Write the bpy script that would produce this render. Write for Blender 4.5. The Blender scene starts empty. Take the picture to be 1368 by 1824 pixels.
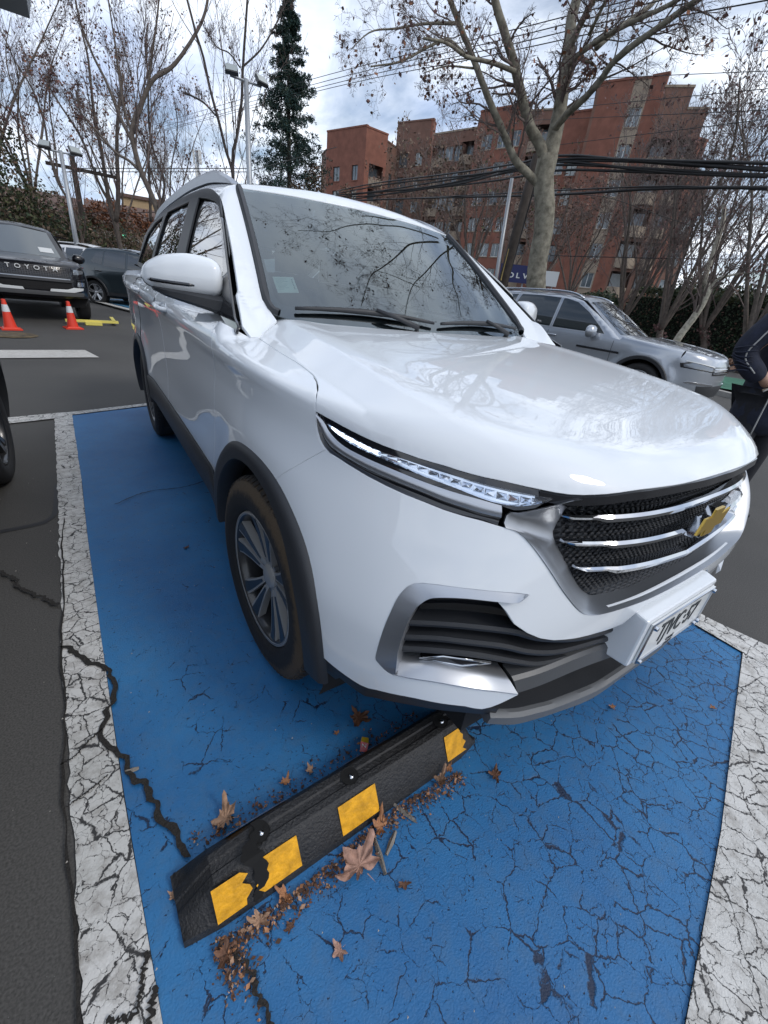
import bpy, math, random
import numpy as np
from mathutils import Vector, Matrix
from mathutils.geometry import delaunay_2d_cdt
S = bpy.context.scene
COL = S.collection
R = math.radians
# ------------------------------------------------------------------ camera, light, exposure
cd = bpy.data.cameras.new('camera'); cam = bpy.data.objects.new('camera', cd); COL.objects.link(cam); S.camera = cam
cd.sensor_fit = 'VERTICAL'; cd.sensor_height = 36.0; cd.lens = 36.0 * 740.773 / 1824.0
cd.clip_start = 0.02; cd.clip_end = 3000
def _cam():
    r = np.array([0.4911347, -0.5921989, -0.0401343]); th = np.linalg.norm(r); k = r / th
    K = np.array([[0, -k[2], k[1]], [k[2], 0, -k[0]], [-k[1], k[0], 0]])
    Rw = (np.eye(3) + math.sin(th) * K + (1 - math.cos(th)) * K @ K) @ np.array([[1, 0, 0], [0, 0, -1], [0, 1, 0.]])
    m = Rw.T                                   # columns: right, down, forward
    M = Matrix(((m[0, 0], -m[0, 1], -m[0, 2], -1.2483), (m[1, 0], -m[1, 1], -m[1, 2], -0.2976), (m[2, 0], -m[2, 1], -m[2, 2], 1.2164), (0, 0, 0, 1)))
    return M
cam.matrix_world = _cam()
CX, CY, CZ = -1.2483, -0.2976, 1.2164

SUN_EL, SUN_AZ = 42.0, 150.0                   # azimuth measured from +Y towards +X
w = bpy.data.worlds.new('World'); S.world = w; w.use_nodes = True
nt = w.node_tree; N = nt.nodes; LK = nt.links
for n in list(N): N.remove(n)
def nn(t, **kw):
    n = N.new(t)
    for k, v in kw.items(): setattr(n, k, v)
    return n
out = nn('ShaderNodeOutputWorld'); bg = nn('ShaderNodeBackground'); bg.inputs['Strength'].default_value = 0.1
sky = nn('ShaderNodeTexSky', sky_type='NISHITA'); sky.sun_disc = False; sky.sun_elevation = R(SUN_EL); sky.sun_rotation = R(SUN_AZ); sky.air_density = 1.0; sky.dust_density = 1.5
tc = nn('ShaderNodeTexCoord'); sep = nn('ShaderNodeSeparateXYZ'); LK.new(tc.outputs['Generated'], sep.inputs[0])
# project the view direction on a flat cloud layer
mx = nn('ShaderNodeMath', operation='MAXIMUM'); mx.inputs[1].default_value = 0.0; LK.new(sep.outputs['Z'], mx.inputs[0])
ad = nn('ShaderNodeMath', operation='ADD'); ad.inputs[1].default_value = 0.16; LK.new(mx.outputs[0], ad.inputs[0])
dv = nn('ShaderNodeVectorMath', operation='DIVIDE'); cb = nn('ShaderNodeCombineXYZ')
for i in range(3): LK.new(ad.outputs[0], cb.inputs[i])
LK.new(tc.outputs['Generated'], dv.inputs[0]); LK.new(cb.outputs[0], dv.inputs[1])
mp = nn('ShaderNodeMapping'); mp.inputs['Location'].default_value = (3.1, 1.7, 0); mp.inputs['Rotation'].default_value = (0, 0, 0.7); mp.inputs['Scale'].default_value = (1.0, 0.8, 1); LK.new(dv.outputs[0], mp.inputs[0])
n1 = nn('ShaderNodeTexNoise'); n1.inputs['Scale'].default_value = 1.15; n1.inputs['Detail'].default_value = 9; n1.inputs['Roughness'].default_value = 0.58; n1.inputs['Distortion'].default_value = 0.5; LK.new(mp.outputs[0], n1.inputs['Vector'])
r1 = nn('ShaderNodeValToRGB'); r1.color_ramp.elements[0].position = 0.37; r1.color_ramp.elements[0].color = (0.10, 0.10, 0.10, 1); r1.color_ramp.elements[1].position = 0.54; r1.color_ramp.elements[1].color = (1, 1, 1, 1); LK.new(n1.outputs['Fac'], r1.inputs[0])
n2 = nn('ShaderNodeTexNoise'); n2.inputs['Scale'].default_value = 2.0; n2.inputs['Detail'].default_value = 8; n2.inputs['Roughness'].default_value = 0.55; LK.new(mp.outputs[0], n2.inputs['Vector'])
r2 = nn('ShaderNodeValToRGB'); e = r2.color_ramp.elements
e[0].position = 0.34; e[0].color = (4.8, 5.8, 7.9, 1); e[1].position = 0.62; e[1].color = (9.6, 10.2, 11.0, 1); LK.new(n2.outputs['Fac'], r2.inputs[0])
mixc = nn('ShaderNodeMix', data_type='RGBA'); LK.new(r1.outputs[0], mixc.inputs[0]); LK.new(sky.outputs[0], mixc.inputs[6]); LK.new(r2.outputs[0], mixc.inputs[7])
LK.new(mixc.outputs[2], bg.inputs['Color']); LK.new(bg.outputs[0], out.inputs[0])

sd = bpy.data.lights.new('sun', 'SUN'); sd.energy = 0.8; sd.angle = R(14); sd.color = (1, 0.96, 0.9)
sun = bpy.data.objects.new('sun', sd); COL.objects.link(sun)
_d = Vector((math.sin(R(SUN_AZ)) * math.cos(R(SUN_EL)), math.cos(R(SUN_AZ)) * math.cos(R(SUN_EL)), math.sin(R(SUN_EL))))
sun.rotation_euler = _d.to_track_quat('Z', 'Y').to_euler(); sun.location = (0, 0, 30)
S.view_settings.view_transform = 'Standard'; S.view_settings.look = 'None'; S.view_settings.gamma = 1; S.view_settings.use_curve_mapping = False
S.view_settings.exposure = 0.46
S.render.engine = 'CYCLES'

# ------------------------------------------------------------------ helpers
def tag(o, label=None, cat=None, group=None, kind=None):
    if label: o['label'] = label
    if cat: o['category'] = cat
    if group: o['group'] = group
    if kind: o['kind'] = kind
    return o
def thing(name, label, cat, loc=(0, 0, 0), rz=0.0, group=None, sc=1.0):
    o = bpy.data.objects.new(name, None); COL.objects.link(o); o.location = loc; o.rotation_euler = (0, 0, rz); o.scale = (sc, sc, sc); o.empty_display_size = 0.2
    return tag(o, label, cat, group)
def obj(name, verts, faces, m, parent=None, smooth=True, normals=None, mirror=False):
    verts = np.asarray(verts, float)
    if mirror:
        verts = verts * np.array([-1, 1, 1]); faces = [tuple(reversed(f)) for f in faces]
        if normals is not None: normals = np.asarray(normals) * np.array([-1, 1, 1])
    me = bpy.data.meshes.new(name); me.from_pydata(verts.tolist(), [], [tuple(f) for f in faces]); me.update()
    if isinstance(m, (list, tuple)):
        for x in m: me.materials.append(x)
    elif m: me.materials.append(m)
    if smooth is True: me.polygons.foreach_set('use_smooth', [True] * len(me.polygons))
    elif smooth: me.polygons.foreach_set('use_smooth', [True] * len(me.polygons)); me.set_sharp_from_angle(angle=R(smooth))
    if normals is not None: me.normals_split_custom_set_from_vertices(np.asarray(normals).tolist())
    o = bpy.data.objects.new(name, me); COL.objects.link(o)
    if parent: o.parent = parent
    return o
def both(name, d, m, parent, **kw):
    return [obj(name, d[0], d[1], m, parent, normals=d[2] if len(d) > 2 else None, mirror=mi, **kw) for mi in (False, True)]
class MB:
    def __init__(s): s.v = []; s.f = []; s.mi = []
    def add(s, v, f, mi=0):
        b = len(s.v); s.v += [tuple(x) for x in v]; s.f += [tuple(i + b for i in q) for q in f]; s.mi += [mi] * len(f); return s
    def box(s, c, d, rz=0.0, mi=0, taper=1.0):
        cx, cy, cz = c; dx, dy, dz = d[0] / 2, d[1] / 2, d[2] / 2; co, si = math.cos(rz), math.sin(rz); v = []
        for z, t in ((-dz, 1), (dz, taper)):
            for x, y in ((-dx, -dy), (dx, -dy), (dx, dy), (-dx, dy)): v.append((cx + (x * co - y * si) * t, cy + (x * si + y * co) * t, cz + z))
        return s.add(v, [(3, 2, 1, 0), (4, 5, 6, 7), (0, 1, 5, 4), (1, 2, 6, 5), (2, 3, 7, 6), (3, 0, 4, 7)], mi)
    def prism(s, poly, off, mi=0):
        """poly: 3D points, extruded by vector off"""
        n = len(poly); p = [tuple(a) for a in poly]; q2 = [tuple(np.array(a) + off) for a in p]
        return s.add(p + q2, [tuple(range(n - 1, -1, -1)), tuple(range(n, 2 * n))] + [(i, (i + 1) % n, n + (i + 1) % n, n + i) for i in range(n)], mi)
    def tube(s, path, rad, k=6, mi=0, cap=True):
        path = np.asarray(path, float); n = len(path)
        rad = np.broadcast_to(np.asarray(rad, float), (n,)); t = np.gradient(path, axis=0); t /= np.linalg.norm(t, axis=1)[:, None] + 1e-12
        up = np.array([0, 0, 1.]) if abs(t[0][2]) < 0.9 else np.array([1., 0, 0]); v = []
        a = np.cross(t[0], up); a /= np.linalg.norm(a)
        for i in range(n):
            a = a - t[i] * a.dot(t[i]); a /= np.linalg.norm(a) + 1e-12; b = np.cross(t[i], a)
            for j in range(k):
                an = 2 * math.pi * j / k; v.append(path[i] + rad[i] * (math.cos(an) * a + math.sin(an) * b))
        f = [(i * k + j, i * k + (j + 1) % k, (i + 1) * k + (j + 1) % k, (i + 1) * k + j) for i in range(n - 1) for j in range(k)]
        if cap: f += [tuple(range(k - 1, -1, -1)), tuple((n - 1) * k + j for j in range(k))]
        return s.add(v, f, mi)
    def lathe(s, prof, c=(0, 0, 0), axis='z', k=24, mi=0, sgn=1):
        """prof: list of (r, h)"""
        v = []
        for r, h in prof:
            for j in range(k):
                a = 2 * math.pi * j / k; x, y = r * math.cos(a), r * math.sin(a)
                v.append((c[0] + x, c[1] + y, c[2] + h) if axis == 'z' else (c[0] + h * sgn, c[1] + x, c[2] + y))
        f = [(i * k + j, i * k + (j + 1) % k, (i + 1) * k + (j + 1) % k, (i + 1) * k + j) for i in range(len(prof) - 1) for j in range(k)]
        return s.add(v, f, mi)
    def build(s, name, m, parent=None, smooth=False):
        o = obj(name, s.v, s.f, m, parent, smooth)
        if isinstance(m, (list, tuple)): o.data.polygons.foreach_set('material_index', s.mi)
        return o
def cr(pts, n):
    """Catmull-Rom resample of an open polyline to n points, by arc length"""
    p = np.asarray(pts, float)
    if len(p) == 2: return p[0] + (p[1] - p[0]) * np.linspace(0, 1, n)[:, None]
    q = np.vstack([2 * p[0] - p[1], p, 2 * p[-1] - p[-2]]); o = []
    for i in range(1, len(q) - 2):
        a, b, c, d = q[i - 1:i + 3]; t = np.linspace(0, 1, 16, endpoint=False)[:, None]
        o.append(.5 * ((2 * b) + (c - a) * t + (2 * a - 5 * b + 4 * c - d) * t * t + (3 * b - a - 3 * c + d) * t ** 3))
    o = np.vstack(o + [p[-1:]]); return rs(o, n)
def rs(o, n):
    o = np.asarray(o, float); L = np.r_[0, np.cumsum(np.linalg.norm(np.diff(o, axis=0), axis=1))]; t = np.linspace(0, L[-1], n)
    return np.stack([np.interp(t, L, o[:, i]) for i in range(o.shape[1])], 1)
def sym(left):
    """left half curve (x<=0, ends at the centre) -> full curve to the mirrored side"""
    l = np.asarray(left, float); r = l[::-1] * np.array([-1, 1, 1])
    return np.vstack([l, r[1:] if abs(l[-1][0]) < 1e-3 else r])
def loft(curves, closed=False):
    c = np.asarray(curves, float); k, n = c.shape[:2]; v = c.reshape(-1, 3)
    f = [(i * n + j, i * n + j + 1, (i + 1) * n + j + 1, (i + 1) * n + j) for i in range(k - 1) for j in range(n - 1)]
    if closed: f += [((k - 1) * n + j, (k - 1) * n + j + 1, j + 1, j) for j in range(n - 1)]
    return v, f
def capped(curves):
    """closed loft (ring of curves) with end caps"""
    c = np.asarray(curves, float); k, n = c.shape[:2]; v, f = loft(c, True)
    return v, f + [tuple(i * n for i in range(k)), tuple(i * n + n - 1 for i in range(k - 1, -1, -1))]

def mat(name, col, rough=0.5, metal=0.0, coat=0.0, var=0.0, vscale=4.0, bump=0.0, bscale=60.0, spec=0.5, emit=None, detail=4, col2=None, coords='Object', coat_r=0.03, stretch=(1, 1, 1)):
    m = bpy.data.materials.new(name); m.use_nodes = True; t = m.node_tree; p = t.nodes['Principled BSDF']
    p.inputs['Base Color'].default_value = (*col, 1); p.inputs['Roughness'].default_value = rough; p.inputs['Metallic'].default_value = metal
    p.inputs['Coat Weight'].default_value = coat; p.inputs['Coat Roughness'].default_value = coat_r; p.inputs['Specular IOR Level'].default_value = spec
    if emit: p.inputs['Emission Color'].default_value = (*emit[:3], 1); p.inputs['Emission Strength'].default_value = emit[3]
    if var or col2 or bump:
        tcn = t.nodes.new('ShaderNodeTexCoord'); mpn = t.nodes.new('ShaderNodeMapping'); mpn.inputs['Scale'].default_value = stretch; t.links.new(tcn.outputs[coords], mpn.inputs[0])
    if var or col2:
        n = t.nodes.new('ShaderNodeTexNoise'); n.inputs['Scale'].default_value = vscale; n.inputs['Detail'].default_value = detail; n.inputs['Roughness'].default_value = .6
        t.links.new(mpn.outputs[0], n.inputs['Vector'])
        r = t.nodes.new('ShaderNodeValToRGB'); r.color_ramp.elements[0].position = .32; r.color_ramp.elements[1].position = .68
        a = [c * (1 - var) for c in col]; b = list(col2) if col2 else [min(1, c * (1 + var)) for c in col]
        r.color_ramp.elements[0].color = (*a, 1); r.color_ramp.elements[1].color = (*b, 1)
        t.links.new(n.outputs['Fac'], r.inputs[0]); t.links.new(r.outputs[0], p.inputs['Base Color'])
    if bump:
        n = t.nodes.new('ShaderNodeTexNoise'); n.inputs['Scale'].default_value = bscale; n.inputs['Detail'].default_value = 5; t.links.new(mpn.outputs[0], n.inputs['Vector'])
        b = t.nodes.new('ShaderNodeBump'); b.inputs['Strength'].default_value = bump; b.inputs['Distance'].default_value = 0.01
        t.links.new(n.outputs['Fac'], b.inputs['Height']); t.links.new(b.outputs[0], p.inputs['Normal'])
    return m
def glass(name, tint, refl=(1, 1, 1), ior=1.5, boost=0.0):
    m = bpy.data.materials.new(name); m.use_nodes = True; t = m.node_tree
    for n in list(t.nodes): t.nodes.remove(n)
    o = t.nodes.new('ShaderNodeOutputMaterial'); mi = t.nodes.new('ShaderNodeMixShader'); tr = t.nodes.new('ShaderNodeBsdfTransparent'); gl = t.nodes.new('ShaderNodeBsdfGlossy'); fr = t.nodes.new('ShaderNodeFresnel')
    tr.inputs[0].default_value = (*tint, 1); gl.inputs['Color'].default_value = (*refl, 1); gl.inputs['Roughness'].default_value = 0.01; fr.inputs[0].default_value = ior
    a = t.nodes.new('ShaderNodeMath'); a.operation = 'MULTIPLY_ADD'; a.inputs[1].default_value = 1.0 - boost; a.inputs[2].default_value = boost
    t.links.new(fr.outputs[0], a.inputs[0]); t.links.new(a.outputs[0], mi.inputs[0]); t.links.new(tr.outputs[0], mi.inputs[1]); t.links.new(gl.outputs[0], mi.inputs[2]); t.links.new(mi.outputs[0], o.inputs[0])
    return m

# ------------------------------------------------------------------ panels cut out of implicit body surfaces
def inside(P, poly):
    x, y = P[:, 0], P[:, 1]; c = np.zeros(len(P), bool); n = len(poly)
    for i in range(n):
        x1, y1 = poly[i]; x2, y2 = poly[(i + 1) % n]
        if y1 == y2: continue
        c ^= ((y1 > y) != (y2 > y)) & (x < (x2 - x1) * (y - y1) / (y2 - y1) + x1)
    return c
def triangulate(poly, sp, holes=()):
    poly = np.asarray(poly, float); lo = poly.min(0); hi = poly.max(0)
    gx, gy = np.meshgrid(np.arange(lo[0] + sp / 2, hi[0], sp), np.arange(lo[1] + sp / 2, hi[1], sp * .87))
    gx = gx + (np.arange(gx.shape[0]) % 2)[:, None] * sp / 2
    G = np.c_[gx.ravel(), gy.ravel()]; G = G[inside(G, poly)]
    if len(G):
        E = np.vstack([poly, poly[:1]]); dense = rs(E, max(8, int(np.linalg.norm(np.diff(E, axis=0), axis=1).sum() / (sp * .5))))
        d = np.full(len(G), 9e9)
        for i in range(0, len(dense), 200):
            q = dense[i:i + 200]; d = np.minimum(d, np.sqrt(((G[:, None] - q[None]) ** 2).sum(2)).min(1))
        G = G[d > sp * .45]
    n = len(poly); V = [Vector(v) for v in np.vstack([poly, G])]
    vo, _, fo, ov, _, _ = delaunay_2d_cdt(V, [(i, (i + 1) % n) for i in range(n)], [list(range(n))], 1, 1e-7)
    src = [o[0] if o else -1 for o in ov]
    return np.array([tuple(v) for v in vo]), [tuple(f) for f in fo], [i for i in range(len(vo)) if 0 <= src[i] < n], src, n
def offset_poly(P, g):
    P = np.asarray(P, float); A = 0.5 * np.sum(P[:, 0] * np.roll(P[:, 1], -1) - np.roll(P[:, 0], -1) * P[:, 1])
    e = np.roll(P, -1, 0) - P; e /= np.linalg.norm(e, axis=1)[:, None] + 1e-12; nrm = np.c_[-e[:, 1], e[:, 0]] * (1 if A > 0 else -1)
    m = nrm + np.roll(nrm, 1, 0); m /= np.maximum(np.linalg.norm(m, axis=1)[:, None], .5); return P + m * g
def dense_closed(P, sp):
    P = np.asarray(P, float); o = []
    for i in range(len(P)):
        a, b = P[i], P[(i + 1) % len(P)]; L = np.linalg.norm(b - a)
        if L < 1e-5: continue
        k = max(1, int(round(L / sp))); o += [a + (b - a) * t for t in np.arange(k) / k]
    return np.array(o)
def skin(F, poly2, mp, sp, off=0.0, gap=0.0, skirt=0.014, bsp=None, scale=1.0):
    """poly2: 2D outline in the domain of mp(uv)->(origin, direction); returns verts, faces, normals"""
    poly2 = dense_closed(poly2, (bsp or sp * .6))
    if gap: poly2 = offset_poly(poly2, gap)
    uv, faces, bnd, src, n = triangulate(poly2, sp)
    o, d = mp(uv); P = cast(F, o, d, 0.0, 3.2, off, 90)
    ok = ~np.isnan(P[:, 0]); 
    if not ok.all():
        faces = [f for f in faces if all(ok[i] for i in f)]; P[~ok] = 0
    Nn = normal(F, P); V = P; NN = Nn
    # consistent winding
    if faces:
        f = faces[len(faces) // 2]; nv = np.cross(P[f[1]] - P[f[0]], P[f[2]] - P[f[0]])
        if nv.dot(Nn[f[0]]) < 0: faces = [tuple(reversed(q)) for q in faces]
    if skirt:
        order = sorted(bnd, key=lambda i: src[i]); order = [i for i in order if ok[i]]
        m = len(order); B = P[order]; bn = Nn[order]; t = np.roll(B, -1, 0) - np.roll(B, 1, 0); t /= np.linalg.norm(t, axis=1)[:, None] + 1e-9
        outw = np.cross(t, bn); c = V.mean(0)
        A = 0.5 * np.sum(poly2[:, 0] * np.roll(poly2[:, 1], -1) - np.roll(poly2[:, 0], -1) * poly2[:, 1])
        # outward sign: test by a tiny step in domain
        k0 = order[0]
        test = ((B - np.roll(B, 3, 0)) * 0).sum()
        # choose the sign for which most points move away from triangle centroids next to them
        cen = {}
        for fa in faces:
            g = P[list(fa)].mean(0)
            for i in fa: cen.setdefault(i, g)
        sg = sum(np.sign(outw[j].dot(B[j] - cen.get(order[j], c))) for j in range(m)); outw *= 1 if sg >= 0 else -1
        r1 = B + outw * .0012 - bn * .0012; r2 = B + outw * .0014 - bn * skirt
        b0 = len(V); V = np.vstack([V, r1, r2]); NN = np.vstack([NN, bn * .5 + outw * .8, outw])
        flip = sg < 0
        f2 = []
        for j in range(m):
            j2 = (j + 1) % m; f2.append((order[j], b0 + j, b0 + j2, order[j2])); f2.append((b0 + j, b0 + m + j, b0 + m + j2, b0 + j2))
        # winding check
        q = f2[0]; nv = np.cross(V[q[1]] - V[q[0]], V[q[2]] - V[q[0]])
        if nv.dot(NN[b0]) < 0: f2 = [tuple(reversed(x)) for x in f2]
        faces = faces + f2
    return V, faces, NN
def panel(F, poly3, center, sp=0.02, **kw):
    """poly3: closed outline on the surface; domain = central projection from center"""
    P = np.asarray(poly3, float); c = np.asarray(center, float); D = P - c; D = D / np.linalg.norm(D, axis=1)[:, None]
    ax = D.mean(0); ax /= np.linalg.norm(ax); u = np.cross(ax, [0, 0, 1.]) if abs(ax[2]) < .9 else np.cross(ax, [0, 1., 0]); u /= np.linalg.norm(u); v = np.cross(ax, u)
    dist = np.linalg.norm(P - c, axis=1).mean()
    q = np.stack([D @ u / (D @ ax), D @ v / (D @ ax)], 1) * dist
    def mp(uv):
        d = ax + (uv[:, :1] * u + uv[:, 1:2] * v) / dist; L = np.linalg.norm(d, axis=1)[:, None]; return c, d / L
    return skin(F, q, mp, sp, **kw)
def side_panel(F, polyyz, sp=0.025, sgn=-1, **kw):
    """outline given in (y, z); cast sideways from the centre plane"""
    def mp(uv):
        o = np.c_[np.zeros(len(uv)), uv]; d = np.tile([sgn * 1., 0, 0], (len(uv), 1)); return o, d
    return skin(F, polyyz, mp, sp, **kw)
def on_side(F, yz, off=0.0, x0=0.0, sgn=-1):
    yz = np.asarray(yz, float); o = np.c_[np.full(len(yz), x0), yz]; return cast(F, o, np.tile([sgn * 1., 0, 0], (len(yz), 1)), 0, 1.4, off, 60)
def on_front(F, xz, off=0.0, y0=1.0):
    xz = np.asarray(xz, float); o = np.c_[xz[:, 0], np.full(len(xz), y0), xz[:, 1]]; return cast(F, o, np.tile([0, -1., 0], (len(xz), 1)), 0, 1.6, off, 80)
def text(name, body, size, m, parent, loc, rot, depth=0.002, font=None, sx=1.0, align='CENTER', bold=0.0):
    cu = bpy.data.curves.new(name, 'FONT'); cu.body = body; cu.size = size; cu.extrude = depth; cu.align_x = align; cu.align_y = 'CENTER'; cu.offset = bold
    to = bpy.data.objects.new(name, cu); COL.objects.link(to)
    dg = bpy.context.evaluated_depsgraph_get(); me = bpy.data.meshes.new_from_object(to.evaluated_get(dg)); bpy.data.objects.remove(to)
    me.materials.clear(); me.materials.append(m); o = bpy.data.objects.new(name, me); COL.objects.link(o); o.parent = parent; o.location = loc; o.rotation_euler = rot; o.scale = (sx, 1, 1)
    return o
def itp(x, tab):
    xs=np.array([t[0] for t in tab],float); ys=np.array([t[1] for t in tab],float)
    h=np.diff(xs); d=np.diff(ys)/h; m=np.zeros(len(xs)); m[0]=d[0]; m[-1]=d[-1]
    for i in range(1,len(xs)-1):
        m[i]=0 if d[i-1]*d[i]<=0 else 2*d[i-1]*d[i]/(d[i-1]+d[i])
    x=np.clip(np.asarray(x,float),xs[0],xs[-1]); i=np.clip(np.searchsorted(xs,x)-1,0,len(xs)-2)
    t=(x-xs[i])/h[i]; hh=h[i]
    return ((1+2*t)*(1-t)**2)*ys[i]+t*(1-t)**2*hh*m[i]+t*t*(3-2*t)*ys[i+1]+t*t*(t-1)*hh*m[i+1]
def sstep(a,b,x):
    t=np.clip((x-a)/(b-a),0,1); return t*t*(3-2*t)
def smax(a,b,r):
    d=np.clip(.5+.5*(a-b)/r,0,1); return b+(a-b)*d+r*d*(1-d)
def smin(a,b,r): return -smax(-a,-b,r)
YF=.832; YR=3.582; RT=.345
def F_body(p):
    x=np.abs(p[...,0]);y=p[...,1];z=p[...,2]
    zc=1.035+.03*np.maximum(y-1.2,0)
    zz=z-np.where(z>.85,(zc-1.035)*sstep(.75,1.03,z),0)
    a=itp(zz,[(.12,.83),(.2,.868),(.28,.892),(.4,.903),(.55,.906),(.68,.898),(.8,.892),(.9,.888),(.97,.896),(1.015,.909),(1.045,.905),(1.1,.870),(1.2,.83)])
    # pinch of the flank between the wheels
    a=a-.012*np.exp(-((y-2.2)/.9)**2)*np.exp(-((z-.68)/.16)**2)
    for yc in (YF,YR):
        r=np.hypot(y-yc,z-.36); a=a+.013*np.exp(-(np.maximum(r-.44,0)/.10)**2)*sstep(.15,.3,z)*(1-sstep(.8,.95,z))
    a=a-.05*np.maximum(y-3.75,0)**2
    y0=itp(z,[(.12,.10),(.2,.045),(.27,.012),(.36,.015),(.5,.012),(.58,-.002),(.66,-.008),(.76,-.010),(.84,-.004),(.92,.017),(.97,.06),(1.1,.2)])
    k=sstep(.4,.95,z); yc=.86+.2*k; n=4.2-1.5*k; m=4.2-1.9*k
    b=yc-y0
    u=np.maximum(x/a,1e-4); v=np.maximum((yc-y)/b,0)
    kk=(n+m)/2
    rho=(u**n+v**m)**(1/kk)
    wall=(rho-1)*np.where(v>.3,.85,a)*.92
    wall=np.maximum(wall,(y-4.62-0*z)) 
    hc=itp(y,[(-.2,.915),(0,.952),(.09,.966),(.3,1.009),(.6,1.054),(.9,1.087),(1.2,1.112),(1.6,1.140),(2.1,1.165),(3,1.20),(4.6,1.25)])
    ca=.668-.06*np.clip(y-.75,0,.6); u=x/ca; v=np.maximum((.75-y)/.66,0)
    rh=(u**4+v**4+1e-12)**.25; t=(rh-1)*.66; wq=.0025; sp=wq*np.log1p(np.exp(np.clip(t/wq,-40,40)))
    h=hc-.006*(np.minimum(rh,1)**2)+.004*np.exp(-((rh-.93)/.09)**2)-.36*sp*(1+.35*sstep(.08,.20,t))*(1-sstep(1.12,1.36,y)*sstep(.72,.80,x))+.10*sstep(1.12,1.34,y)*sstep(.72,.82,x)
    top=(z-h)*.93
    return smax(wall,top,.035)
def F_cside(p):
    x=np.abs(p[...,0]);y=p[...,1];z=p[...,2]; d=z-1.10
    side=(x-(.838-.31*d-.12*d*d-.010*np.maximum(y-2.6,0)**2))*.93
    r=itp(y,[(1.5,1.55),(1.85,1.618),(2.1,1.655),(2.4,1.684),(2.8,1.695),(3.4,1.685),(4.0,1.65),(4.5,1.58)])-.055*(x/.62)**2
    return smax(side,z-np.where(y<1.75,2.0,r),.07)
def F_cabin(p):
    x=np.abs(p[...,0]);y=p[...,1];z=p[...,2]
    d=z-1.10
    side=(x-(.838-.31*d-.12*d*d-.010*np.maximum(y-2.6,0)**2))*.93
    r=itp(y,[(1.5,1.55),(1.85,1.618),(2.1,1.655),(2.4,1.684),(2.8,1.695),(3.4,1.685),(4.0,1.65),(4.5,1.58)])-.055*(x/.62)**2
    roof=z-r
    yw=1.15+d*1.46+.10*(np.minimum(x,.69)/.69)**2-.50*np.maximum(x-.70,0)+.02*np.sin(np.clip(d/.5,0,1)*np.pi)*-1
    ws=(yw-y)*.56
    back=(y-(4.58-.35*d))*.9
    f=smax(side,roof,.07); f=smax(f,ws,.02); return smax(f,back,.08)
def grad(F,p,e=1e-4):
    g=np.stack([(F(p+d)-F(p-d))/(2*e) for d in np.eye(3)*e],-1)
    return g
def normal(F,p):
    g=grad(F,p); return g/np.linalg.norm(g,axis=-1,keepdims=True)
def cast(F,o,d,t0,t1,off=0.,n=160,mode='in'):
    """first sign change of F-off along rays o+t d; o (3,) or (N,3), d (N,3)"""
    d=np.atleast_2d(d);o=np.broadcast_to(o,d.shape)
    ts=np.linspace(t0,t1,n); f0=F(o+d*ts[0])-off; lo=np.full(len(d),np.nan);hi=lo.copy()
    for a,b in zip(ts[:-1],ts[1:]):
        f1=F(o+d*b)-off
        m=np.isnan(lo)&(np.sign(f0)!=np.sign(f1)); lo[m]=a;hi[m]=b; f0=f1
    bad=np.isnan(lo); lo[bad]=t0;hi[bad]=t1
    fl=F(o+d*lo[:,None])-off
    for _ in range(26):
        mid=(lo+hi)/2; fm=F(o+d*mid[:,None])-off; m=np.sign(fm)==np.sign(fl)
        lo=np.where(m,mid,lo);hi=np.where(m,hi,mid)
    P=o+d*((lo+hi)/2)[:,None]; P=P.copy(); P[bad]=np.nan
    return P
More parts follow.
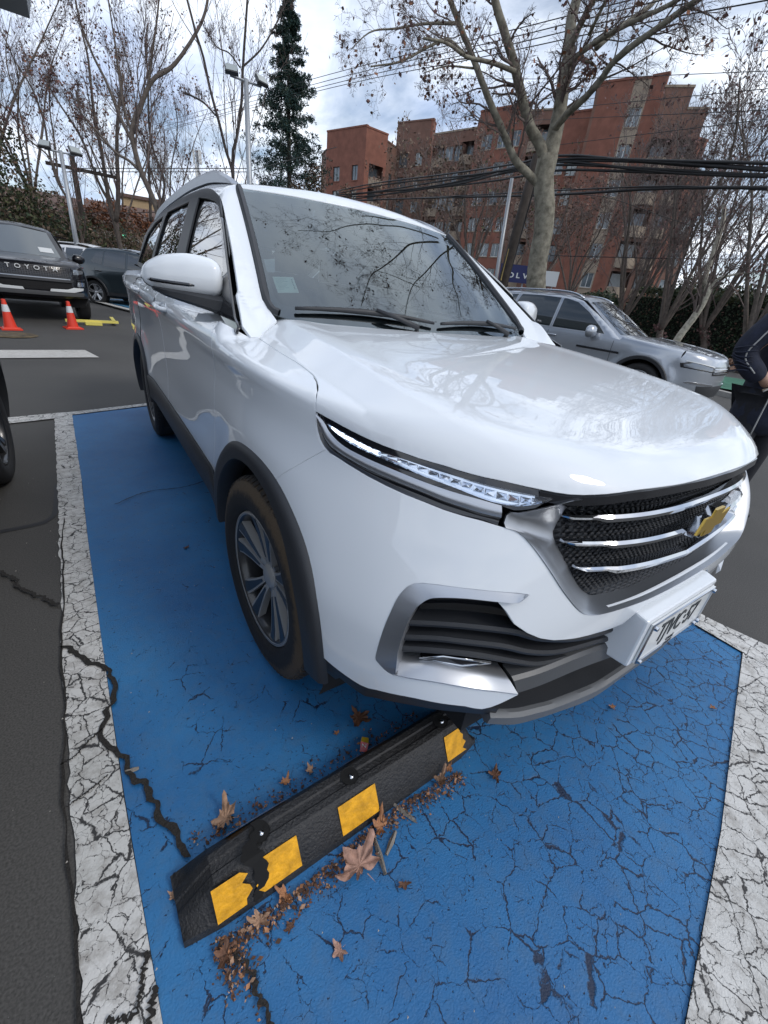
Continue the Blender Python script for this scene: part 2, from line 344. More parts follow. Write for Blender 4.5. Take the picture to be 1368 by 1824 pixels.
TR = {
'shut': np.array([(-0.815, 1.183, 1.085), (-0.777, 1.129, 1.059), (-0.780, 0.939, 1.045), (-0.775, 0.826, 1.036), (-0.776, 0.757, 1.029), (-0.778, 0.714, 1.024), (-0.790, 0.667, 1.017), (-0.811, 0.618, 1.008), (-0.829, 0.589, 0.989), (-0.832, 0.584, 0.960)]),
'hood_seam': np.array([(-0.668, 1.368, 1.105), (-0.771, 1.146, 1.064)]),
'hood_front': np.array([(-0.832, 0.586, 0.966), (-0.819, 0.545, 0.960), (-0.798, 0.490, 0.950), (-0.777, 0.441, 0.942), (-0.755, 0.396, 0.936), (-0.732, 0.356, 0.932), (-0.709, 0.319, 0.928), (-0.685, 0.285, 0.926), (-0.661, 0.253, 0.922), (-0.635, 0.223, 0.919), (-0.607, 0.196, 0.917), (-0.579, 0.170, 0.914), (-0.549, 0.145, 0.911), (-0.516, 0.123, 0.909), (-0.543, 0.141, 0.911), (-0.509, 0.117, 0.907), (-0.478, 0.099, 0.907), (-0.445, 0.084, 0.909), (-0.408, 0.070, 0.912), (-0.344, 0.054, 0.917), (-0.293, 0.044, 0.918)]),
'lens_top': np.array([(-0.820, 0.547, 0.947), (-0.809, 0.515, 0.941), (-0.788, 0.462, 0.931), (-0.767, 0.414, 0.924), (-0.733, 0.352, 0.920), (-0.698, 0.297, 0.915), (-0.661, 0.248, 0.910), (-0.622, 0.204, 0.906), (-0.580, 0.165, 0.902), (-0.550, 0.140, 0.899), (-0.529, 0.125, 0.897)]),
'lens_bot': np.array([(-0.820, 0.547, 0.947), (-0.813, 0.524, 0.927), (-0.799, 0.485, 0.921), (-0.778, 0.434, 0.914), (-0.757, 0.388, 0.909), (-0.735, 0.346, 0.903), (-0.712, 0.308, 0.897), (-0.677, 0.255, 0.890), (-0.652, 0.223, 0.883), (-0.626, 0.192, 0.877), (-0.598, 0.166, 0.875), (-0.574, 0.148, 0.879), (-0.541, 0.129, 0.889), (-0.529, 0.125, 0.897)]),
'surr_bot': np.array([(-0.831, 0.581, 0.962), (-0.823, 0.556, 0.948), (-0.817, 0.536, 0.929), (-0.804, 0.493, 0.911), (-0.779, 0.430, 0.901), (-0.747, 0.362, 0.894), (-0.714, 0.303, 0.887), (-0.678, 0.252, 0.881), (-0.648, 0.214, 0.878), (-0.613, 0.177, 0.873), (-0.596, 0.160, 0.868), (-0.578, 0.147, 0.871), (-0.559, 0.136, 0.877), (-0.532, 0.122, 0.887), (-0.494, 0.105, 0.900)]),
'silver_bot': np.array([(-0.830, 0.577, 0.958), (-0.827, 0.568, 0.943), (-0.825, 0.559, 0.922), (-0.822, 0.544, 0.908), (-0.817, 0.523, 0.898), (-0.802, 0.475, 0.888), (-0.782, 0.422, 0.880), (-0.761, 0.375, 0.876), (-0.739, 0.333, 0.871), (-0.717, 0.294, 0.867), (-0.694, 0.258, 0.861), (-0.669, 0.225, 0.857), (-0.644, 0.195, 0.853), (-0.616, 0.168, 0.851)]),
'strip_bot': np.array([(-0.832, 0.584, 0.961), (-0.831, 0.580, 0.930), (-0.829, 0.565, 0.906), (-0.826, 0.545, 0.892), (-0.819, 0.517, 0.882), (-0.804, 0.469, 0.874), (-0.785, 0.415, 0.865), (-0.764, 0.367, 0.858), (-0.743, 0.325, 0.853), (-0.720, 0.286, 0.849), (-0.697, 0.250, 0.844), (-0.672, 0.218, 0.841), (-0.646, 0.189, 0.839), (-0.624, 0.165, 0.835)]),
'grille_out': np.array([(-0.617, 0.159, 0.834), (-0.594, 0.137, 0.829), (-0.574, 0.110, 0.806), (-0.546, 0.074, 0.762), (-0.516, 0.047, 0.717), (-0.475, 0.026, 0.672), (-0.441, 0.016, 0.652), (-0.381, 0.006, 0.640), (-0.235, -0.004, 0.626)]),
'grille_top': np.array([(-0.612, 0.175, 0.869), (-0.595, 0.156, 0.863), (-0.560, 0.135, 0.874), (-0.524, 0.117, 0.886), (-0.498, 0.106, 0.896), (-0.480, 0.097, 0.899)]),
'grille_in': np.array([(-0.419, 0.127, 0.870), (-0.445, 0.131, 0.850), (-0.471, 0.133, 0.824), (-0.481, 0.129, 0.803), (-0.469, 0.113, 0.773), (-0.447, 0.094, 0.737), (-0.409, 0.073, 0.682), (-0.373, 0.063, 0.652), (-0.337, 0.058, 0.638), (-0.212, 0.051, 0.619), (-0.071, 0.050, 0.598)]),
'chin': np.array([(-0.641, 0.104, 0.691), (-0.628, 0.088, 0.673), (-0.614, 0.072, 0.648), (-0.585, 0.054, 0.626), (-0.553, 0.040, 0.609), (-0.517, 0.029, 0.597), (-0.453, 0.016, 0.585), (-0.378, 0.007, 0.575), (-0.254, 0.004, 0.554)]),
'frame_out': np.array([(-0.585, 0.077, 0.711), (-0.608, 0.091, 0.713), (-0.673, 0.138, 0.711), (-0.731, 0.192, 0.705), (-0.753, 0.216, 0.700), (-0.766, 0.229, 0.693), (-0.776, 0.237, 0.682), (-0.789, 0.242, 0.661), (-0.800, 0.242, 0.637), (-0.816, 0.241, 0.593), (-0.827, 0.240, 0.545), (-0.832, 0.240, 0.504), (-0.831, 0.236, 0.497), (-0.819, 0.214, 0.482), (-0.809, 0.197, 0.479)]),
'frame_in': np.array([(-0.600, 0.071, 0.716), (-0.608, 0.073, 0.709), (-0.620, 0.077, 0.702), (-0.651, 0.098, 0.701), (-0.704, 0.140, 0.698), (-0.743, 0.174, 0.689), (-0.758, 0.187, 0.680), (-0.771, 0.194, 0.666), (-0.777, 0.197, 0.656), (-0.792, 0.198, 0.626), (-0.810, 0.193, 0.564), (-0.813, 0.188, 0.517), (-0.814, 0.185, 0.496)]),
'blade_top': np.array([(-0.787, 0.217, 0.501), (-0.759, 0.184, 0.513), (-0.725, 0.152, 0.518), (-0.649, 0.102, 0.506), (-0.576, 0.073, 0.477)]),
'blade_bot': np.array([(-0.808, 0.196, 0.481), (-0.782, 0.165, 0.486), (-0.740, 0.127, 0.490), (-0.692, 0.093, 0.484), (-0.647, 0.071, 0.472), (-0.559, 0.043, 0.438)]),
'white_bot': np.array([(-0.851, 0.264, 0.401), (-0.835, 0.233, 0.410), (-0.818, 0.205, 0.419), (-0.780, 0.157, 0.431), (-0.735, 0.118, 0.430), (-0.683, 0.086, 0.423), (-0.634, 0.065, 0.408), (-0.557, 0.042, 0.433)]),
'arch_bot': np.array([(-0.898, 0.392, 0.412)]),
'lip_top': np.array([(-0.616, 0.059, 0.387), (-0.537, 0.039, 0.362), (-0.466, 0.028, 0.346), (-0.392, 0.020, 0.329), (-0.197, 0.013, 0.285), (0.328, 0.104, -0.036)]),
'lip_bot': np.array([(-0.620, 0.061, 0.352), (-0.559, 0.043, 0.328), (-0.507, 0.033, 0.313), (-0.376, 0.018, 0.286), (0.152, 0.100, -0.067)]),
'slat1': np.array([(-0.773, 0.214, 0.599), (-0.730, 0.170, 0.613), (-0.689, 0.135, 0.619), (-0.642, 0.103, 0.618), (-0.589, 0.074, 0.610), (-0.521, 0.049, 0.583), (-0.371, 0.031, 0.534), (-0.162, 0.029, 0.486)]),
'slat2': np.array([(-0.784, 0.214, 0.562), (-0.732, 0.160, 0.581), (-0.689, 0.124, 0.584), (-0.613, 0.079, 0.576), (-0.543, 0.056, 0.547), (-0.441, 0.041, 0.512), (-0.283, 0.031, 0.479), (-0.146, 0.030, 0.444)]),
'slat3': np.array([(-0.790, 0.215, 0.531), (-0.732, 0.153, 0.552), (-0.662, 0.103, 0.552), (-0.567, 0.065, 0.520), (-0.482, 0.047, 0.488), (-0.327, 0.033, 0.459), (-0.114, 0.031, 0.399)]),
'biglip_top': np.array([(-0.574, 0.053, 0.481), (-0.493, 0.036, 0.482), (-0.352, 0.023, 0.476), (-0.204, 0.020, 0.444)]),
'biglip_bot': np.array([(-0.558, 0.042, 0.435), (-0.482, 0.029, 0.435), (-0.333, 0.017, 0.425), (-0.143, 0.015, 0.379)]),
'bar1': np.array([(-0.474, 0.104, 0.848), (-0.459, 0.097, 0.849), (-0.414, 0.078, 0.847), (-0.400, 0.071, 0.843), (-0.306, 0.048, 0.852), (-0.186, 0.032, 0.851), (-0.071, 0.026, 0.846)]),
'bar2': np.array([(-0.472, 0.083, 0.795), (-0.434, 0.067, 0.792), (-0.391, 0.053, 0.787), (-0.376, 0.048, 0.782), (-0.287, 0.031, 0.784), (-0.147, 0.020, 0.779), (-0.001, 0.017, 0.767)]),
'bar3': np.array([(-0.440, 0.055, 0.737), (-0.402, 0.045, 0.731), (-0.366, 0.036, 0.725), (-0.347, 0.033, 0.718), (-0.254, 0.022, 0.715), (-0.079, 0.017, 0.696), (0.072, 0.017, 0.685)]),
'fog_trim': np.array([(-0.755, 0.181, 0.519), (-0.682, 0.121, 0.516), (-0.625, 0.092, 0.525), (-0.718, 0.148, 0.538)]),
'seam_fb': np.array([(-0.826, 0.542, 0.885), (-0.848, 0.581, 0.852), (-0.873, 0.625, 0.813), (-0.888, 0.662, 0.781), (-0.900, 0.704, 0.738)]),
'ws_left': np.array([(-0.602, 1.910, 1.567), (-0.616, 1.820, 1.512), (-0.633, 1.705, 1.434), (-0.650, 1.595, 1.358), (-0.672, 1.461, 1.260), (-0.689, 1.358, 1.181), (-0.690, 1.316, 1.149), (-0.681, 1.289, 1.131), (-0.663, 1.273, 1.123), (-0.635, 1.258, 1.117)]),
'ws_top': np.array([(-0.579, 1.898, 1.566), (-0.483, 1.881, 1.570), (-0.368, 1.868, 1.575), (-0.245, 1.856, 1.577), (-0.126, 1.850, 1.579)]),
'frit': np.array([(-0.577, 1.797, 1.503), (-0.591, 1.735, 1.461), (-0.615, 1.620, 1.381), (-0.631, 1.504, 1.298), (-0.642, 1.406, 1.226), (-0.646, 1.357, 1.189), (-0.642, 1.329, 1.169), (-0.621, 1.305, 1.155), (-0.553, 1.285, 1.153), (-0.404, 1.258, 1.155), (-0.233, 1.243, 1.161)]),
'frame_front': np.array([(-0.631, 2.392, 1.609), (-0.647, 2.163, 1.581), (-0.672, 1.950, 1.537), (-0.684, 1.843, 1.506), (-0.702, 1.728, 1.439), (-0.721, 1.617, 1.372), (-0.746, 1.486, 1.290), (-0.783, 1.313, 1.178), (-0.816, 1.177, 1.090)]),
'fglass': np.array([(-0.770, 2.235, 1.303), (-0.720, 2.261, 1.438), (-0.671, 2.290, 1.556), (-0.680, 2.090, 1.534), (-0.691, 1.928, 1.508), (-0.701, 1.826, 1.483), (-0.720, 1.723, 1.431), (-0.730, 1.653, 1.394), (-0.748, 1.568, 1.344), (-0.766, 1.492, 1.296)]),
'rglass': np.array([(-0.769, 2.458, 1.305), (-0.716, 2.446, 1.448), (-0.670, 2.483, 1.559), (-0.668, 2.711, 1.563), (-0.666, 3.180, 1.562), (-0.685, 3.198, 1.516), (-0.720, 3.199, 1.428), (-0.763, 3.203, 1.314)]),
'sticker': np.array([(-0.626, 1.431, 1.247), (-0.546, 1.422, 1.255), (-0.551, 1.352, 1.203), (-0.631, 1.361, 1.195)]),
'fend_top': np.array([(-0.886, 1.167, 1.063), (-0.905, 1.155, 1.039)]),
}
# ------------------------------------------------------------------ materials
M = {}
M['white'] = mat('white_car_paint', (.70, .735, .765), .45, coat=1.0, coat_r=.004, spec=.12)
M['black_plastic'] = mat('black_plastic', (.022, .024, .028), .5, bump=.12, bscale=400)
M['gloss_black'] = mat('gloss_black_plastic', (.010, .011, .014), .12, coat=.6)
M['rubber'] = mat('tyre_rubber', (.016, .016, .017), .75, bump=.2, bscale=120)
M['seal'] = mat('window_seal_rubber', (.012, .013, .015), .45)
M['silver'] = mat('satin_silver_trim', (.46, .48, .51), .38, metal=.85)
M['silver_mid'] = mat('satin_mid_silver_trim', (.34, .36, .39), .34, metal=.85)
M['silver_dark'] = mat('satin_grey_trim', (.30, .32, .35), .34, metal=.85)
M['grey_plastic'] = mat('grey_plastic', (.125, .13, .135), .5, metal=.2, bump=.08, bscale=300)
M['grey_dark'] = mat('dark_grey_plastic', (.075, .078, .082), .42, metal=.2, bump=.08, bscale=300)
M['chrome'] = mat('chrome', (.58, .60, .63), .07, metal=1.0)
M['rim_face'] = mat('machined_alloy', (.36, .36, .355), .42, metal=.35)
M['rim_dark'] = mat('black_alloy', (.02, .021, .023), .3, coat=.3)
M['rim_silver'] = mat('silver_alloy', (.55, .56, .58), .28, metal=.8)
M['dark_void'] = mat('dark_underbody', (.008, .008, .009), .9)
M['interior'] = mat('dark_cloth', (.030, .031, .034), .85, var=.2, vscale=30)
M['dash'] = mat('dashboard_vinyl', (.045, .047, .05), .6)
M['frit'] = mat('black_glass_band', (.035, .037, .04), .45)
M['wind_glass'] = glass('windshield_glass', (.34, .41, .43), refl=(.86, .95, 1.0), ior=1.58, boost=.09)
M['side_glass'] = glass('side_window_glass', (.20, .23, .23), ior=1.65, boost=.20)
M['lamp_glass'] = glass('lamp_cover_glass', (.93, .95, .97), ior=1.45)
M['lamp_chrome'] = mat('headlight_reflector', (.80, .84, .90), .12, metal=.9)
M['lamp_led'] = mat('daytime_running_light', (.9, .92, 1), .3, emit=(.85, .92, 1.0, 1.6))
M['gold'] = mat('gold_badge', (.62, .42, .09), .28, metal=.75)
M['plate_white'] = mat('white_plate_paint', (.66, .68, .68), .4, coat=.3)
M['plate_ink'] = mat('plate_black_ink', (.02, .025, .03), .4)
M['paper'] = mat('pale_green_paper', (.80, .94, .84), .7)
M['red_lens'] = mat('red_tail_lens', (.30, .012, .015), .15, coat=.8)
M['mirror_glass'] = mat('mirror_glass', (.7, .72, .74), .03, metal=1.0)

def mud_tyre():
    """tyre rubber with a dusty brown ring where the tread meets the sidewall"""
    m = mat('muddy_tyre_rubber', (.016, .016, .017), .8, bump=.2, bscale=120); t = m.node_tree; p = t.nodes['Principled BSDF']
    tcn = t.nodes.new('ShaderNodeTexCoord'); sp = t.nodes.new('ShaderNodeSeparateXYZ'); t.links.new(tcn.outputs['Object'], sp.inputs[0])
    cb = t.nodes.new('ShaderNodeCombineXYZ'); t.links.new(sp.outputs['Y'], cb.inputs[0]); t.links.new(sp.outputs['Z'], cb.inputs[1])
    ln = t.nodes.new('ShaderNodeVectorMath'); ln.operation = 'LENGTH'; t.links.new(cb.outputs[0], ln.inputs[0])
    ns = t.nodes.new('ShaderNodeTexNoise'); ns.inputs['Scale'].default_value = 45; ns.inputs['Detail'].default_value = 6; t.links.new(tcn.outputs['Object'], ns.inputs['Vector'])
    a = t.nodes.new('ShaderNodeMath'); a.operation = 'MULTIPLY_ADD'; a.inputs[1].default_value = .045; t.links.new(ns.outputs['Fac'], a.inputs[0]); t.links.new(ln.outputs['Value'], a.inputs[2])
    r = t.nodes.new('ShaderNodeValToRGB'); e = r.color_ramp.elements; e[0].position = .311; e[0].color = (.014, .014, .015, 1); e[1].position = .366; e[1].color = (.014, .014, .015, 1)
    x = e.new(.330); x.color = (.075, .053, .032, 1); x = e.new(.348); x.color = (.075, .053, .032, 1)
    t.links.new(a.outputs[0], r.inputs[0]); t.links.new(r.outputs[0], p.inputs['Base Color']); return m
M['mud_rubber'] = mud_tyre()

def honeycomb():
    m = mat('grille_mesh_plastic', (.016, .018, .022), .4); t = m.node_tree; p = t.nodes['Principled BSDF']
    tcn = t.nodes.new('ShaderNodeTexCoord'); mpn = t.nodes.new('ShaderNodeMapping'); mpn.inputs['Scale'].default_value = (1, 0.0, 2.4)
    vo = t.nodes.new('ShaderNodeTexVoronoi'); vo.inputs['Scale'].default_value = 38; vo.inputs['Randomness'].default_value = .0; vo.feature = 'DISTANCE_TO_EDGE'
    t.links.new(tcn.outputs['Object'], mpn.inputs[0]); t.links.new(mpn.outputs[0], vo.inputs['Vector'])
    b = t.nodes.new('ShaderNodeBump'); b.invert = True; b.inputs['Strength'].default_value = .9; b.inputs['Distance'].default_value = .02
    t.links.new(vo.outputs['Distance'], b.inputs['Height']); t.links.new(b.outputs[0], p.inputs['Normal'])
    return m
M['mesh'] = honeycomb()
# ------------------------------------------------------------------ wheels (shared by all the cars)
def add_wheel(parent, loc, Rt, Wt, Rr, style, side=-1, steer=0.0, mats=None, name='wheel', lite=False):
    """side=-1: the outer face looks to -x"""
    mt = {'tyre': M['rubber'], 'face': M['rim_face'], 'dark': M['rim_dark']}
    if mats: mt.update(mats)
    g = bpy.data.objects.new(name, None); COL.objects.link(g); g.parent = parent; g.location = loc; g.rotation_euler = (0, 0, steer); g.empty_display_size = .1
    s = side; h = Wt / 2; K = 32 if lite else 64
    b = MB(); prof = [(Rr + .002, h - .022), (Rr + .012, h - .008), (Rr + .03, h - .001), (Rr + .06, h + .002), (Rt - .035, h - .002), (Rt - .014, h - .014), (Rt - .003, h - .032), (Rt, h - .055)]
    prof += [(Rt, -h + .055), (Rt - .003, -h + .032), (Rt - .014, -h + .014), (Rt - .04, -h), (Rr + .01, -h + .01), (Rr - .01, -h + .03)]
    b.lathe(prof, axis='x', k=K, sgn=s)
    if not lite:                                                     # tread blocks on the shoulder and three grooves
        n = 70
        for i in range(n):
            a = 2 * math.pi * i / n; da = math.pi / n * .62
            for h0, h1, r0 in ((h - .034, h - .014, Rt - .001), (-h + .012, -h + .036, Rt - .001)):
                v = []
                for r, aa in ((r0 - .006, a - da), (r0 - .006, a + da), (r0 + .0035, a + da), (r0 + .0035, a - da)):
                    for hh in (h0, h1):
                        rr = r - (0 if hh == h0 and h0 > 0 or hh == h1 and h0 < 0 else .010); v.append((s * hh, rr * math.cos(aa), rr * math.sin(aa)))
                b.add(v, [(0, 2, 3, 1), (2, 4, 5, 3), (4, 6, 7, 5), (6, 0, 1, 7), (0, 6, 4, 2), (1, 3, 5, 7)])
    b.build('tyre', mt['tyre'], g, smooth=35)
    b = MB(); b.lathe([(Rr + .003, h - .022), (Rr - .004, h - .012), (Rr - .012, h - .018), (Rr - .016, h - .05), (Rr - .02, -h + .03)], axis='x', k=K, sgn=s)
    b.lathe([(Rr - .018, h - .13), (.06, h - .13)], axis='x', k=K, sgn=s)
    b.build('rim_barrel', mt['dark'], g, smooth=True)
    b = MB(); b.lathe([(Rr + .004, h - .021), (Rr + .001, h - .012), (Rr - .007, h - .013), (Rr - .009, h - .02)], axis='x', k=K, sgn=s); b.build('rim_lip', mt['face'], g, smooth=True)
    # brake disc
    b = MB(); b.lathe([(Rr * .68, h - .125), (Rr * .68, h - .115), (.05, h - .115)], axis='x', k=24, sgn=s); b.build('brake_disc', M['silver_dark'], g, smooth=35)
    dish = .030; n = 5
    def rad(a, r, hx, t=0.0):
        # offset t sideways from the spoke axis
        return (s * hx, r * math.cos(a) - t * math.sin(a), r * math.sin(a) + t * math.cos(a))
    for i in range(n):
        a = 2 * math.pi * i / n + .30
        if style == 'twin':
            for sg in (-1, 1):
                tb = MB(); out = []
                for r, hx, t0, t1 in ((.038, h - .052, .003, .022), (.075, h - .044, .005, .030), (.13, h - .036, .011, .047), (.18, h - .028, .017, .068), (Rr - .006, h - .018, .022, .092)):
                    out.append([rad(a, r, hx, sg * t0), rad(a, r, hx, sg * t1), rad(a, r, hx - .028, sg * (t1 - .003)), rad(a, r, hx - .028, sg * (t0 + .003))])
                v, f = loft(np.array(out).transpose(1, 0, 2), True); tb.add(v, f)
                tb.build('rim_spoke', mt['face'], g, smooth=25)
                # thin dark rib inset in each blade
                rb = MB(); o2 = []
                for r, hx, t0, t1 in ((.070, h - .0435, .011, .021), (.13, h - .0345, .017, .040), (.18, h - .0265, .024, .060), (Rr - .014, h - .0172, .032, .080)):
                    o2.append([rad(a, r, hx, sg * t0), rad(a, r, hx, sg * t1), rad(a, r, hx - .012, sg * t1), rad(a, r, hx - .012, sg * t0)])
                v, f = loft(np.array(o2).transpose(1, 0, 2), True); rb.add(v, f); rb.build('spoke_pocket', mt['dark'], g)
        else:
            tb = MB()
            for sg in ((-1, 1) if style == 'pair' else (0,)):
                out = []
                for r, hx, c, wd in ((.035, h - .045, .010, .012), (Rr * .5, h - .035, .018, .014), (Rr - .004, h - .020, .036, .018)):
                    c = c * sg; wd = wd if sg else wd * 2.0
                    out.append([rad(a, r, hx, c - wd), rad(a, r, hx, c + wd), rad(a, r, hx - .03, c + wd * .8), rad(a, r, hx - .03, c - wd * .8)])
                v, f = loft(np.array(out).transpose(1, 0, 2), True); tb.add(v, f)
            tb.build('rim_spoke', mt['face'], g, smooth=25)
    b = MB(); b.lathe([(.046, h - .075), (.044, h - .048), (.034, h - .040), (.030, h - .039), (0.0001, h - .038)], axis='x', k=24, sgn=s); b.build('hub_cap', mt['face'], g, smooth=35)
    if not lite:
        for i in range(5):
            b = MB(); a = 2 * math.pi * (i + .5) / 5 + .3; b.tube([rad(a, .057, h - .078), rad(a, .057, h - .052)], .0085, 6); b.build('wheel_nut', M['silver_dark'], g, smooth=35)
    return g

# ------------------------------------------------------------------ the white SUV in the blue bay
car = thing('white_suv', 'white seven seat SUV with chrome barred grille standing in the blue painted bay', 'car')
def arch_r(th):
    """outer edge of the arch moulding, th from the front (0) over the top to the back (pi)"""
    return itp(np.degrees(th), [(-15, .475), (5, .468), (30, .470), (60, .450), (90, .442), (120, .462), (150, .482), (175, .475), (195, .455)])
def arch_pts(yc, r, n, a0=-12, a1=192):
    th = np.radians(np.linspace(a0, a1, n)); rr = r(th) if callable(r) else np.full(n, r); return np.c_[yc - rr * np.cos(th), .345 + rr * np.sin(th)]
belt = lambda y: itp(y, [(1.1, 1.066), (1.2, 1.072), (1.26, 1.080), (1.41, 1.113), (1.6, 1.130), (2.4, 1.166), (4.4, 1.255), (4.8, 1.27)])
# hood
shut = TR['shut']; cowl = np.array([(-.654, 1.30, 1.11), (-.56, 1.245, 1.105), (-.46, 1.215, 1.1), (-.24, 1.175, 1.1), (0, 1.16, 1.1)])
hf = np.vstack([TR['hood_front'][:13], TR['hood_front'][15:], [(-.2, .030, .919), (-.1, .026, .919), (0, .025, .919)]])
left = np.vstack([cowl[::-1], [(-.70, 1.27, 1.085), (-.772, 1.16, 1.062)], cr(shut[1:], 26)[1:], cr(hf, 40)])
full = np.vstack([left, (left[1:-1] * np.array([-1, 1, 1]))[::-1]])
d = panel(F_body, full, (0, 1.0, .35), sp=.022, gap=.003, skirt=.018, bsp=.012)
obj('hood', d[0], d[1], M['white'], car, normals=d[2])
# fenders
g_out = arch_pts(YF, lambda t: arch_r(t) - .012, 60, -8, 176)
fend_top = np.array([(-.80, 1.262, 1.066)]); seam = TR['seam_fb']
fa = on_side(F_body, g_out)
ang = np.degrees(np.arctan2(g_out[:, 1] - .345, -(g_out[:, 0] - YF)))
a_seam = math.degrees(math.atan2(seam[-1][2] - .345, -(seam[-1][1] - YF)))
up = fa[ang > a_seam + 1]
dseam = np.array([(1.352, .535), (1.350, .62), (1.345, .74), (1.325, .86), (1.275, .95), (1.225, 1.0), (1.215, 1.03), (1.235, 1.052)])
door_front = on_side(F_body, dseam)
hl_tip = TR['strip_bot'][:5]
fend = np.vstack([shut[1:], hl_tip, cr(seam, 8), up, on_side(F_body, [(1.322, .50)]), door_front, [(-.835, 1.235, 1.072), (-.822, 1.145, 1.072)]])
d = panel(F_body, fend, (0.1, .95, .55), sp=.022, gap=.003, skirt=.016)
both('fender', d, M['white'], car)
# bumper skin
low = fa[(ang < a_seam - 1) & (ang > 8)][::-1]                         # from the seam down to the arch bottom
gcv = cr(np.vstack([TR['grille_out'], [(-.12, -.007, .620), (0, -.008, .618)]]), 50)
bl = np.vstack([gcv[::-1], TR['strip_bot'][::-1][1:-4], cr(seam, 8), low, cr(np.vstack([TR['arch_bot'], TR['white_bot']]), 24),
                TR['blade_bot'][::-1], TR['frame_out'][::-1][1:], [(-.62, .102, .705)], TR['chin'], [(-.2, -.022, .590), (0, -.024, .585)]])
full = np.vstack([bl, (bl[1:-1] * np.array([-1, 1, 1]))[::-1]])
d = panel(F_body, full, (0, .75, .6), sp=.022, gap=.0022, skirt=.02)
obj('front_bumper', d[0], d[1], M['white'], car, normals=d[2])
# headlights: dark surround, recessed reflector, glass, crystals
def band(a, b, n, k, off, bulge=0.0):
    """strip between two curves lying on the body"""
    A, B = cr(a, n), cr(b, n); rows = [A + (B - A) * t for t in np.linspace(0, 1, k)]
    rows = [r + normal(F_body, r) * (off + bulge * math.sin(math.pi * i / (k - 1))) for i, r in enumerate(rows)]
    return np.array(rows)
for mi in (False, True):
    sg = np.array([-1 if mi else 1, 1, 1])
    hl = bpy.data.objects.new('headlight', None); COL.objects.link(hl); hl.parent = car
    top = TR['hood_front'][:13].copy(); bot = TR['surr_bot'][:-2]
    d = panel(F_body, np.vstack([cr(top, 30), [(-.497, .104, .903)], cr(TR['surr_bot'], 34)[::-1][1:]]), (0, .8, .8), sp=.018, off=-.020, skirt=0)
    obj('lamp_housing', d[0], d[1], M['gloss_black'], hl, normals=d[2], mirror=mi)
    for a, b in ((cr(top, 40), cr(TR['lens_top'], 40)), (cr(TR['lens_bot'], 40), cr(bot, 40))):
        v, f = loft(band(a, b, 40, 4, -.004)); obj('lamp_surround', v * sg, f, M['gloss_black'], hl)
    lt, lb = cr(TR['lens_top'], 44), cr(TR['lens_bot'], 44)
    inn = [normal(F_body, lt), normal(F_body, lb)]
    v, f = loft([lt - inn[0] * .003, lt - inn[0] * .016 + (lb - lt) * .12, lb - inn[1] * .016 - (lb - lt) * .12, lb - inn[1] * .003]); obj('reflector', v * sg, f, M['lamp_chrome'], hl, smooth=False)
    # row of cut crystals
    cb = MB(); rng = random.Random(3)
    for i in range(2, 41, 2):
        t0 = lt[i] * .72 + lb[i] * .28; t1 = lt[i] * .25 + lb[i] * .75; nn_ = inn[0][i]; nx = (lt[min(i + 1, 43)] - lt[i])
        apex = (t0 + t1) / 2 - nn_ * .003 + nx * rng.uniform(.1, 1.6); base = [t0 - nn_ * .014, t1 - nn_ * .014, t1 + nx * 1.9 - nn_ * .014, t0 + nx * 1.7 - nn_ * .014]
        cb.add(base + [apex], [(0, 1, 4), (1, 2, 4), (2, 3, 4), (3, 0, 4)])
    o = cb.build('crystal_row', M['lamp_chrome'], hl); 
    if mi: o.scale = (-1, 1, 1)
    led = MB(); led.tube([(lt[i] * .55 + lb[i] * .45 - inn[0][i] * .006) for i in range(1, 13)], [.0030 + .0015 * math.sin(i) ** 2 for i in range(12)], 5)
    o = led.build('running_light', M['lamp_led'], hl, smooth=True)
    if mi: o.scale = (-1, 1, 1)
    v, f = loft(band(lt, lb, 44, 4, -.0015, .001)); obj('lens', v * sg, f, M['lamp_glass'], hl)
    # silver strip under the lamp, and the dark channel below it
    v, f = loft(band(TR['surr_bot'][:-5], TR['silver_bot'], 40, 5, -.001, .006)); obj('silver_strip', v * sg, f, M['silver'], car)
    v, f = loft(band(TR['silver_bot'], TR['strip_bot'], 40, 4, -.004, -.006)); obj('lamp_channel', v * sg, f, M['gloss_black'], car)
# grille frame ------------------------------------------------------
go = np.vstack([TR['grille_top'][::-1], TR['grille_out'], [(-.12, -.007, .620), (0, -.008, .618)]])
gi = np.vstack([[(-.452, .118, .880), (-.470, .125, .865)], TR['grille_in'][2:9], [(-.20, .052, .616), (-.10, .050, .610), (0, .050, .608)]])
gi = np.vstack([[(-.47, .098, .898)], gi])
go = sym(np.vstack([cr(TR['grille_top'][::-1], 14)[:-1], gcv])); go = rs(go, 119); gi = sym(cr(gi, 60)); gmid = go * .60 + gi * .40
gmid = gmid + normal(F_body, gmid) * .004
n_o = normal(F_body, go)
v, f = loft([go - n_o * .012, go + n_o * .0025, go * .93 + gi * .07 + n_o * .0045, gmid * .6 + go * .4 + n_o * .001, gmid, gi * .75 + gmid * .25 + n_o * .002, gi])
obj('grille_frame', v, f, M['silver_mid'], car, smooth=50)
# upper black strip under the hood edge
ht = sym(cr(np.vstack([TR['hood_front'][12:13], TR['hood_front'][15:], [(-.1, .026, .919), (0, .025, .919)]]), 40))
hb = ht + np.array([0, -.002, -.022]); hb2 = ht + np.array([0, .03, -.040])
v, f = loft([ht + np.array([0, .01, -.001]), ht + np.array([0, .0, -.004]), hb, hb2]); obj('grille_header', v, f, M['gloss_black'], car, smooth=40)
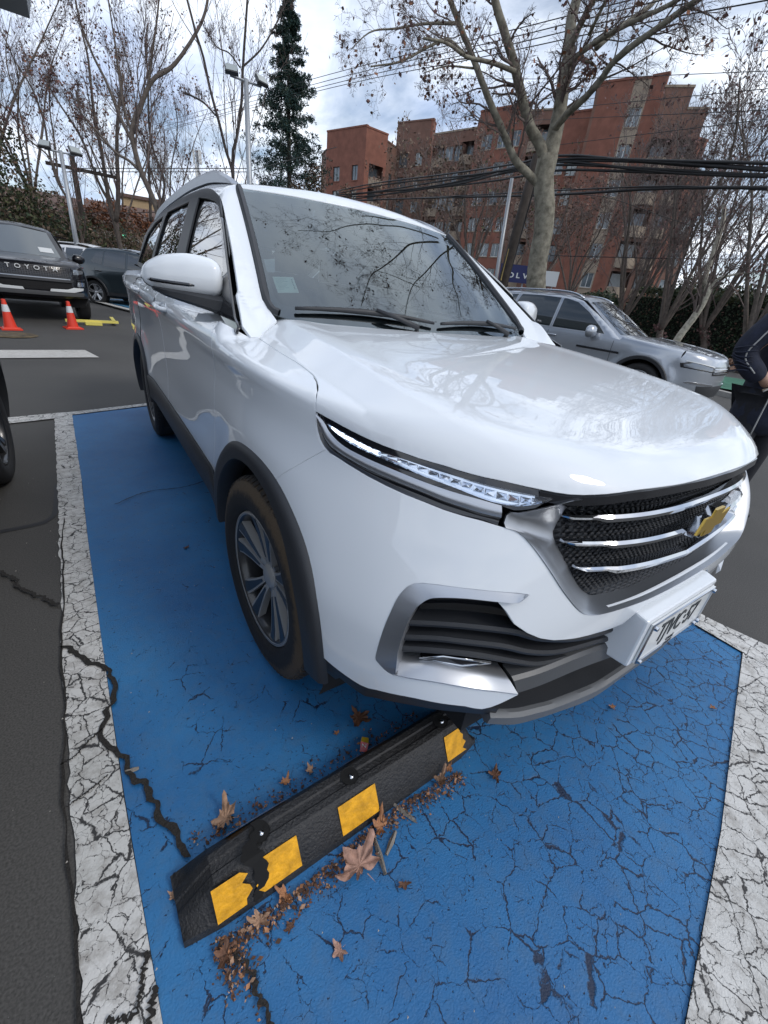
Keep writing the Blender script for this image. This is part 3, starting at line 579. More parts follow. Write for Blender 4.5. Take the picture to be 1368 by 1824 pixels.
# mesh backing
gm = np.vstack([gi, (ht[::-1] + np.array([0, .04, -.02]))]); gm2 = gm[:, [0, 2]] * 1.0
def mp_front(uv): return np.c_[uv[:, 0], np.full(len(uv), 1.0), uv[:, 1]], np.tile([0, -1., 0], (len(uv), 1))
d = skin(F_body, offset_poly(gm2, -.004), mp_front, .03, off=-.046, skirt=0); obj('grille_mesh', d[0], d[1], M['mesh'], car, normals=d[2])
# staggered rows of small mesh teeth, real relief
tm = MB(); row = 0; z = .662
while z < .895:
    x = -.46 + (row % 2) * .0085
    xs = np.arange(x, .461, .017); P = on_front(F_body, np.c_[xs, np.full(len(xs), z)], -.044)
    ins = inside(np.c_[xs, np.full(len(xs), z)], gm2)
    for p, k in zip(P, ins):
        if k and not np.isnan(p[0]):
            a = .0066; tm.add([(p[0] - a, p[1], p[2] - .003), (p[0] + a, p[1], p[2] - .003), (p[0] + a * .6, p[1] - .004, p[2] + .0015), (p[0] - a * .6, p[1] - .004, p[2] + .0015), (p[0] - a * .6, p[1], p[2] + .0035), (p[0] + a * .6, p[1], p[2] + .0035)], [(0, 1, 2, 3), (3, 2, 5, 4), (0, 3, 4), (1, 5, 2)])
    z += .0078; row += 1
tag(tm.build('mesh_teeth', M['black_plastic'], car), kind='stuff')
# three chrome bars with a stepped end
for key, zc, dz in (('bar1', .850, .0), ('bar2', .794, -.022), ('bar3', .738, -.046)):
    tip = TR[key][0][0]; step = TR[key][2][0] + .004
    xs = np.r_[np.linspace(tip, step, 5), np.linspace(step + .022, 0, 24)]
    zz = TR[key][0][2] + dz * np.clip((xs - tip) / (0 - tip), 0, 1)
    C0 = on_front(F_body, np.c_[xs, zz], -.040)
    hh = np.where(xs <= step + 1e-6, .0055, .0095); hh[0] = .003; pr = np.where(xs <= step + 1e-6, .022, .030); pr[0] = .012
    fr = C0 + np.c_[np.zeros(len(xs)), -pr, np.zeros(len(xs))]
    Z = np.c_[np.zeros((len(xs), 2)), hh]
    rows = [C0 + Z, fr + Z * .9 + np.array([0, .006, 0]), fr + Z * .2, fr - Z * .8 + np.array([0, .002, 0]), C0 - Z * 1.1]
    rows = [sym(r) for r in rows]
    v, f = capped(rows); obj('chrome_bar', v, f, M['chrome'], car, smooth=30)
# bow tie badge
ec = on_front(F_body, [(0, .800)], .0)[0] + np.array([0, .006, 0])
def bow(s, dy):
    pts = [(-.092, -.018), (-.076, .030), (-.030, .030), (-.026, .046), (.034, .046), (.030, .030), (.082, .030), (.092, .018), (.076, -.030), (.030, -.030), (.026, -.046), (-.034, -.046), (-.030, -.030), (-.082, -.030)]
    pts = [(-.088, -.030), (-.070, .020), (-.030, .020), (-.024, .042), (.040, .042), (.034, .020), (.088, .030), (.070, -.020), (.030, -.020), (.024, -.042), (-.040, -.042), (-.034, -.020)]
    return [(ec[0] + x * s, ec[1] + dy, ec[2] + z * s) for x, z in pts]
bd = bpy.data.objects.new('badge', None); COL.objects.link(bd); bd.parent = car
b = MB(); b.prism(bow(1.0, .0), (0, .018, 0)); b.build('badge_rim', M['chrome'], bd)
b = MB(); b.prism(bow(.86, -.004), (0, .01, 0)); b.build('badge_face', M['gold'], bd)
# lower bumper -------------------------------------------------------
pk = np.vstack([TR['frame_in'][3:], [(-.74, .15, .45), (-.56, .05, .43), (-.4, .03, .40), (-.2, .02, .365), (0, .02, .36)]])
pk2 = np.vstack([[(-.62, .70)], [(-.70, .70)], [(-.80, .62)], [(-.83, .44)], [(-.6, .36)], [(-.3, .30)], [(0, .29)]]); pk2 = np.vstack([[(0, .64)], [(-.5, .67)], pk2])
pkf = np.vstack([pk2, pk2[1:-1][::-1] * np.array([-1, 1])])
d = panel(F_body, on_front(F_body, pkf[np.abs(pkf[:, 0]) < .84], 0), (0, .8, .5), sp=.04, off=-.075, skirt=0)
obj('bumper_pocket', d[0], d[1], M['gloss_black'], car, normals=d[2])
def slat(name, key, m, h0, h1, dep, endz, off_extra=0.0):
    c = np.vstack([TR[key], [(0, TR[key][-1][1] - .002, endz)]]); c = cr(c, 36); N_ = normal(F_body, c); N_[:, 2] = 0
    up_ = np.array([0, 0, 1.])
    rows = [c - N_ * dep + up_ * h0 * .6, c - N_ * .004 + up_ * h0, c + N_ * off_extra, c - N_ * .002 - up_ * h1, c - N_ * dep - up_ * h1 * .8]
    rows = [sym(r) for r in rows]; v, f = capped(rows); return obj(name, v, f, m, car, smooth=40)
slat('air_intake_slat', 'slat1', M['black_plastic'], .008, .007, .05, .490)
slat('air_intake_slat', 'slat2', M['black_plastic'], .008, .007, .05, .440)
slat('air_intake_slat', 'slat3', M['black_plastic'], .008, .007, .05, .392)
# wide grey slat
bt = sym(cr(np.vstack([TR['biglip_top'], [(-.1, .012, .425), (0, .012, .41)]]), 30)); bb = sym(cr(np.vstack([TR['biglip_bot'], [(0, .013, .355)]]), 30))
Nb = normal(F_body, bt); Nc = normal(F_body, bb)
v, f = capped([bt - Nb * .05, bt - Nb * .012, bt + (bb - bt) * .15 - Nb * .004, bb - Nc * .002 + np.array([0, 0, .004]), bb - Nc * .01, bb - Nc * .05]); obj('lower_grille_blade', v, f, M['grey_dark'], car, smooth=35)
# skid lip
lt_ = sym(cr(np.vstack([TR['lip_top'][:-1], [(-.1, .010, .282), (0, .010, .280)]]), 36)); lb_ = sym(cr(np.vstack([TR['lip_bot'][:-1], [(-.2, .010, .245), (0, .010, .242)]]), 36))
Na = normal(F_body, lt_); Na[:, 2] = 0
v, f = loft([lt_ - Na * .12 + np.array([0, 0, .012]), lt_ - Na * .05, lt_ - Na * .0135]); obj('lip_shelf', v, f, M['black_plastic'], car, smooth=40)
v, f = capped([lt_ - Na * .014, lt_ - Na * .003, lt_ * .8 + lb_ * .2 + Na * .006, lb_ + Na * .004 + np.array([0, 0, .006]), lb_ - Na * .006, lb_ - Na * .05 + np.array([0, 0, -.004])])
obj('skid_lip', v, f, M['grey_plastic'], car, smooth=40)
# black opening behind lip
a = sym(cr(np.vstack([[(-.64, .075, .40)], TR['biglip_bot'], [(0, .013, .355)]]), 30)) + np.array([0, .05, .0]); b_ = lt_[np.linspace(0, len(lt_) - 1, len(a)).astype(int)] + np.array([0, .09, .012])
v, f = loft([a, b_]); obj('lower_opening', v, f, M['gloss_black'], car)
# black cladding from the wheel arch round under the bumper
for mi in (False, True):
    wb = cr(np.vstack([[(-.897, .405, .42)], TR['arch_bot'], TR['white_bot'][:-1], [(-.60, .052, .400)]]), 30); Nw = normal(F_body, wb); Nw[:, 2] = 0
    t = np.linspace(0, 1, 30)[:, None]
    dn = np.where(t < .12, .10, .085 - .03 * t); q1 = wb + np.array([0, 0, -1.]) * dn * .45; q2 = wb - Nw * (.035 + .02 * t) + np.array([0, 0, -1.]) * dn; q3 = q2 - Nw * .12 + np.array([0, 0, .0])
    v, f = loft([wb - Nw * .02, wb - Nw * .0015, q1 - Nw * .006, q2, q3]); obj('lower_cladding', v * np.array([-1 if mi else 1, 1, 1]), f, M['black_plastic'], car, smooth=50)
    # fog light frame
    fo, fi = cr(TR['frame_out'], 60), cr(TR['frame_in'], 60); No = normal(F_body, fo)
    sg = np.array([-1 if mi else 1, 1, 1])
    Ni = normal(F_body, fi); v, f = loft([fo - No * .015, fo + No * .001, fo * .92 + fi * .08 + No * .001, fi * .92 + fo * .08 - No * .001, fi, fi - Ni * .012, fi - Ni * .075])
    obj('fog_light_frame', v * sg, f, M['silver'], car, smooth=28)
    bt2, bb2 = cr(TR['blade_top'], 24), cr(TR['blade_bot'], 24); Nt, Nn2 = normal(F_body, bt2), normal(F_body, bb2)
    v, f = capped([bt2 - Nt * .04, bt2, bt2 * .85 + bb2 * .15 + Nt * .010, bt2 * .25 + bb2 * .75 + Nt * .014, bb2 + Nn2 * .002, bb2 - Nn2 * .03])
    obj('bumper_blade', v * sg, f, M['silver'], car, smooth=28)
    # small chrome reflector outline and the parking sensor
    ft = TR['fog_trim']; b = MB(); b.tube(np.vstack([ft, ft[:1]]) * sg, .004, 4); b.build('reflector_trim', M['chrome'], car, smooth=True)
    b = MB(); b.prism(ft * sg, normal(F_body, ft)[0] * sg * -.02); b.build('fog_reflector', M['gloss_black'], car)
    s0 = on_front(F_body, [(-.735, .668)], -.035)[0]; b = MB(); b.tube([(s0 + np.array([0, .03, 0])) * sg, (s0 + np.array([-.004, -.008, -.006])) * sg, (s0 + np.array([-.004, -.011, -.007])) * sg], [.019, .017, .012], 14); b.build('parking_sensor', M['silver_dark'], car, smooth=35)
# plate bracket, plate, characters
pb = bpy.data.objects.new('plate_holder', None); COL.objects.link(pb); pb.parent = car
py = -.034; zt, zb = .572, .416; hw = .208
yb = .06
pts = [(-hw, zb), (hw, zb), (hw, zt), (-hw, zt)]
b = MB(); fr = [(x, py, z) for x, z in pts]; bk = [(x * 1.03, yb, z + (.022 if z > .5 else -.004)) for x, z in pts]
b.add(fr + bk, [(0, 1, 2, 3), (7, 6, 5, 4), (0, 4, 5, 1), (1, 5, 6, 2), (2, 6, 7, 3), (3, 7, 4, 0)]); o = b.build('plate_box', M['white'], pb)
mod = o.modifiers.new('bevel', 'BEVEL'); mod.width = .006; mod.segments = 2
b = MB(); b.box((0, py - .0035, .492), (.372, .005, .132)); o = b.build('licence_plate', M['plate_white'], pb)
b = MB()
for c, dd in (((0, py - .008, .556), (.37, .004, .004)), ((0, py - .008, .428), (.37, .004, .004)), ((-.184, py - .008, .492), (.004, .004, .130)), ((.184, py - .008, .492), (.004, .004, .130))): b.box(c, dd)
b.build('plate_border', M['chrome'], pb)
text('plate_characters', 'TJVC\u00b757', .096, M['plate_ink'], pb, (0, py - .0065, .496), (R(90), 0, 0), .0012, sx=.70, bold=.0008)
text('plate_country', 'CHILE', .018, M['plate_ink'], pb, (0, py - .0065, .439), (R(90), 0, 0), .0008)
for x, z in ((-.176, .434), (.176, .434), (.176, .548), (-.176, .548), (.150, .434)):
    b = MB(); b.lathe([(.0001, -.012), (.006, -.011), (.0075, -.004), (.0075, .0)], c=(0, 0, 0), k=12); o = b.build('plate_bolt', M['chrome'], pb, smooth=40); o.location = (x, py - .006, z); o.rotation_euler = (R(-90), 0, 0); o.rotation_euler = (R(-90), 0, 0)
# arch mouldings, liners
for yc in (YF, YR):
    for mi in (False, True):
        lo_b = 192 if yc == YF else 172; a1 = 178 if yc == YF else 190; a0 = -3 if yc == YF else 4
        n = 56; out_ = arch_pts(yc, arch_r, n, a0, a1); inn_ = arch_pts(yc, .398, n, a0, a1)
        def lay(t, off):
            q = on_side(F_body, out_ * (1 - t) + inn_ * t, off); return q
        rows = [lay(0, -.004), lay(0.0, .004), lay(.14, .012), lay(.5, .015), lay(.93, .016), lay(1., .010)]
        r6 = rows[-1] + np.array([.07, 0, 0]); rows.append(r6)
        v, f = loft(rows); obj('arch_moulding', v * np.array([-1 if mi else 1, 1, 1]), f, M['black_plastic'], car, smooth=45)
        b = MB(); th = np.radians(np.linspace(-25, 205, 30)); A = np.c_[np.full(30, -.86), yc - .42 * np.cos(th), .345 + .42 * np.sin(th)]; B = A + np.array([.36, 0, 0])
        v, f = loft([A, B]); v2 = list(v) + [(-.5, yc, .345)]; b.add(v2, f); b.add([tuple(x) for x in B] + [(-.50, yc, .2)], [(i, i + 1, 30) for i in range(29)])
        o = b.build('wheel_liner', M['dark_void'], car, smooth=True)
        if mi: o.scale = (-1, 1, 1)
# doors and side
arch_rear = arch_pts(YR, lambda t: arch_r(t) - .012, 50, 0, 178)
sill_t = lambda y: .528 + .02 * (np.asarray(y) - 1.3)
def yz(*p): return np.array(p, float)
ys = np.linspace(1.262, 2.44, 16)
fd = np.vstack([dseam[::-1][0:1], np.c_[ys, belt(ys)], yz((2.448, .9), (2.452, .60)), yz((2.45, sill_t(2.45))), np.c_[np.linspace(2.3, 1.36, 8), sill_t(np.linspace(2.3, 1.36, 8))], dseam[:-1]])
d = side_panel(F_body, fd, sp=.03, gap=.002); both('front_door', d, M['white'], car)
front_part = arch_rear[arch_rear[:, 1] > .545]; fp = front_part[front_part[:, 0] < YR - .14]
ys = np.linspace(2.455, 3.40, 12)
rdp = np.vstack([np.c_[ys, belt(ys)], yz((3.43, 1.0), (3.42, .86)), fp[::-1][0:] , yz((3.05, sill_t(3.05))), np.c_[np.linspace(2.95, 2.46, 5), sill_t(np.linspace(2.95, 2.46, 5))], yz((2.456, .9))])
d = side_panel(F_body, rdp, sp=.03, gap=.002); both('rear_door', d, M['white'], car)
ys = np.linspace(3.41, 4.50, 10)
rq = np.vstack([np.c_[ys, belt(ys)], yz((4.52, .8), (4.5, .42), (4.02, .42)), arch_rear[::-1][:-1][arch_rear[::-1][:-1][:, 0] > YR - .13], yz((3.44, .86), (3.45, 1.0))])
d = side_panel(F_body, rq, sp=.035, gap=.002); both('rear_quarter', d, M['white'], car)
for mi in (False, True):
    sg = np.array([-1 if mi else 1, 1, 1]); ys = np.linspace(1.26, 3.16, 40); zt_ = sill_t(ys); zt_ = np.where(ys < 1.40, .47 + (ys - 1.26) * .4, zt_)
    zbm = .40 + .01 * (ys - 1.3)
    rows = [on_side(F_body, np.c_[ys, zt_], -.004), on_side(F_body, np.c_[ys, zt_], .004), on_side(F_body, np.c_[ys, zt_ - .012], .010), on_side(F_body, np.c_[ys, zbm], .012)]
    rows.append(rows[-1] + np.array([.03, 0, -.045])); rows.append(rows[-1] + np.array([.25, 0, -.02]))
    v, f = loft(rows); obj('sill_trim', v * sg, f, M['black_plastic'], car, smooth=40)
    for yh, zh in ((2.17, 1.068), (3.17, 1.108)):
        c = on_side(F_body, [(yh, zh)])[0]; b = MB(); t = np.linspace(-1, 1, 13)
        path = np.c_[c[0] - .030 * (1 - t ** 6) , yh + t * .105, zh + t * .006]; rr = .010 + .004 * (1 - t ** 2)
        b.tube(path * sg, rr, 8); o = b.build('door_handle', M['white'], car, smooth=True)
        b = MB(); th = np.linspace(0, 2 * math.pi, 24, endpoint=False); P = on_side(F_body, np.c_[yh + .075 * np.cos(th) + .0, zh - .004 + .026 * np.sin(th)], .0006)
        Pi = on_side(F_body, np.c_[yh + .06 * np.cos(th), zh - .004 + .018 * np.sin(th)], -.018)
        b.add(list(P * sg) + list(Pi * sg) + [Pi.mean(0) * sg], [(i, (i + 1) % 24, 24 + (i + 1) % 24, 24 + i) for i in range(24)] + [(24 + i, 24 + (i + 1) % 24, 48) for i in range(24)]); b.build('handle_cup', M['white'], car, smooth=True)
# rear end (hidden side): tailgate and bumper as one closing panel
tp = [(-.80, .45), (.80, .45), (.78, 1.15), (-.78, 1.15)]
def mp_back(uv): return np.c_[uv[:, 0], np.full(len(uv), 3.0), uv[:, 1]], np.tile([0, 1., 0], (len(uv), 1))
d = skin(F_body, np.array(tp), mp_back, .08, skirt=.02); obj('tailgate', d[0], d[1], M['white'], car)
# near-black strips that paint the shade inside the shut lines
def shut_line(curve, w_=.016, off=-.0065, n=40, F=None):
    F = F or F_body; c = cr(curve, n); N_ = normal(F, c); t_ = np.gradient(c, axis=0); t_ /= np.linalg.norm(t_, axis=1)[:, None]; s_ = np.cross(t_, N_); c = c + N_ * off
    v, f = loft([c - s_ * w_ / 2, c + s_ * w_ / 2])
    for mi in (False, True): obj('panel_gap', v * np.array([-1 if mi else 1, 1, 1]), f, M['dark_void'], car)
shut_line(shut[1:]); shut_line(seam); shut_line(door_front, .014)
for yq in (2.451, 3.425): 
    zz = np.linspace(.56 if yq < 3 else .90, float(belt(yq)) - .02, 14); shut_line(on_side(F_body, np.c_[np.full(14, yq), zz]), .014)
# cabin ---------------------------------------------------------------
cc = (0, 2.6, .95)
wl = cr(TR['ws_left'], 40); wt = np.vstack([TR['ws_top'], [(0, 1.848, 1.580)]])
wbm = np.array([(-.56, 1.24, 1.105), (-.46, 1.21, 1.102), (-.24, 1.165, 1.098), (0, 1.15, 1.095)])
left = np.vstack([wbm[::-1], wl[::-1], cr(wt, 12)]); ws = np.vstack([left, (left[1:-1] * np.array([-1, 1, 1]))[::-1]])
d = panel(F_cabin, ws, (0, 2.4, 1.0), sp=.035, off=0, skirt=.004); obj('windshield', d[0], d[1], M['wind_glass'], car, normals=d[2])
# printed dark band behind the glass edge
fi = cr(np.vstack([[(-.02, 1.80, 1.535)], [(-.30, 1.803, 1.532)], [(-.52, 1.825, 1.523)], [(-.572, 1.83, 1.52)], TR['frit'][1:], [(-.1, 1.235, 1.163), (0, 1.233, 1.163)]]), 90)
fo = cr(np.vstack([[(-.02, 1.848, 1.58)], [(-.30, 1.862, 1.576)], TR['ws_top'][0], TR['ws_left'], [(-.46, 1.21, 1.102), (-.24, 1.165, 1.098), (0, 1.15, 1.095)]]), 90)
# match by nearest direction: resample the outer curve to follow the inner one
idx = [int(np.argmin(np.linalg.norm(fo - p, axis=1))) for p in fi]; idx = np.maximum.accumulate(idx); idx[0] = 0; idx[-1] = len(fo) - 1; fo2 = fo[idx]
def snap(F, P, off=0.0, c=(0, 2.4, 1.0)):
    D = P - np.array(c); D /= np.linalg.norm(D, axis=1)[:, None]; Q = cast(F, c, D, .1, 3, off, 60); return np.where(np.isnan(Q), P, Q)
A, B = snap(F_cabin, fo2, -.006), snap(F_cabin, fi, -.006)
v, f = loft([A, (A + B) / 2, B]); o = obj('windshield_band', v, f, M['frit'], car); obj('windshield_band', v * np.array([-1, 1, 1]), f, M['frit'], car)
for mi in (False, True):                                     # raised black moulding along the glass edge
    c = cr(TR['ws_left'][:-1], 40); Nn_ = normal(F_cabin, c); inw = np.gradient(c, axis=0); inw /= np.linalg.norm(inw, axis=1)[:, None]; inw = np.cross(inw, Nn_); inw *= np.sign((inw @ np.array([1, 0, 0])).mean())
    rows = [c - Nn_ * .01 - inw * .001, c + Nn_ * .006, c + Nn_ * .015 + inw * .007, c + Nn_ * .013 + inw * .020, c - Nn_ * .003 + inw * .028]
    v, f = loft(rows); obj('windshield_moulding', v * np.array([-1 if mi else 1, 1, 1]), f, M['black_plastic'], car, smooth=40)
# roof skin and pillars
yr = np.linspace(1.9, 4.45, 20)
def edge_roof(x, y, off=0.0):
    P = np.c_[x, y, np.full(len(y), 1.2)]; return cast(F_cabin, P, np.tile([0, 0, 1.], (len(y), 1)), 0, .7, off, 60)
rx = np.where(yr < 4, .585, .585 - (yr - 4) * .08)
re = edge_roof(-rx, yr)
rearc = edge_roof(np.array([-.4, -.2, 0]), np.array([4.46, 4.47, 4.47]))
left = np.vstack([[(0, 1.858, 1.585)], (cr(wt, 12)[::-1] + np.array([0, .008, .005]))[1:], re, rearc]); rf = np.vstack([left, (left[1:-1] * np.array([-1, 1, 1]))[::-1]])
d = panel(F_cabin, rf, (0, 2.9, .6), sp=.05, gap=.001, skirt=.012); obj('roof', d[0], d[1], M['white'], car, normals=d[2])
# cant rail and pillar skin between the glass and the roof edge
ff = TR['frame_front']; 
pin = on_side(F_cabin, [(2.9, 1.612), (3.4, 1.605), (3.9, 1.575), (4.25, 1.50), (4.42, 1.36), (4.46, 1.27)])
topf = cr(np.vstack([ff[::-1][:-1], [(-.640, 2.39, 1.600)], pin]), 60)
outer = cr(np.vstack([[(-.768, 1.165, 1.064)], [(-.71, 1.265, 1.09)], TR['ws_left'][:8][::-1] + np.array([-.004, 0, 0]), [(-.592, 1.95, 1.60)], re[1:]]), 60)
outer = np.vstack([[(-.812, 1.125, 1.066), (-.770, 1.150, 1.060), (-.715, 1.225, 1.086), (-.672, 1.262, 1.108)], outer[3:]])
pil = np.vstack([outer, edge_roof(np.array([-.62]), np.array([4.52])), on_side(F_cabin, [(4.50, 1.27)]), topf[::-1]])
F_uni = lambda p: smin(F_body(p), F_cabin(p), .025)
d = panel(F_uni, pil, (0, 2.75, .9), sp=.022, gap=.0012, skirt=.01); both('pillar_skin', d, M['white'], car)
# black side window surround and the panes
ys = np.linspace(1.262, 4.40, 30)
fb = on_side(F_cabin, np.c_[ys[::-1], belt(ys[::-1])], -.001)
sur = np.vstack([topf, fb]); d = panel(F_cabin, sur, (0, 2.75, 1.2), sp=.05, off=-.012, skirt=0); both('window_backing', (d[0], d[1], d[2]), M['seal'], car) if False else None
def yz_of(P): return P[:, [1, 2]]
fg = np.vstack([yz_of(TR['fglass'])[2:], yz((1.47, 1.24), (1.40, 1.175), (1.385, belt(1.385) + .022)), np.c_[np.linspace(1.5, 2.24, 6), belt(np.linspace(1.5, 2.24, 6)) + .022]])
rg = np.vstack([yz((2.475, 1.30), (2.475, 1.44), (2.505, 1.558), (2.75, 1.566), (3.18, 1.560), (3.235, 1.53), (3.27, 1.40), (3.30, 1.28)), np.c_[np.linspace(3.31, 2.475, 7), belt(np.linspace(3.31, 2.475, 7)) + .022]])
qg = np.vstack([yz((3.40, 1.30), (3.36, 1.45), (3.345, 1.552), (3.75, 1.535), (4.10, 1.48), (4.25, 1.36)), np.c_[np.linspace(4.27, 3.42, 6), belt(np.linspace(4.27, 3.42, 6)) + .03]])
holes = [dense_closed(g, .05) for g in (fg, rg, qg)]
# surround = strip lofts round each pane, so that the panes stay see-through
def frame_piece(name, poly, m, off):
    d = side_panel(F_cside, poly, sp=.05, off=off, skirt=.008); return both(name, d, m, car)
tf = yz_of(topf); tf = tf[np.argsort(tf[:, 0])]
up_z = lambda y: np.interp(y, tf[:, 0], tf[:, 1])
def ring(a, b): return np.vstack([a, b[::-1]])
# upper rail above the panes, front triangle, posts, lower rail
yu = np.linspace(1.72, 4.40, 40); lowz = np.interp(yu, [1.72, 1.80, 1.92, 2.09, 2.29, 2.50, 3.2, 3.35, 3.75, 4.1, 4.4], [1.425, 1.475, 1.507, 1.533, 1.556, 1.558, 1.562, 1.552, 1.535, 1.48, 1.25])
frame_piece('window_frame_top', np.vstack([np.c_[yu, np.maximum(up_z(yu), lowz + .01)], np.c_[yu, lowz][::-1]]), M['seal'], .0005)
yf_ = np.array([1.150, 1.21, 1.30, 1.375, 1.45, 1.525, 1.637, 1.715]); zf_ = up_z(yf_)
frame_piece('window_frame_front', np.vstack([np.c_[yf_, zf_], yz((1.735, 1.432), (1.67, 1.392), (1.60, 1.345), (1.535, 1.297), (1.47, 1.24), (1.415, 1.185), (1.40, belt(1.4)), (1.262, 1.080), (1.150, 1.070))]), M['gloss_black'], .0005)
frame_piece('door_post', yz((2.245, 1.17), (2.232, 1.30), (2.258, 1.44), (2.288, 1.558), (2.508, 1.560), (2.478, 1.44), (2.478, 1.18)), M['seal'], .001)
frame_piece('door_post', yz((3.30, 1.22), (3.268, 1.40), (3.233, 1.53), (3.18, 1.564), (3.348, 1.554), (3.362, 1.45), (3.42, 1.22)), M['seal'], .001)
yl = np.linspace(1.38, 4.40, 24); frame_piece('belt_seal', np.vstack([np.c_[yl, belt(yl) + .024], np.c_[yl, belt(yl) - .004][::-1]]), M['seal'], .002)
for g, nm in ((fg, 'door_window'), (rg, 'door_window'), (qg, 'quarter_window')):
    d = side_panel(F_cside, offset_poly(dense_closed(g, .04), -.012), sp=.05, off=-.010, skirt=0); both(nm, d, M['side_glass'], car)
# rear window
d = skin(F_cabin, np.array([(-.66, 1.22), (.66, 1.22), (.54, 1.54), (-.54, 1.54)]), mp_back, .08, off=.004, skirt=.01); obj('rear_window', d[0], d[1], M['side_glass'], car)
d = skin(F_cabin, np.array([(-.70, 1.10), (.70, 1.10), (.56, 1.60), (-.56, 1.60)]), mp_back, .08, off=0, skirt=.02)
# roof rails
for mi in (False, True):
    sg = np.array([-1 if mi else 1, 1, 1]); yy = np.linspace(1.96, 4.25, 40); base = edge_roof(np.full(40, -.575) , yy); t = (yy - yy[0]) / (yy[-1] - yy[0])
    lift = .046 * np.clip(np.minimum(t / .12, (1 - t) / .12), 0, 1) ** .7; rows = []
    for dx, dz in ((-.022, -.004), (-.020, .75), (-.008, 1.0), (.010, .95), (.018, .6), (.016, -.004)):
        rows.append(base + np.c_[np.full(40, dx) - .012, np.zeros(40), np.where(dz < 0, dz, lift * dz + .0)])
    v, f = capped(rows); obj('roof_rail', v * sg, f, M['silver_dark'], car, smooth=40)
# inner shell that closes the view behind the gaps
sh = MB(); sh.box((0, .95, .58), (1.36, .9, .60)); sh.box((0, 2.3, .42), (1.60, 1.7, .36)); sh.box((0, 3.9, .62), (1.3, 1.1, .7)); sh.box((0, 2.2, .24), (1.64, 1.75, .12)); sh.box((0, 2.2, .24), (1.15, 4.1, .12)); sh.box((0, .50, .29), (1.0, .5, .06)); sh.box((0, .18, .52), (1.0, .14, .30))  # lowest boxes added to block skylight and darken the ground below
sh.build('floor_pan', M['dark_void'], car)
# dark inner lining just behind the side skins
for mi in (False, True):
    sg = -1 if mi else 1
    yy = np.linspace(1.36, 4.2, 24); rows = [on_side(F_body, np.c_[yy, np.full(24, z)], -.045) for z in (.56, .75, .95, 1.06)]; rows = [r for r in rows]
    v, f = loft(rows); keep = [q for q in f if not (abs(v[q[0]][1] - YR) < .48 and v[q[0]][2] < .9)]
    obj('door_lining', v * np.array([sg, 1, 1]), keep, M['interior'], car)
rows = []
for z in (.70, .80, .88):
    xs = np.linspace(-.80, .80, 40); rows.append(on_front(F_body, np.c_[xs, np.full(40, z)], -.06))
v, f = loft(rows); obj('bumper_beam', v, f, M['dark_void'], car)
hx = np.array([(x, y) for y in (.25, .6, .95, 1.2) for x in np.linspace(-.74, .74, 12)])
P = cast(F_body, np.c_[hx, np.full(len(hx), .6)], np.tile([0, 0, 1.], (len(hx), 1)), 0, .7, -.03, 60)
v, f = loft(P.reshape(4, 12, 3)); obj('engine_cover', v, f, M['dark_void'], car)
# interior: dashboard, seats, wheel
b = MB(); b.box((0, 1.62, 1.02), (1.36, .70, .12)); b.box((0, 1.92, .93), (1.34, .22, .26)); b.build('dashboard', M['dash'], car)
for x in (-.37, .37):
    for y0, zz0 in ((2.45, .0), (3.35, .05)):
        b = MB(); b.box((x, y0 - .1, .68 + zz0), (.50, .52, .16)); rows = []
        for z, wd, dy, th in ((.72, .24, 0, .09), (.95, .25, .06, .09), (1.18, .22, .13, .07), (1.27, .14, .16, .05)):
            rows.append([(x - wd, y0 + .18 + dy - th, z + zz0), (x + wd, y0 + .18 + dy - th, z + zz0), (x + wd, y0 + .18 + dy + th, z + zz0), (x - wd, y0 + .18 + dy + th, z + zz0)])
        v, f = loft(np.array(rows).transpose(1, 0, 2), True); b.add(v, f); b.box((x, y0 + .18 + .13, 1.24 + zz0), (.44, .10, .04)); b.box((x, y0 + .35, 1.36 + zz0), (.26, .10, .17)); b.build('seat', M['interior'], car, smooth=40)
b = MB(); th = np.linspace(0, 2 * math.pi, 33); b.tube(np.c_[.37 + .185 * np.cos(th), 2.08 + .07 * np.sin(th), 1.04 + .17 * np.sin(th)], .015, 8, cap=False); b.box((.37, 2.06, 1.03), (.34, .05, .08)); b.build('steering_wheel', M['black_plastic'], car, smooth=50)
b = MB(); b.box((0, 1.95, 1.46), (.24, .02, .07)); b.tube([(0, 1.90, 1.52), (0, 1.94, 1.49)], .012, 6); b.build('rear_view_mirror', M['black_plastic'], car)
# paper on the windshield
st = snap(F_cabin, TR['sticker'], -.009); b = MB(); b.add(st, [(0, 1, 2, 3)]); b.build('windshield_paper', M['paper'], car)
su = (st[1] - st[0]); sv = (st[3] - st[0]); b = MB(); nrm_ = np.cross(su, sv); nrm_ /= np.linalg.norm(nrm_); nrm_ *= 1 if nrm_[1] < 0 else -1
for i in range(7):
    c = st[0] + su * .84 + sv * (.17 + i * .095) + nrm_ * .001; b.add([c, c + su * .05, c + su * .05 + sv * .05, c + sv * .05], [(0, 1, 2, 3)])
for i in range(9):
    c = st[0] + su * .10 + sv * (.14 + i * .08) + nrm_ * .001; L = (.5, .42, .55, .3, .5, .46, .38, .5, .25)[i]; b.add([c, c + su * L, c + su * L + sv * .012, c + sv * .012], [(0, 1, 2, 3)])
b.build('paper_print', mat('faded_print', (.22, .30, .30), .8), car)
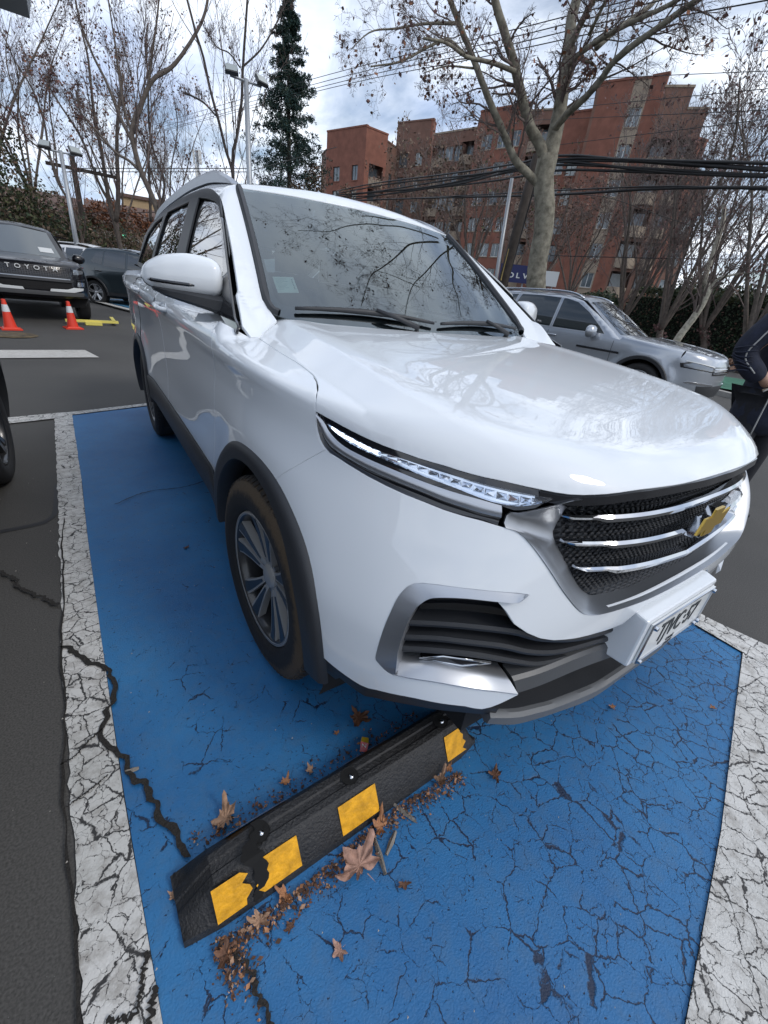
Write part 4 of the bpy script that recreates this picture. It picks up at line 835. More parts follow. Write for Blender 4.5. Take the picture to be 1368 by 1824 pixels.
# wipers
def wiper(p0, p1, arm0, nm='wiper'):
    t = np.linspace(0, 1, 14)[:, None]; L = np.array(p0) + (np.array(p1) - np.array(p0)) * t; L = np.where(True, L, L)
    c = cast(F_cabin, L + np.array([0, 0, .3]), np.tile([0, 0, -1.], (14, 1)), 0, .6, .0, 60); c = np.where(np.isnan(c), L, c)
    g = bpy.data.objects.new(nm, None); COL.objects.link(g); g.parent = car
    b = MB(); tt = t[:, 0]; b.tube(c + np.array([0, -.008, .014]), .0035 + .006 * (1 - np.abs(tt * 2 - 1)) + .003, 6); b.build('wiper_blade', M['black_plastic'], g, smooth=True)
    b = MB(); m_ = c[7] + np.array([0, -.016, .026]); b.tube([np.array(arm0), np.array(arm0) + np.array([0, -.01, .02]), (np.array(arm0) + m_) / 2 + np.array([0, -.01, .012]), m_], [.013, .012, .009, .007], 6); b.build('wiper_arm', M['black_plastic'], g, smooth=True)
wiper((-.60, 1.275, 1.13), (-.02, 1.19, 1.12), (-.12, 1.17, 1.105)); wiper((.02, 1.19, 1.12), (.58, 1.265, 1.13), (.45, 1.20, 1.105))
b = MB(); c0 = sym(cowl[::-1][::-1] * 1.0) if False else sym(np.vstack([[(-.66, 1.285, 1.10)], cowl[1:]])); 
v, f = loft([c0 + np.array([0, .006, -.012]), c0 + np.array([0, .05, -.018]), c0 + np.array([0, .10, -.012])]); obj('cowl_panel', v, f, M['black_plastic'], car)
# door mirrors
for mi in (False, True):
    g = bpy.data.objects.new('door_mirror', None); COL.objects.link(g); g.parent = car
    if mi: g.scale = (-1, 1, 1)
    # shell: superellipsoid-like, narrow to the outer tip
    nu, nv = 28, 18; V = []
    for i in range(nu + 1):
        t = i / nu; x = -.800 - .250 * t
        w_ = itp(t, [(0, .02), (.015, .55), (.06, .80), (.16, .95), (.4, 1.0), (.7, .86), (.9, .58), (.975, .32), (1, .03)])
        zc_ = itp(t, [(0, 1.208), (.3, 1.210), (.7, 1.208), (1, 1.200)]); hz = .074 * w_; hy = .085 * w_ * (1 - .25 * t); yc_ = 1.475 + .07 * t
        for j in range(nv):
            a = 2 * math.pi * j / nv; cs, sn = math.cos(a), math.sin(a); e_ = .62
            px_, pz = math.copysign(abs(cs) ** e_, cs), math.copysign(abs(sn) ** e_, sn)
            V.append((x, yc_ + hy * px_ * (1.0 if px_ < 0 else .45), zc_ + hz * pz * (1.0 if pz > 0 else .80)))
    F_ = [(i * nv + j, i * nv + (j + 1) % nv, (i + 1) * nv + (j + 1) % nv, (i + 1) * nv + j) for i in range(nu) for j in range(nv)]
    V = np.array(V); cap = [tuple(range(nv)), tuple(nu * nv + j for j in range(nv))[::-1]]
    black = [q for q in F_ if (q[0] % nv) in (12, 13, 14)]; whitef = [q for q in F_ if q not in set(black)]
    obj('mirror_shell', V, whitef + cap, M['white'], g); obj('mirror_base', V + np.array([0, -.0015, -.001]), black, M['black_plastic'], g)
    b = MB(); th = np.linspace(0, 2 * math.pi, 20, endpoint=False); b.add([(-.915 + .085 * math.cos(a), 1.531 , 1.222 + .06 * math.sin(a)) for a in th], [tuple(range(20))]); b.build('mirror_glass', M['mirror_glass'], g)
    # arm to the door triangle
    rows = []
    for x, y, z, hy, hz in ((-1.02, 1.515, 1.166, .03, .006), (-.98, 1.49, 1.156, .058, .014), (-.90, 1.470, 1.144, .072, .022), (-.84, 1.455, 1.134, .072, .028), (-.80, 1.435, 1.128, .070, .036), (-.76, 1.42, 1.122, .07, .046)):
        rows.append([(x, y + a * hy, z + c * hz) for a, c in ((-1, -.6), (-1, .5), (-.6, 1), (.6, 1), (1, .5), (1, -.6), (.5, -1), (-.5, -1))])
    v, f = loft(np.array(rows).transpose(1, 0, 2), True); obj('mirror_arm', v, f + [tuple(range(0, len(v), 6))], M['black_plastic'], g, smooth=50)
    # turn signal slit
    sl = np.array([(-1.032, 1.505, 1.192), (-.99, 1.447, 1.190), (-.945, 1.411, 1.189), (-.905, 1.396, 1.188)]); b = MB(); b.tube(cr(sl, 10) + np.array([-.004, -.006, 0]), np.r_[.002, np.full(8, .0065), .003], 6); b.build('turn_signal', M['gloss_black'], g, smooth=True)
# wheels
TY = {'tyre': M['mud_rubber']}
add_wheel(car, (-.809, YF, .345), .345, .218, .228, 'twin', -1, R(3), TY); add_wheel(car, (.815, YF, .345), .345, .218, .228, 'twin', 1, R(3), TY)
add_wheel(car, (-.790, YR, .345), .345, .218, .228, 'twin', -1, 0); add_wheel(car, (.790, YR, .345), .345, .218, .228, 'twin', 1, 0)
# ------------------------------------------------------------------ ground, paint, markings
def gz(x, y):
    return .016 * max(0.0, math.hypot(x - CX, y - CY) - 7.0)
def nodes(m): return m.node_tree, m.node_tree.nodes['Principled BSDF']
def asphalt(name, c0, c1, rough=.85):
    m = mat(name, c0, rough); t, p = nodes(m); L = t.links; A = t.nodes.new
    tcn = A('ShaderNodeTexCoord'); n = A('ShaderNodeTexNoise'); n.inputs['Scale'].default_value = .6; n.inputs['Detail'].default_value = 8; L.new(tcn.outputs['Object'], n.inputs['Vector'])
    g = A('ShaderNodeTexNoise'); g.inputs['Scale'].default_value = 190; g.inputs['Detail'].default_value = 3; L.new(tcn.outputs['Object'], g.inputs['Vector'])
    r = A('ShaderNodeValToRGB'); r.color_ramp.elements[0].position = .3; r.color_ramp.elements[0].color = (*c0, 1); r.color_ramp.elements[1].position = .7; r.color_ramp.elements[1].color = (*c1, 1); L.new(n.outputs['Fac'], r.inputs[0])
    r2 = A('ShaderNodeValToRGB'); r2.color_ramp.elements[0].position = .30; r2.color_ramp.elements[0].color = (.62, .62, .62, 1); r2.color_ramp.elements[1].position = .72; r2.color_ramp.elements[1].color = (1.35, 1.35, 1.35, 1); L.new(g.outputs['Fac'], r2.inputs[0])
    mu = A('ShaderNodeMix'); mu.data_type = 'RGBA'; mu.blend_type = 'MULTIPLY'; mu.inputs[0].default_value = 1; L.new(r.outputs[0], mu.inputs[6]); L.new(r2.outputs[0], mu.inputs[7])
    vo = A('ShaderNodeTexVoronoi'); vo.inputs['Scale'].default_value = 55; L.new(tcn.outputs['Object'], vo.inputs['Vector'])
    sp = A('ShaderNodeValToRGB'); sp.color_ramp.elements[0].position = .030; sp.color_ramp.elements[0].color = (1, 1, 1, 1); sp.color_ramp.elements[1].position = .055; sp.color_ramp.elements[1].color = (0, 0, 0, 1); L.new(vo.outputs['Distance'], sp.inputs[0])
    m2 = A('ShaderNodeMix'); m2.data_type = 'RGBA'; L.new(sp.outputs[0], m2.inputs[0]); L.new(mu.outputs[2], m2.inputs[6]); m2.inputs[7].default_value = (.16, .16, .15, 1); L.new(m2.outputs[2], p.inputs['Base Color'])
    b = A('ShaderNodeBump'); b.inputs['Strength'].default_value = .35; b.inputs['Distance'].default_value = .004; L.new(g.outputs['Fac'], b.inputs['Height']); L.new(b.outputs[0], p.inputs['Normal'])
    return m
def cracked(name, base, base2, crack, scale, width, lo, hi, rough, grime=None, scale2=2.4, dirx=None, mscale=3.1, warp=.075):
    """paint with a net of fine cracks; lo/hi: noise range over which the cracks fade in"""
    m = mat(name, base, rough); t, p = nodes(m); L = t.links; A = t.nodes.new
    tcn = A('ShaderNodeTexCoord'); n = A('ShaderNodeTexNoise'); n.inputs['Scale'].default_value = 14; n.inputs['Detail'].default_value = 6; n.inputs['Roughness'].default_value = .7; L.new(tcn.outputs['Object'], n.inputs['Vector'])
    wr = A('ShaderNodeVectorMath'); wr.operation = 'MULTIPLY_ADD'; wr.inputs[1].default_value = (warp, warp, 0); L.new(n.outputs['Color'], wr.inputs[0]); L.new(tcn.outputs['Object'], wr.inputs[2])
    n9 = A('ShaderNodeTexNoise'); n9.inputs['Scale'].default_value = 75; n9.inputs['Detail'].default_value = 3; L.new(tcn.outputs['Object'], n9.inputs['Vector'])
    w9 = A('ShaderNodeVectorMath'); w9.operation = 'MULTIPLY_ADD'; w9.inputs[1].default_value = (.016, .016, 0); L.new(n9.outputs['Color'], w9.inputs[0]); L.new(wr.outputs[0], w9.inputs[2]); wr = w9
    masks = []
    for sc, wd, l0, h0, seed in ((scale, width, lo, hi, 0.0), (scale * scale2, width * .8, lo + .03, hi + .05, 7.3)):
        mp_ = A('ShaderNodeMapping'); mp_.inputs['Location'].default_value = (seed, seed * .7, 0); mp_.inputs['Scale'].default_value = (1, 1, 0); L.new(wr.outputs[0], mp_.inputs[0])
        vo = A('ShaderNodeTexVoronoi'); vo.feature = 'DISTANCE_TO_EDGE'; vo.inputs['Scale'].default_value = sc; L.new(mp_.outputs[0], vo.inputs['Vector'])
        ms = A('ShaderNodeTexNoise'); ms.inputs['Scale'].default_value = mscale + seed * .8; ms.inputs['Detail'].default_value = 6; ms.inputs['Roughness'].default_value = .72; L.new(mp_.outputs[0], ms.inputs['Vector'])
        mm = A('ShaderNodeMapRange'); mm.inputs['From Min'].default_value = l0; mm.inputs['From Max'].default_value = h0; mm.inputs['To Min'].default_value = 0; mm.inputs['To Max'].default_value = wd
        src = ms.outputs['Fac']
        if dirx:                                              # more cracks towards one side of the bay
            sx = A('ShaderNodeSeparateXYZ'); L.new(tcn.outputs['Object'], sx.inputs[0]); q = A('ShaderNodeMath'); q.operation = 'MULTIPLY_ADD'; q.inputs[1].default_value = dirx; L.new(sx.outputs['X'], q.inputs[0]); L.new(ms.outputs['Fac'], q.inputs[2])
            q2 = A('ShaderNodeMath'); q2.operation = 'MULTIPLY_ADD'; q2.inputs[1].default_value = -.045; L.new(sx.outputs['Y'], q2.inputs[0]); L.new(q.outputs[0], q2.inputs[2]); src = q2.outputs[0]
        L.new(src, mm.inputs['Value'])
        lt_n = A('ShaderNodeMath'); lt_n.operation = 'SUBTRACT'; L.new(mm.outputs[0], lt_n.inputs[0]); L.new(vo.outputs['Distance'], lt_n.inputs[1])
        st_n = A('ShaderNodeMapRange'); st_n.inputs['From Min'].default_value = -.003; st_n.inputs['From Max'].default_value = .012; L.new(lt_n.outputs[0], st_n.inputs['Value']); masks.append(st_n.outputs[0])
    mxn = A('ShaderNodeMath'); mxn.operation = 'MAXIMUM'; L.new(masks[0], mxn.inputs[0]); L.new(masks[1], mxn.inputs[1])
    # worn pin holes
    sp = A('ShaderNodeTexNoise'); sp.inputs['Scale'].default_value = 120; sp.inputs['Detail'].default_value = 2; L.new(tcn.outputs['Object'], sp.inputs['Vector'])
    pr = A('ShaderNodeMapRange'); pr.inputs['From Min'].default_value = .70; pr.inputs['From Max'].default_value = .74; L.new(sp.outputs['Fac'], pr.inputs['Value'])
    mx2 = A('ShaderNodeMath'); mx2.operation = 'MAXIMUM'; L.new(mxn.outputs[0], mx2.inputs[0]); L.new(pr.outputs[0], mx2.inputs[1])
    vn = A('ShaderNodeTexNoise'); vn.inputs['Scale'].default_value = 1.7; vn.inputs['Detail'].default_value = 9; vn.inputs['Roughness'].default_value = .6; L.new(tcn.outputs['Object'], vn.inputs['Vector'])
    rr = A('ShaderNodeValToRGB'); rr.color_ramp.elements[0].position = .34; rr.color_ramp.elements[0].color = (*base, 1); rr.color_ramp.elements[1].position = .66; rr.color_ramp.elements[1].color = (*base2, 1); L.new(vn.outputs['Fac'], rr.inputs[0])
    col = rr.outputs[0]
    if grime:
        gn = A('ShaderNodeTexNoise'); gn.inputs['Scale'].default_value = 21; gn.inputs['Detail'].default_value = 8; gn.inputs['Roughness'].default_value = .72; L.new(tcn.outputs['Object'], gn.inputs['Vector'])
        gr = A('ShaderNodeMapRange'); gr.inputs['From Min'].default_value = .46; gr.inputs['From Max'].default_value = .70; gr.inputs['To Max'].default_value = grime[3]; L.new(gn.outputs['Fac'], gr.inputs['Value'])
        g2 = A('ShaderNodeMix'); g2.data_type = 'RGBA'; L.new(gr.outputs[0], g2.inputs[0]); L.new(col, g2.inputs[6]); g2.inputs[7].default_value = (*grime[:3], 1); col = g2.outputs[2]
    mc = A('ShaderNodeMix'); mc.data_type = 'RGBA'; L.new(mx2.outputs[0], mc.inputs[0]); L.new(col, mc.inputs[6]); mc.inputs[7].default_value = (*crack, 1); L.new(mc.outputs[2], p.inputs['Base Color'])
    fine = A('ShaderNodeTexNoise'); fine.inputs['Scale'].default_value = 230; fine.inputs['Detail'].default_value = 3; L.new(tcn.outputs['Object'], fine.inputs['Vector'])
    hs = A('ShaderNodeMath'); hs.operation = 'MULTIPLY_ADD'; hs.inputs[1].default_value = -1.6; L.new(mx2.outputs[0], hs.inputs[0]); L.new(fine.outputs['Fac'], hs.inputs[2])
    b = A('ShaderNodeBump'); b.inputs['Strength'].default_value = .5; b.inputs['Distance'].default_value = .003; L.new(hs.outputs[0], b.inputs['Height']); L.new(b.outputs[0], p.inputs['Normal'])
    return m
ASPH = asphalt('asphalt', (.050, .048, .045), (.078, .075, .070))
ASPH2 = asphalt('street_asphalt', (.07, .07, .07), (.10, .10, .098))
BLUE = cracked('blue_bay_paint', (.010, .108, .285), (.024, .165, .375), (.004, .016, .048), 14, .024, .420, .500, .55, grime=(.08, .13, .18, .30), dirx=.058, mscale=7.5, warp=.034, scale2=2.1)
WHITE = cracked('worn_white_line_paint', (.50, .50, .475), (.62, .61, .585), (.035, .034, .034), 13, .026, .34, .50, .7, grime=(.22, .20, .175, .80), scale2=2.3, mscale=8, warp=.040)
WHITE2 = cracked('white_lane_paint', (.50, .49, .46), (.56, .55, .52), (.10, .10, .095), 9, .03, .5, .7, .7, grime=(.33, .30, .26, .7))
def sheet(name, poly, z, m, kind='structure', parent=None, thick=0.0, follow=False, label=None):
    b = MB(); pts = [(x, y, z + (gz(x, y) + (.05 if math.hypot(x - CX, y - CY) > 11 else .004) if follow else 0)) for x, y in poly]
    b.add(pts, [tuple(range(len(pts)))]); o = b.build(name, m, parent)
    if kind: o['kind'] = kind
    return o
# ground: one sheet, rising very gently away from the bay
b = MB(); rr_ = [0, 3, 5, 7, 10, 14, 19, 26, 40, 70, 140, 400, 1200]; K = 48
v = [(CX, CY, 0)] + [(CX + r * math.sin(2 * math.pi * j / K), CY + r * math.cos(2 * math.pi * j / K), .016 * max(0, min(r, 140) - 7)) for r in rr_[1:] for j in range(K)]
f = [(0, 1 + (j + 1) % K, 1 + j) for j in range(K)] + [(1 + i * K + j, 1 + i * K + (j + 1) % K, 1 + (i + 1) * K + (j + 1) % K, 1 + (i + 1) * K + j) for i in range(len(rr_) - 2) for j in range(K)]
b.add(v, f); o = b.build('ground', ASPH); o['kind'] = 'structure'
# blue bay and its lines
Ls, Lf = np.array([-1.375, .30]), None
def pl(a, b_, n): return [tuple(p) for p in rs(np.array([a, b_], float), n)]
blue = [(-1.465, 4.262), (-1.42, 2.68), (-1.41, 1.94), (-1.39, 1.16), (-1.37, .53), (-1.345, .0), (-1.33, -.60), (-1.0, -.60), (-.50, -.47), (-.02, -.36), (.27, -.285), (.57, -.20), (.90, -.11), (.91, .5), (.93, 4.0), (.94, 5.12)]
sheet('blue_bay_paint', blue, .004, BLUE)
def edge_noise(a, b_, n, amp, seed):
    rng = random.Random(seed); P = rs(np.array([a, b_], float), n); d = np.array(b_) - np.array(a); d = d / np.linalg.norm(d); nn_ = np.array([-d[1], d[0]])
    return [tuple(p + nn_ * rng.uniform(-amp, amp)) for p in P]
lw = edge_noise((-1.59, 4.33), (-1.53, 2.2), 90, .005, 1) + edge_noise((-1.53, 2.2), (-1.505, 1.1), 90, .006, 2)[1:] + edge_noise((-1.505, 1.1), (-1.46, .0), 90, .006, 3)[1:] + edge_noise((-1.46, 0), (-1.44, -.7), 20, .003, 4)[1:]
rw = edge_noise((-1.465, 4.37), (-1.42, 2.68), 60, .0022, 5) + [(-1.41, 1.94), (-1.39, 1.16), (-1.372, .53), (-1.345, 0), (-1.325, -.7)]
def strip_sheet(name, A, B, z, m):
    A = rs(np.array(A), 160); B = rs(np.array(B), 160); v, f = loft([np.c_[A, np.full(160, z)], np.c_[B, np.full(160, z)]]); f = [tuple(reversed(q)) for q in f]
    o = obj(name, v, f, m); o['kind'] = 'structure'; return o
strip_sheet('white_line', lw, rw, .008, WHITE)
strip_sheet('white_line', [(-3.9, 3.42), (-1.86, 4.085), (-1.59, 4.165), (-1.46, 4.265), (-.9, 4.475), (1.1, 5.17)], [(-3.9, 3.61), (-1.86, 4.27), (-1.58, 4.345), (-1.468, 4.36), (-.9, 4.565), (1.1, 5.27)], .010, WHITE)
strip_sheet('white_line', [(-1.32, -.72), (-.5, -.47), (-.02, -.36), (.57, -.20), (.902, -.112)], [(-1.3, -1.0), (-.5, -.76), (0, -.62), (.60, -.44), (.97, -.33)], .010, WHITE)
strip_sheet('white_line', [(.895, -.36), (.90, .11), (.915, 2.5), (.93, 5.2)], [(1.10, -.30), (1.02, .05), (1.03, 2.5), (1.04, 5.2)], .012, WHITE)
sheet('blue_bay_paint_patch', [(.97, -.33), (1.10, -.30), (1.08, -.22)], .0135, WHITE) if False else None
# lane markings in the aisle
sheet('lane_arrow_paint', [(-3.6, 6.9), (-1.12, 7.34), (-1.28, 7.95), (-3.6, 7.5)], .006, WHITE2, follow=True)
sheet('lane_line_paint', [(-1.10, 7.70), (3.0, 8.35), (3.0, 8.45), (-1.12, 7.83)], .014, WHITE2)
sheet('lane_line_paint', [(2.8, .55), (9.0, 2.35), (9.0, 2.44), (2.8, .65)], .006, WHITE2, follow=False)
art = sheet('blue_zone_paint', [(-.85, 17.6), (.6, 13.4), (5, 11.6), (7, 13.2), (1.5, 19.5)], .005, mat('pale_blue_zone_paint', (.06, .20, .34), .6, var=.2), follow=True)
def gline(name, pts, wd, z, m):
    P = cr(pts, 30); d = np.gradient(P, axis=0); d /= np.linalg.norm(d, axis=1)[:, None]; n_ = np.c_[-d[:, 1], d[:, 0]] * wd / 2
    A, B = P - n_, P + n_; zz = np.array([gz(x, y) + z + (.055 if math.hypot(x - CX, y - CY) > 11 else 0) for x, y in P]); v, f = loft([np.c_[A, zz], np.c_[B, zz]]); o = obj(name, v, f, m); o['kind'] = 'structure'
gline('blue_zone_line', [(-1.0, 17.4), (.2, 14.0), (1.2, 12.6), (5, 11.4)], .22, .012, WHITE2)
gline('blue_zone_line', [(.2, 15.3), (.9, 14.4), (1.6, 15.1), (1.0, 16.2), (.2, 15.6)], .10, .012, WHITE2); gline('blue_zone_line', [(-.5, 17.0), (.6, 16.3), (1.6, 16.5)], .14, .014, WHITE2)
# open cracks, filled with dark grit
GRIT = mat('dark_crack_grit', (.020, .018, .016), .95, var=.5, vscale=200, bump=.5, bscale=200)
def crack(pts, w0, seed, z=.0135, nm='crack'):
    rng = random.Random(seed); P = cr(pts, 90); d = np.gradient(P, axis=0); d /= np.linalg.norm(d, axis=1)[:, None] + 1e-9; nn_ = np.c_[-d[:, 1], d[:, 0]]
    off = np.array([rng.uniform(-1, 1) for _ in range(90)]); off = np.convolve(off, [.25, .5, .25], 'same'); P = P + nn_ * off[:, None] * w0 * .7
    wd = np.array([w0 * rng.uniform(.35, 1.25) for _ in range(90)]); wd = np.convolve(wd, [.3, .4, .3], 'same'); wd[0] = wd[-1] = .0006
    A = P + nn_ * (wd / 2)[:, None]; B = P - nn_ * (wd / 2)[:, None]; v, f = loft([np.c_[A, np.full(90, z)], np.c_[B, np.full(90, z)]]); f = [tuple(reversed(q)) for q in f]
    b = MB(); b.add(v, f)
    for i in range(4, 86, 4):                                # side branches
        if False:
            s = rng.choice((-1, 1)); L_ = rng.uniform(.8, 2.4) * w0; a0 = P[i]; e1 = a0 + nn_[i] * s * L_ + d[i] * rng.uniform(-1, 1) * L_; t_ = wd[i] * .3
            b.add([(a0[0] - d[i][0] * t_, a0[1] - d[i][1] * t_, z + .0003), (a0[0] + d[i][0] * t_, a0[1] + d[i][1] * t_, z + .0003), (e1[0], e1[1], z + .0003)], [(0, 1, 2), (2, 1, 0)])
    o = b.build(nm, GRIT); o['kind'] = 'structure'
crack([(-1.512, 1.177), (-1.476, 1.144), (-1.445, 1.07), (-1.407, 1.022), (-1.374, .978), (-1.371, .888), (-1.386, .815), (-1.409, .743), (-1.401, .68), (-1.37, .641), (-1.353, .573), (-1.327, .533), (-1.308, .474), (-1.296, .407), (-1.27, .35), (-1.25, .30)], .019, 3)
crack([(-1.217, .115), (-1.217, .099), (-1.202, .062), (-1.193, .028), (-1.193, -.005), (-1.183, -.039), (-1.175, -.2)], .013, 4)
crack([(-1.78, 1.86), (-1.729, 1.779), (-1.676, 1.688), (-1.643, 1.601), (-1.585, 1.521), (-1.52, 1.42)], .016, 5)
crack([(-1.272, 2.273), (-1.102, 2.385), (-.878, 2.391), (-.688, 2.467)], .008, 6)
crack([(-1.43, .12), (-1.39, .10), (-1.37, .14), (-1.36, .18)], .010, 7); crack([(-1.42, .09), (-1.40, .05), (-1.372, .07), (-1.352, .12)], .012, 8); crack([(-1.405, .755), (-1.44, .73), (-1.47, .70), (-1.505, .69)], .006, 9); crack([(-1.40, .60), (-1.44, .58), (-1.49, .56)], .005, 10)
crack([(-1.505, 2.2), (-1.512, 1.9), (-1.50, 1.5), (-1.51, 1.2), (-1.495, .9), (-1.497, .6), (-1.475, .3), (-1.468, .1), (-1.455, -.2)], .007, 11)
TAR = mat('dark_tar_patch', (.020, .020, .022), .6)
gline('tar_seam', [(-2.6, 2.05), (-1.764, 2.167), (-1.66, 2.18), (-1.58, 2.20)], .035, .003, TAR); gline('tar_seam', [(-1.60, 2.19), (-1.555, 2.26), (-1.545, 2.4), (-1.545, 2.7)], .025, .0035, TAR)
b = MB(); b.lathe([(.0001, .022), (.25, .022), (.30, .018), (.33, .006)], c=(-2.22, 9.25, gz(-2.22, 9.25)), k=24); o = b.build('stain', mat('oily_rust_stain', (.10, .075, .04), .8, var=.6, vscale=9)); o['kind'] = 'structure'; o.name = 'manhole_cover'; o.data.name = 'manhole_cover'
del o['kind']; tag(o, 'rusty round manhole cover in the asphalt in front of the left traffic cone', 'manhole cover')

# ------------------------------------------------------------------ wheel stop
ws_ = thing('wheel_stop', 'broken black rubber wheel stop with yellow reflective patches under the white car nose', 'wheel stop', (-1.298, .215, .004), R(1.8))
RUB = mat('black_recycled_rubber', (.020, .020, .021), .55, var=.25, vscale=40, bump=.5, bscale=150)
YEL = mat('yellow_reflective_film', (.70, .34, .012), .5, var=.28, vscale=38, bump=.25, bscale=120)
L_ = .85
def prof(x):                                                 # half width bottom, half width top, height
    e0 = min(1, x / .095); e1 = min(1, (L_ - x) / .075); e = min(e0, e1); return .068 + .013 * e, .034, .016 + .084 * e
xs = [0, .012, .035, .075, .20, .205, .30, .31, .42, .50, .60, .61, .70, .775, .815, .838, .85]; rows = []
rng = random.Random(5)
for x in xs:
    hb_, ht_, h_ = prof(x); j = lambda a: rng.uniform(-a, a); ce = .0 if 0.05 < x < .8 else -.012
    rows.append([(x, -hb_, 0), (x, -hb_ + .004, .018), (x, -ht_ - .004 + j(.001), h_ - .008), (x, -ht_ + .006, h_), (x, -.012, h_ + .001), (x, -.008, h_ - .003), (x, .008, h_ - .003), (x, .012, h_ + .001), (x, ht_ - .006, h_), (x, ht_ + .004, h_ - .008), (x, hb_ - .004, .018), (x, hb_, 0)])
v, f = loft(np.array(rows).transpose(1, 0, 2)); b = MB(); b.add(v, [tuple(reversed(q)) for q in f]); b.add(rows[0], [tuple(range(12))]); b.add(rows[-1], [tuple(reversed(range(12)))])
b.build('rubber_body', RUB, ws_, smooth=30)
def patch(x0, x1, sgn, jag=0):
    """film on the sloping flank; sgn=-1 the near side"""
    hb_, ht_, h_ = prof((x0 + x1) / 2); lo_ = np.array([sgn * (hb_ - .006), .0215]); hi_ = np.array([sgn * (ht_ + .006), h_ - .0095]); b = MB(); n = 9; A = []; B = []
    nrm = np.array([sgn * .86, .5]) * .0022
    for i in range(n):
        x = x0 + (x1 - x0) * i / (n - 1); A.append((x, *(lo_ + nrm))); B.append((x, *(hi_ + nrm)))
    A = np.array(A); B = np.array(B)
    if jag:
        C = A + (B - A) * np.linspace(0, 1, 7)[:, None, None]; C = C.reshape(7, n, 3)
        for k in range(7):
            C[k, :, 0] = C[k, :, 0] + (np.linspace(0, 1, n) if jag > 0 else np.linspace(1, 0, n)) * rng.uniform(-.014, .010)
        v, f = loft(C)
    else: v, f = loft([A, (A + B) / 2, B])
    b.add(v, f if sgn < 0 else [tuple(reversed(q)) for q in f]); b.build('yellow_patch', YEL, ws_)
patch(.065, .135, -1, 1); patch(.165, .255, -1, -1); patch(.365, .475, -1); patch(.72, .79, -1, 1); patch(.12, .27, 1); patch(.44, .58, 1)
HOLE = mat('bolt_hole_black', (.004, .004, .004), .9)
for x, y in ((.185, .004), (.425, .004), (.74, .0)):
    b = MB(); b.lathe([(.0235, .0002), (.0215, -.001), (.0150, -.0012), (.0001, -.0012)], c=(x, y, prof(x)[2] + .0022), k=20); b.build('bolt_hole', HOLE, ws_)
    b = MB(); b.lathe([(.0001, .004), (.0055, .003), (.007, -.001)], c=(x + .003, y - .004, prof(x)[2] + .0025), k=10); b.build('bolt', M['chrome'], ws_, smooth=True)
# torn gap across the stop
b = MB(); rng = random.Random(9); n = 26
for lay in range(1):
    A = []; B = []
    for i in range(n):
        t = i / (n - 1); y = -.077 + .11 * t; x = .150 + .012 * math.sin(t * 9) + rng.uniform(-.004, .004) + .03 * t; w_ = .009 + .012 * math.sin(t * math.pi) * rng.uniform(.5, 1.3)
        h_ = prof(.15)[2]; yy_ = abs(y); z = h_ if yy_ < .034 else (h_ - .006 - (yy_ - .040) / .034 * (h_ - .024) if yy_ > .040 else h_ - .004)
        A.append((x - w_, y - .0024, z + .0042)); B.append((x + w_, y - .0024, z + .0042))
    v, f = loft([A, B]); b.add(v, f)
b.build('torn_gap', HOLE, ws_)
# ------------------------------------------------------------------ fallen leaves
def leafmat(n, c): return mat(n, c, .7, var=.35, vscale=60, bump=.3, bscale=90)
LM = [leafmat('dry_leaf_tan', (.36, .22, .14)), leafmat('dry_leaf_brown', (.12, .055, .030)), leafmat('dry_leaf_orange', (.36, .17, .080)), leafmat('dry_leaf_pink', (.40, .235, .175))]
def leaf_mesh(size, seed, curl=.25, lobes=5):
    """dry lobed leaf: palmate outline with webbed lobes, folded along its ribs and curled at the rim"""
    rng = random.Random(seed); n = 40; asp = rng.uniform(.55, .95); miss = rng.uniform(0, 6.28); rings = []
    for k, fr in enumerate((.0001, .35, .68, 1.0)):
        ring = []
        for i in range(n):
            a = 2 * math.pi * i / n; lob = .5 + .5 * math.cos(lobes * (a - math.pi / 2)); r = .50 + .42 * lob ** 1.6 + .05 * math.sin(17 * a + seed) + .04 * math.sin(29 * a)
            if abs((a - miss + math.pi) % (2 * math.pi) - math.pi) < .7: r *= .62
            r *= (1 - .25 * (math.sin(a) < -.8)) * fr; x, y = r * math.cos(a), r * math.sin(a) * asp
            z = curl * (1.6 * x * x + .9 * math.sin(2.3 * x + seed) * y) + fr * fr * .16 * math.cos(lobes * 2 * (a - math.pi / 2)) * (.4 + curl) + (rng.uniform(0, .10) if k == 3 else 0)
            ring.append((x * size, y * size, z * size))
        rings.append(ring)
    V = [p for r_ in rings for p in r_]; F = [(k * n + i, k * n + (i + 1) % n, (k + 1) * n + (i + 1) % n, (k + 1) * n + i) for k in range(3) for i in range(n)]
    st = len(V); V += [(0, -.45 * size * asp, .01 * size), (.03 * size, -.45 * size * asp, .01 * size), (.02 * size, -.95 * size * asp, .02 * size)]; F.append((st, st + 1, st + 2))
    zmin = min(p[2] for p in V); return [(x, y, z - zmin + .001) for x, y, z in V], F
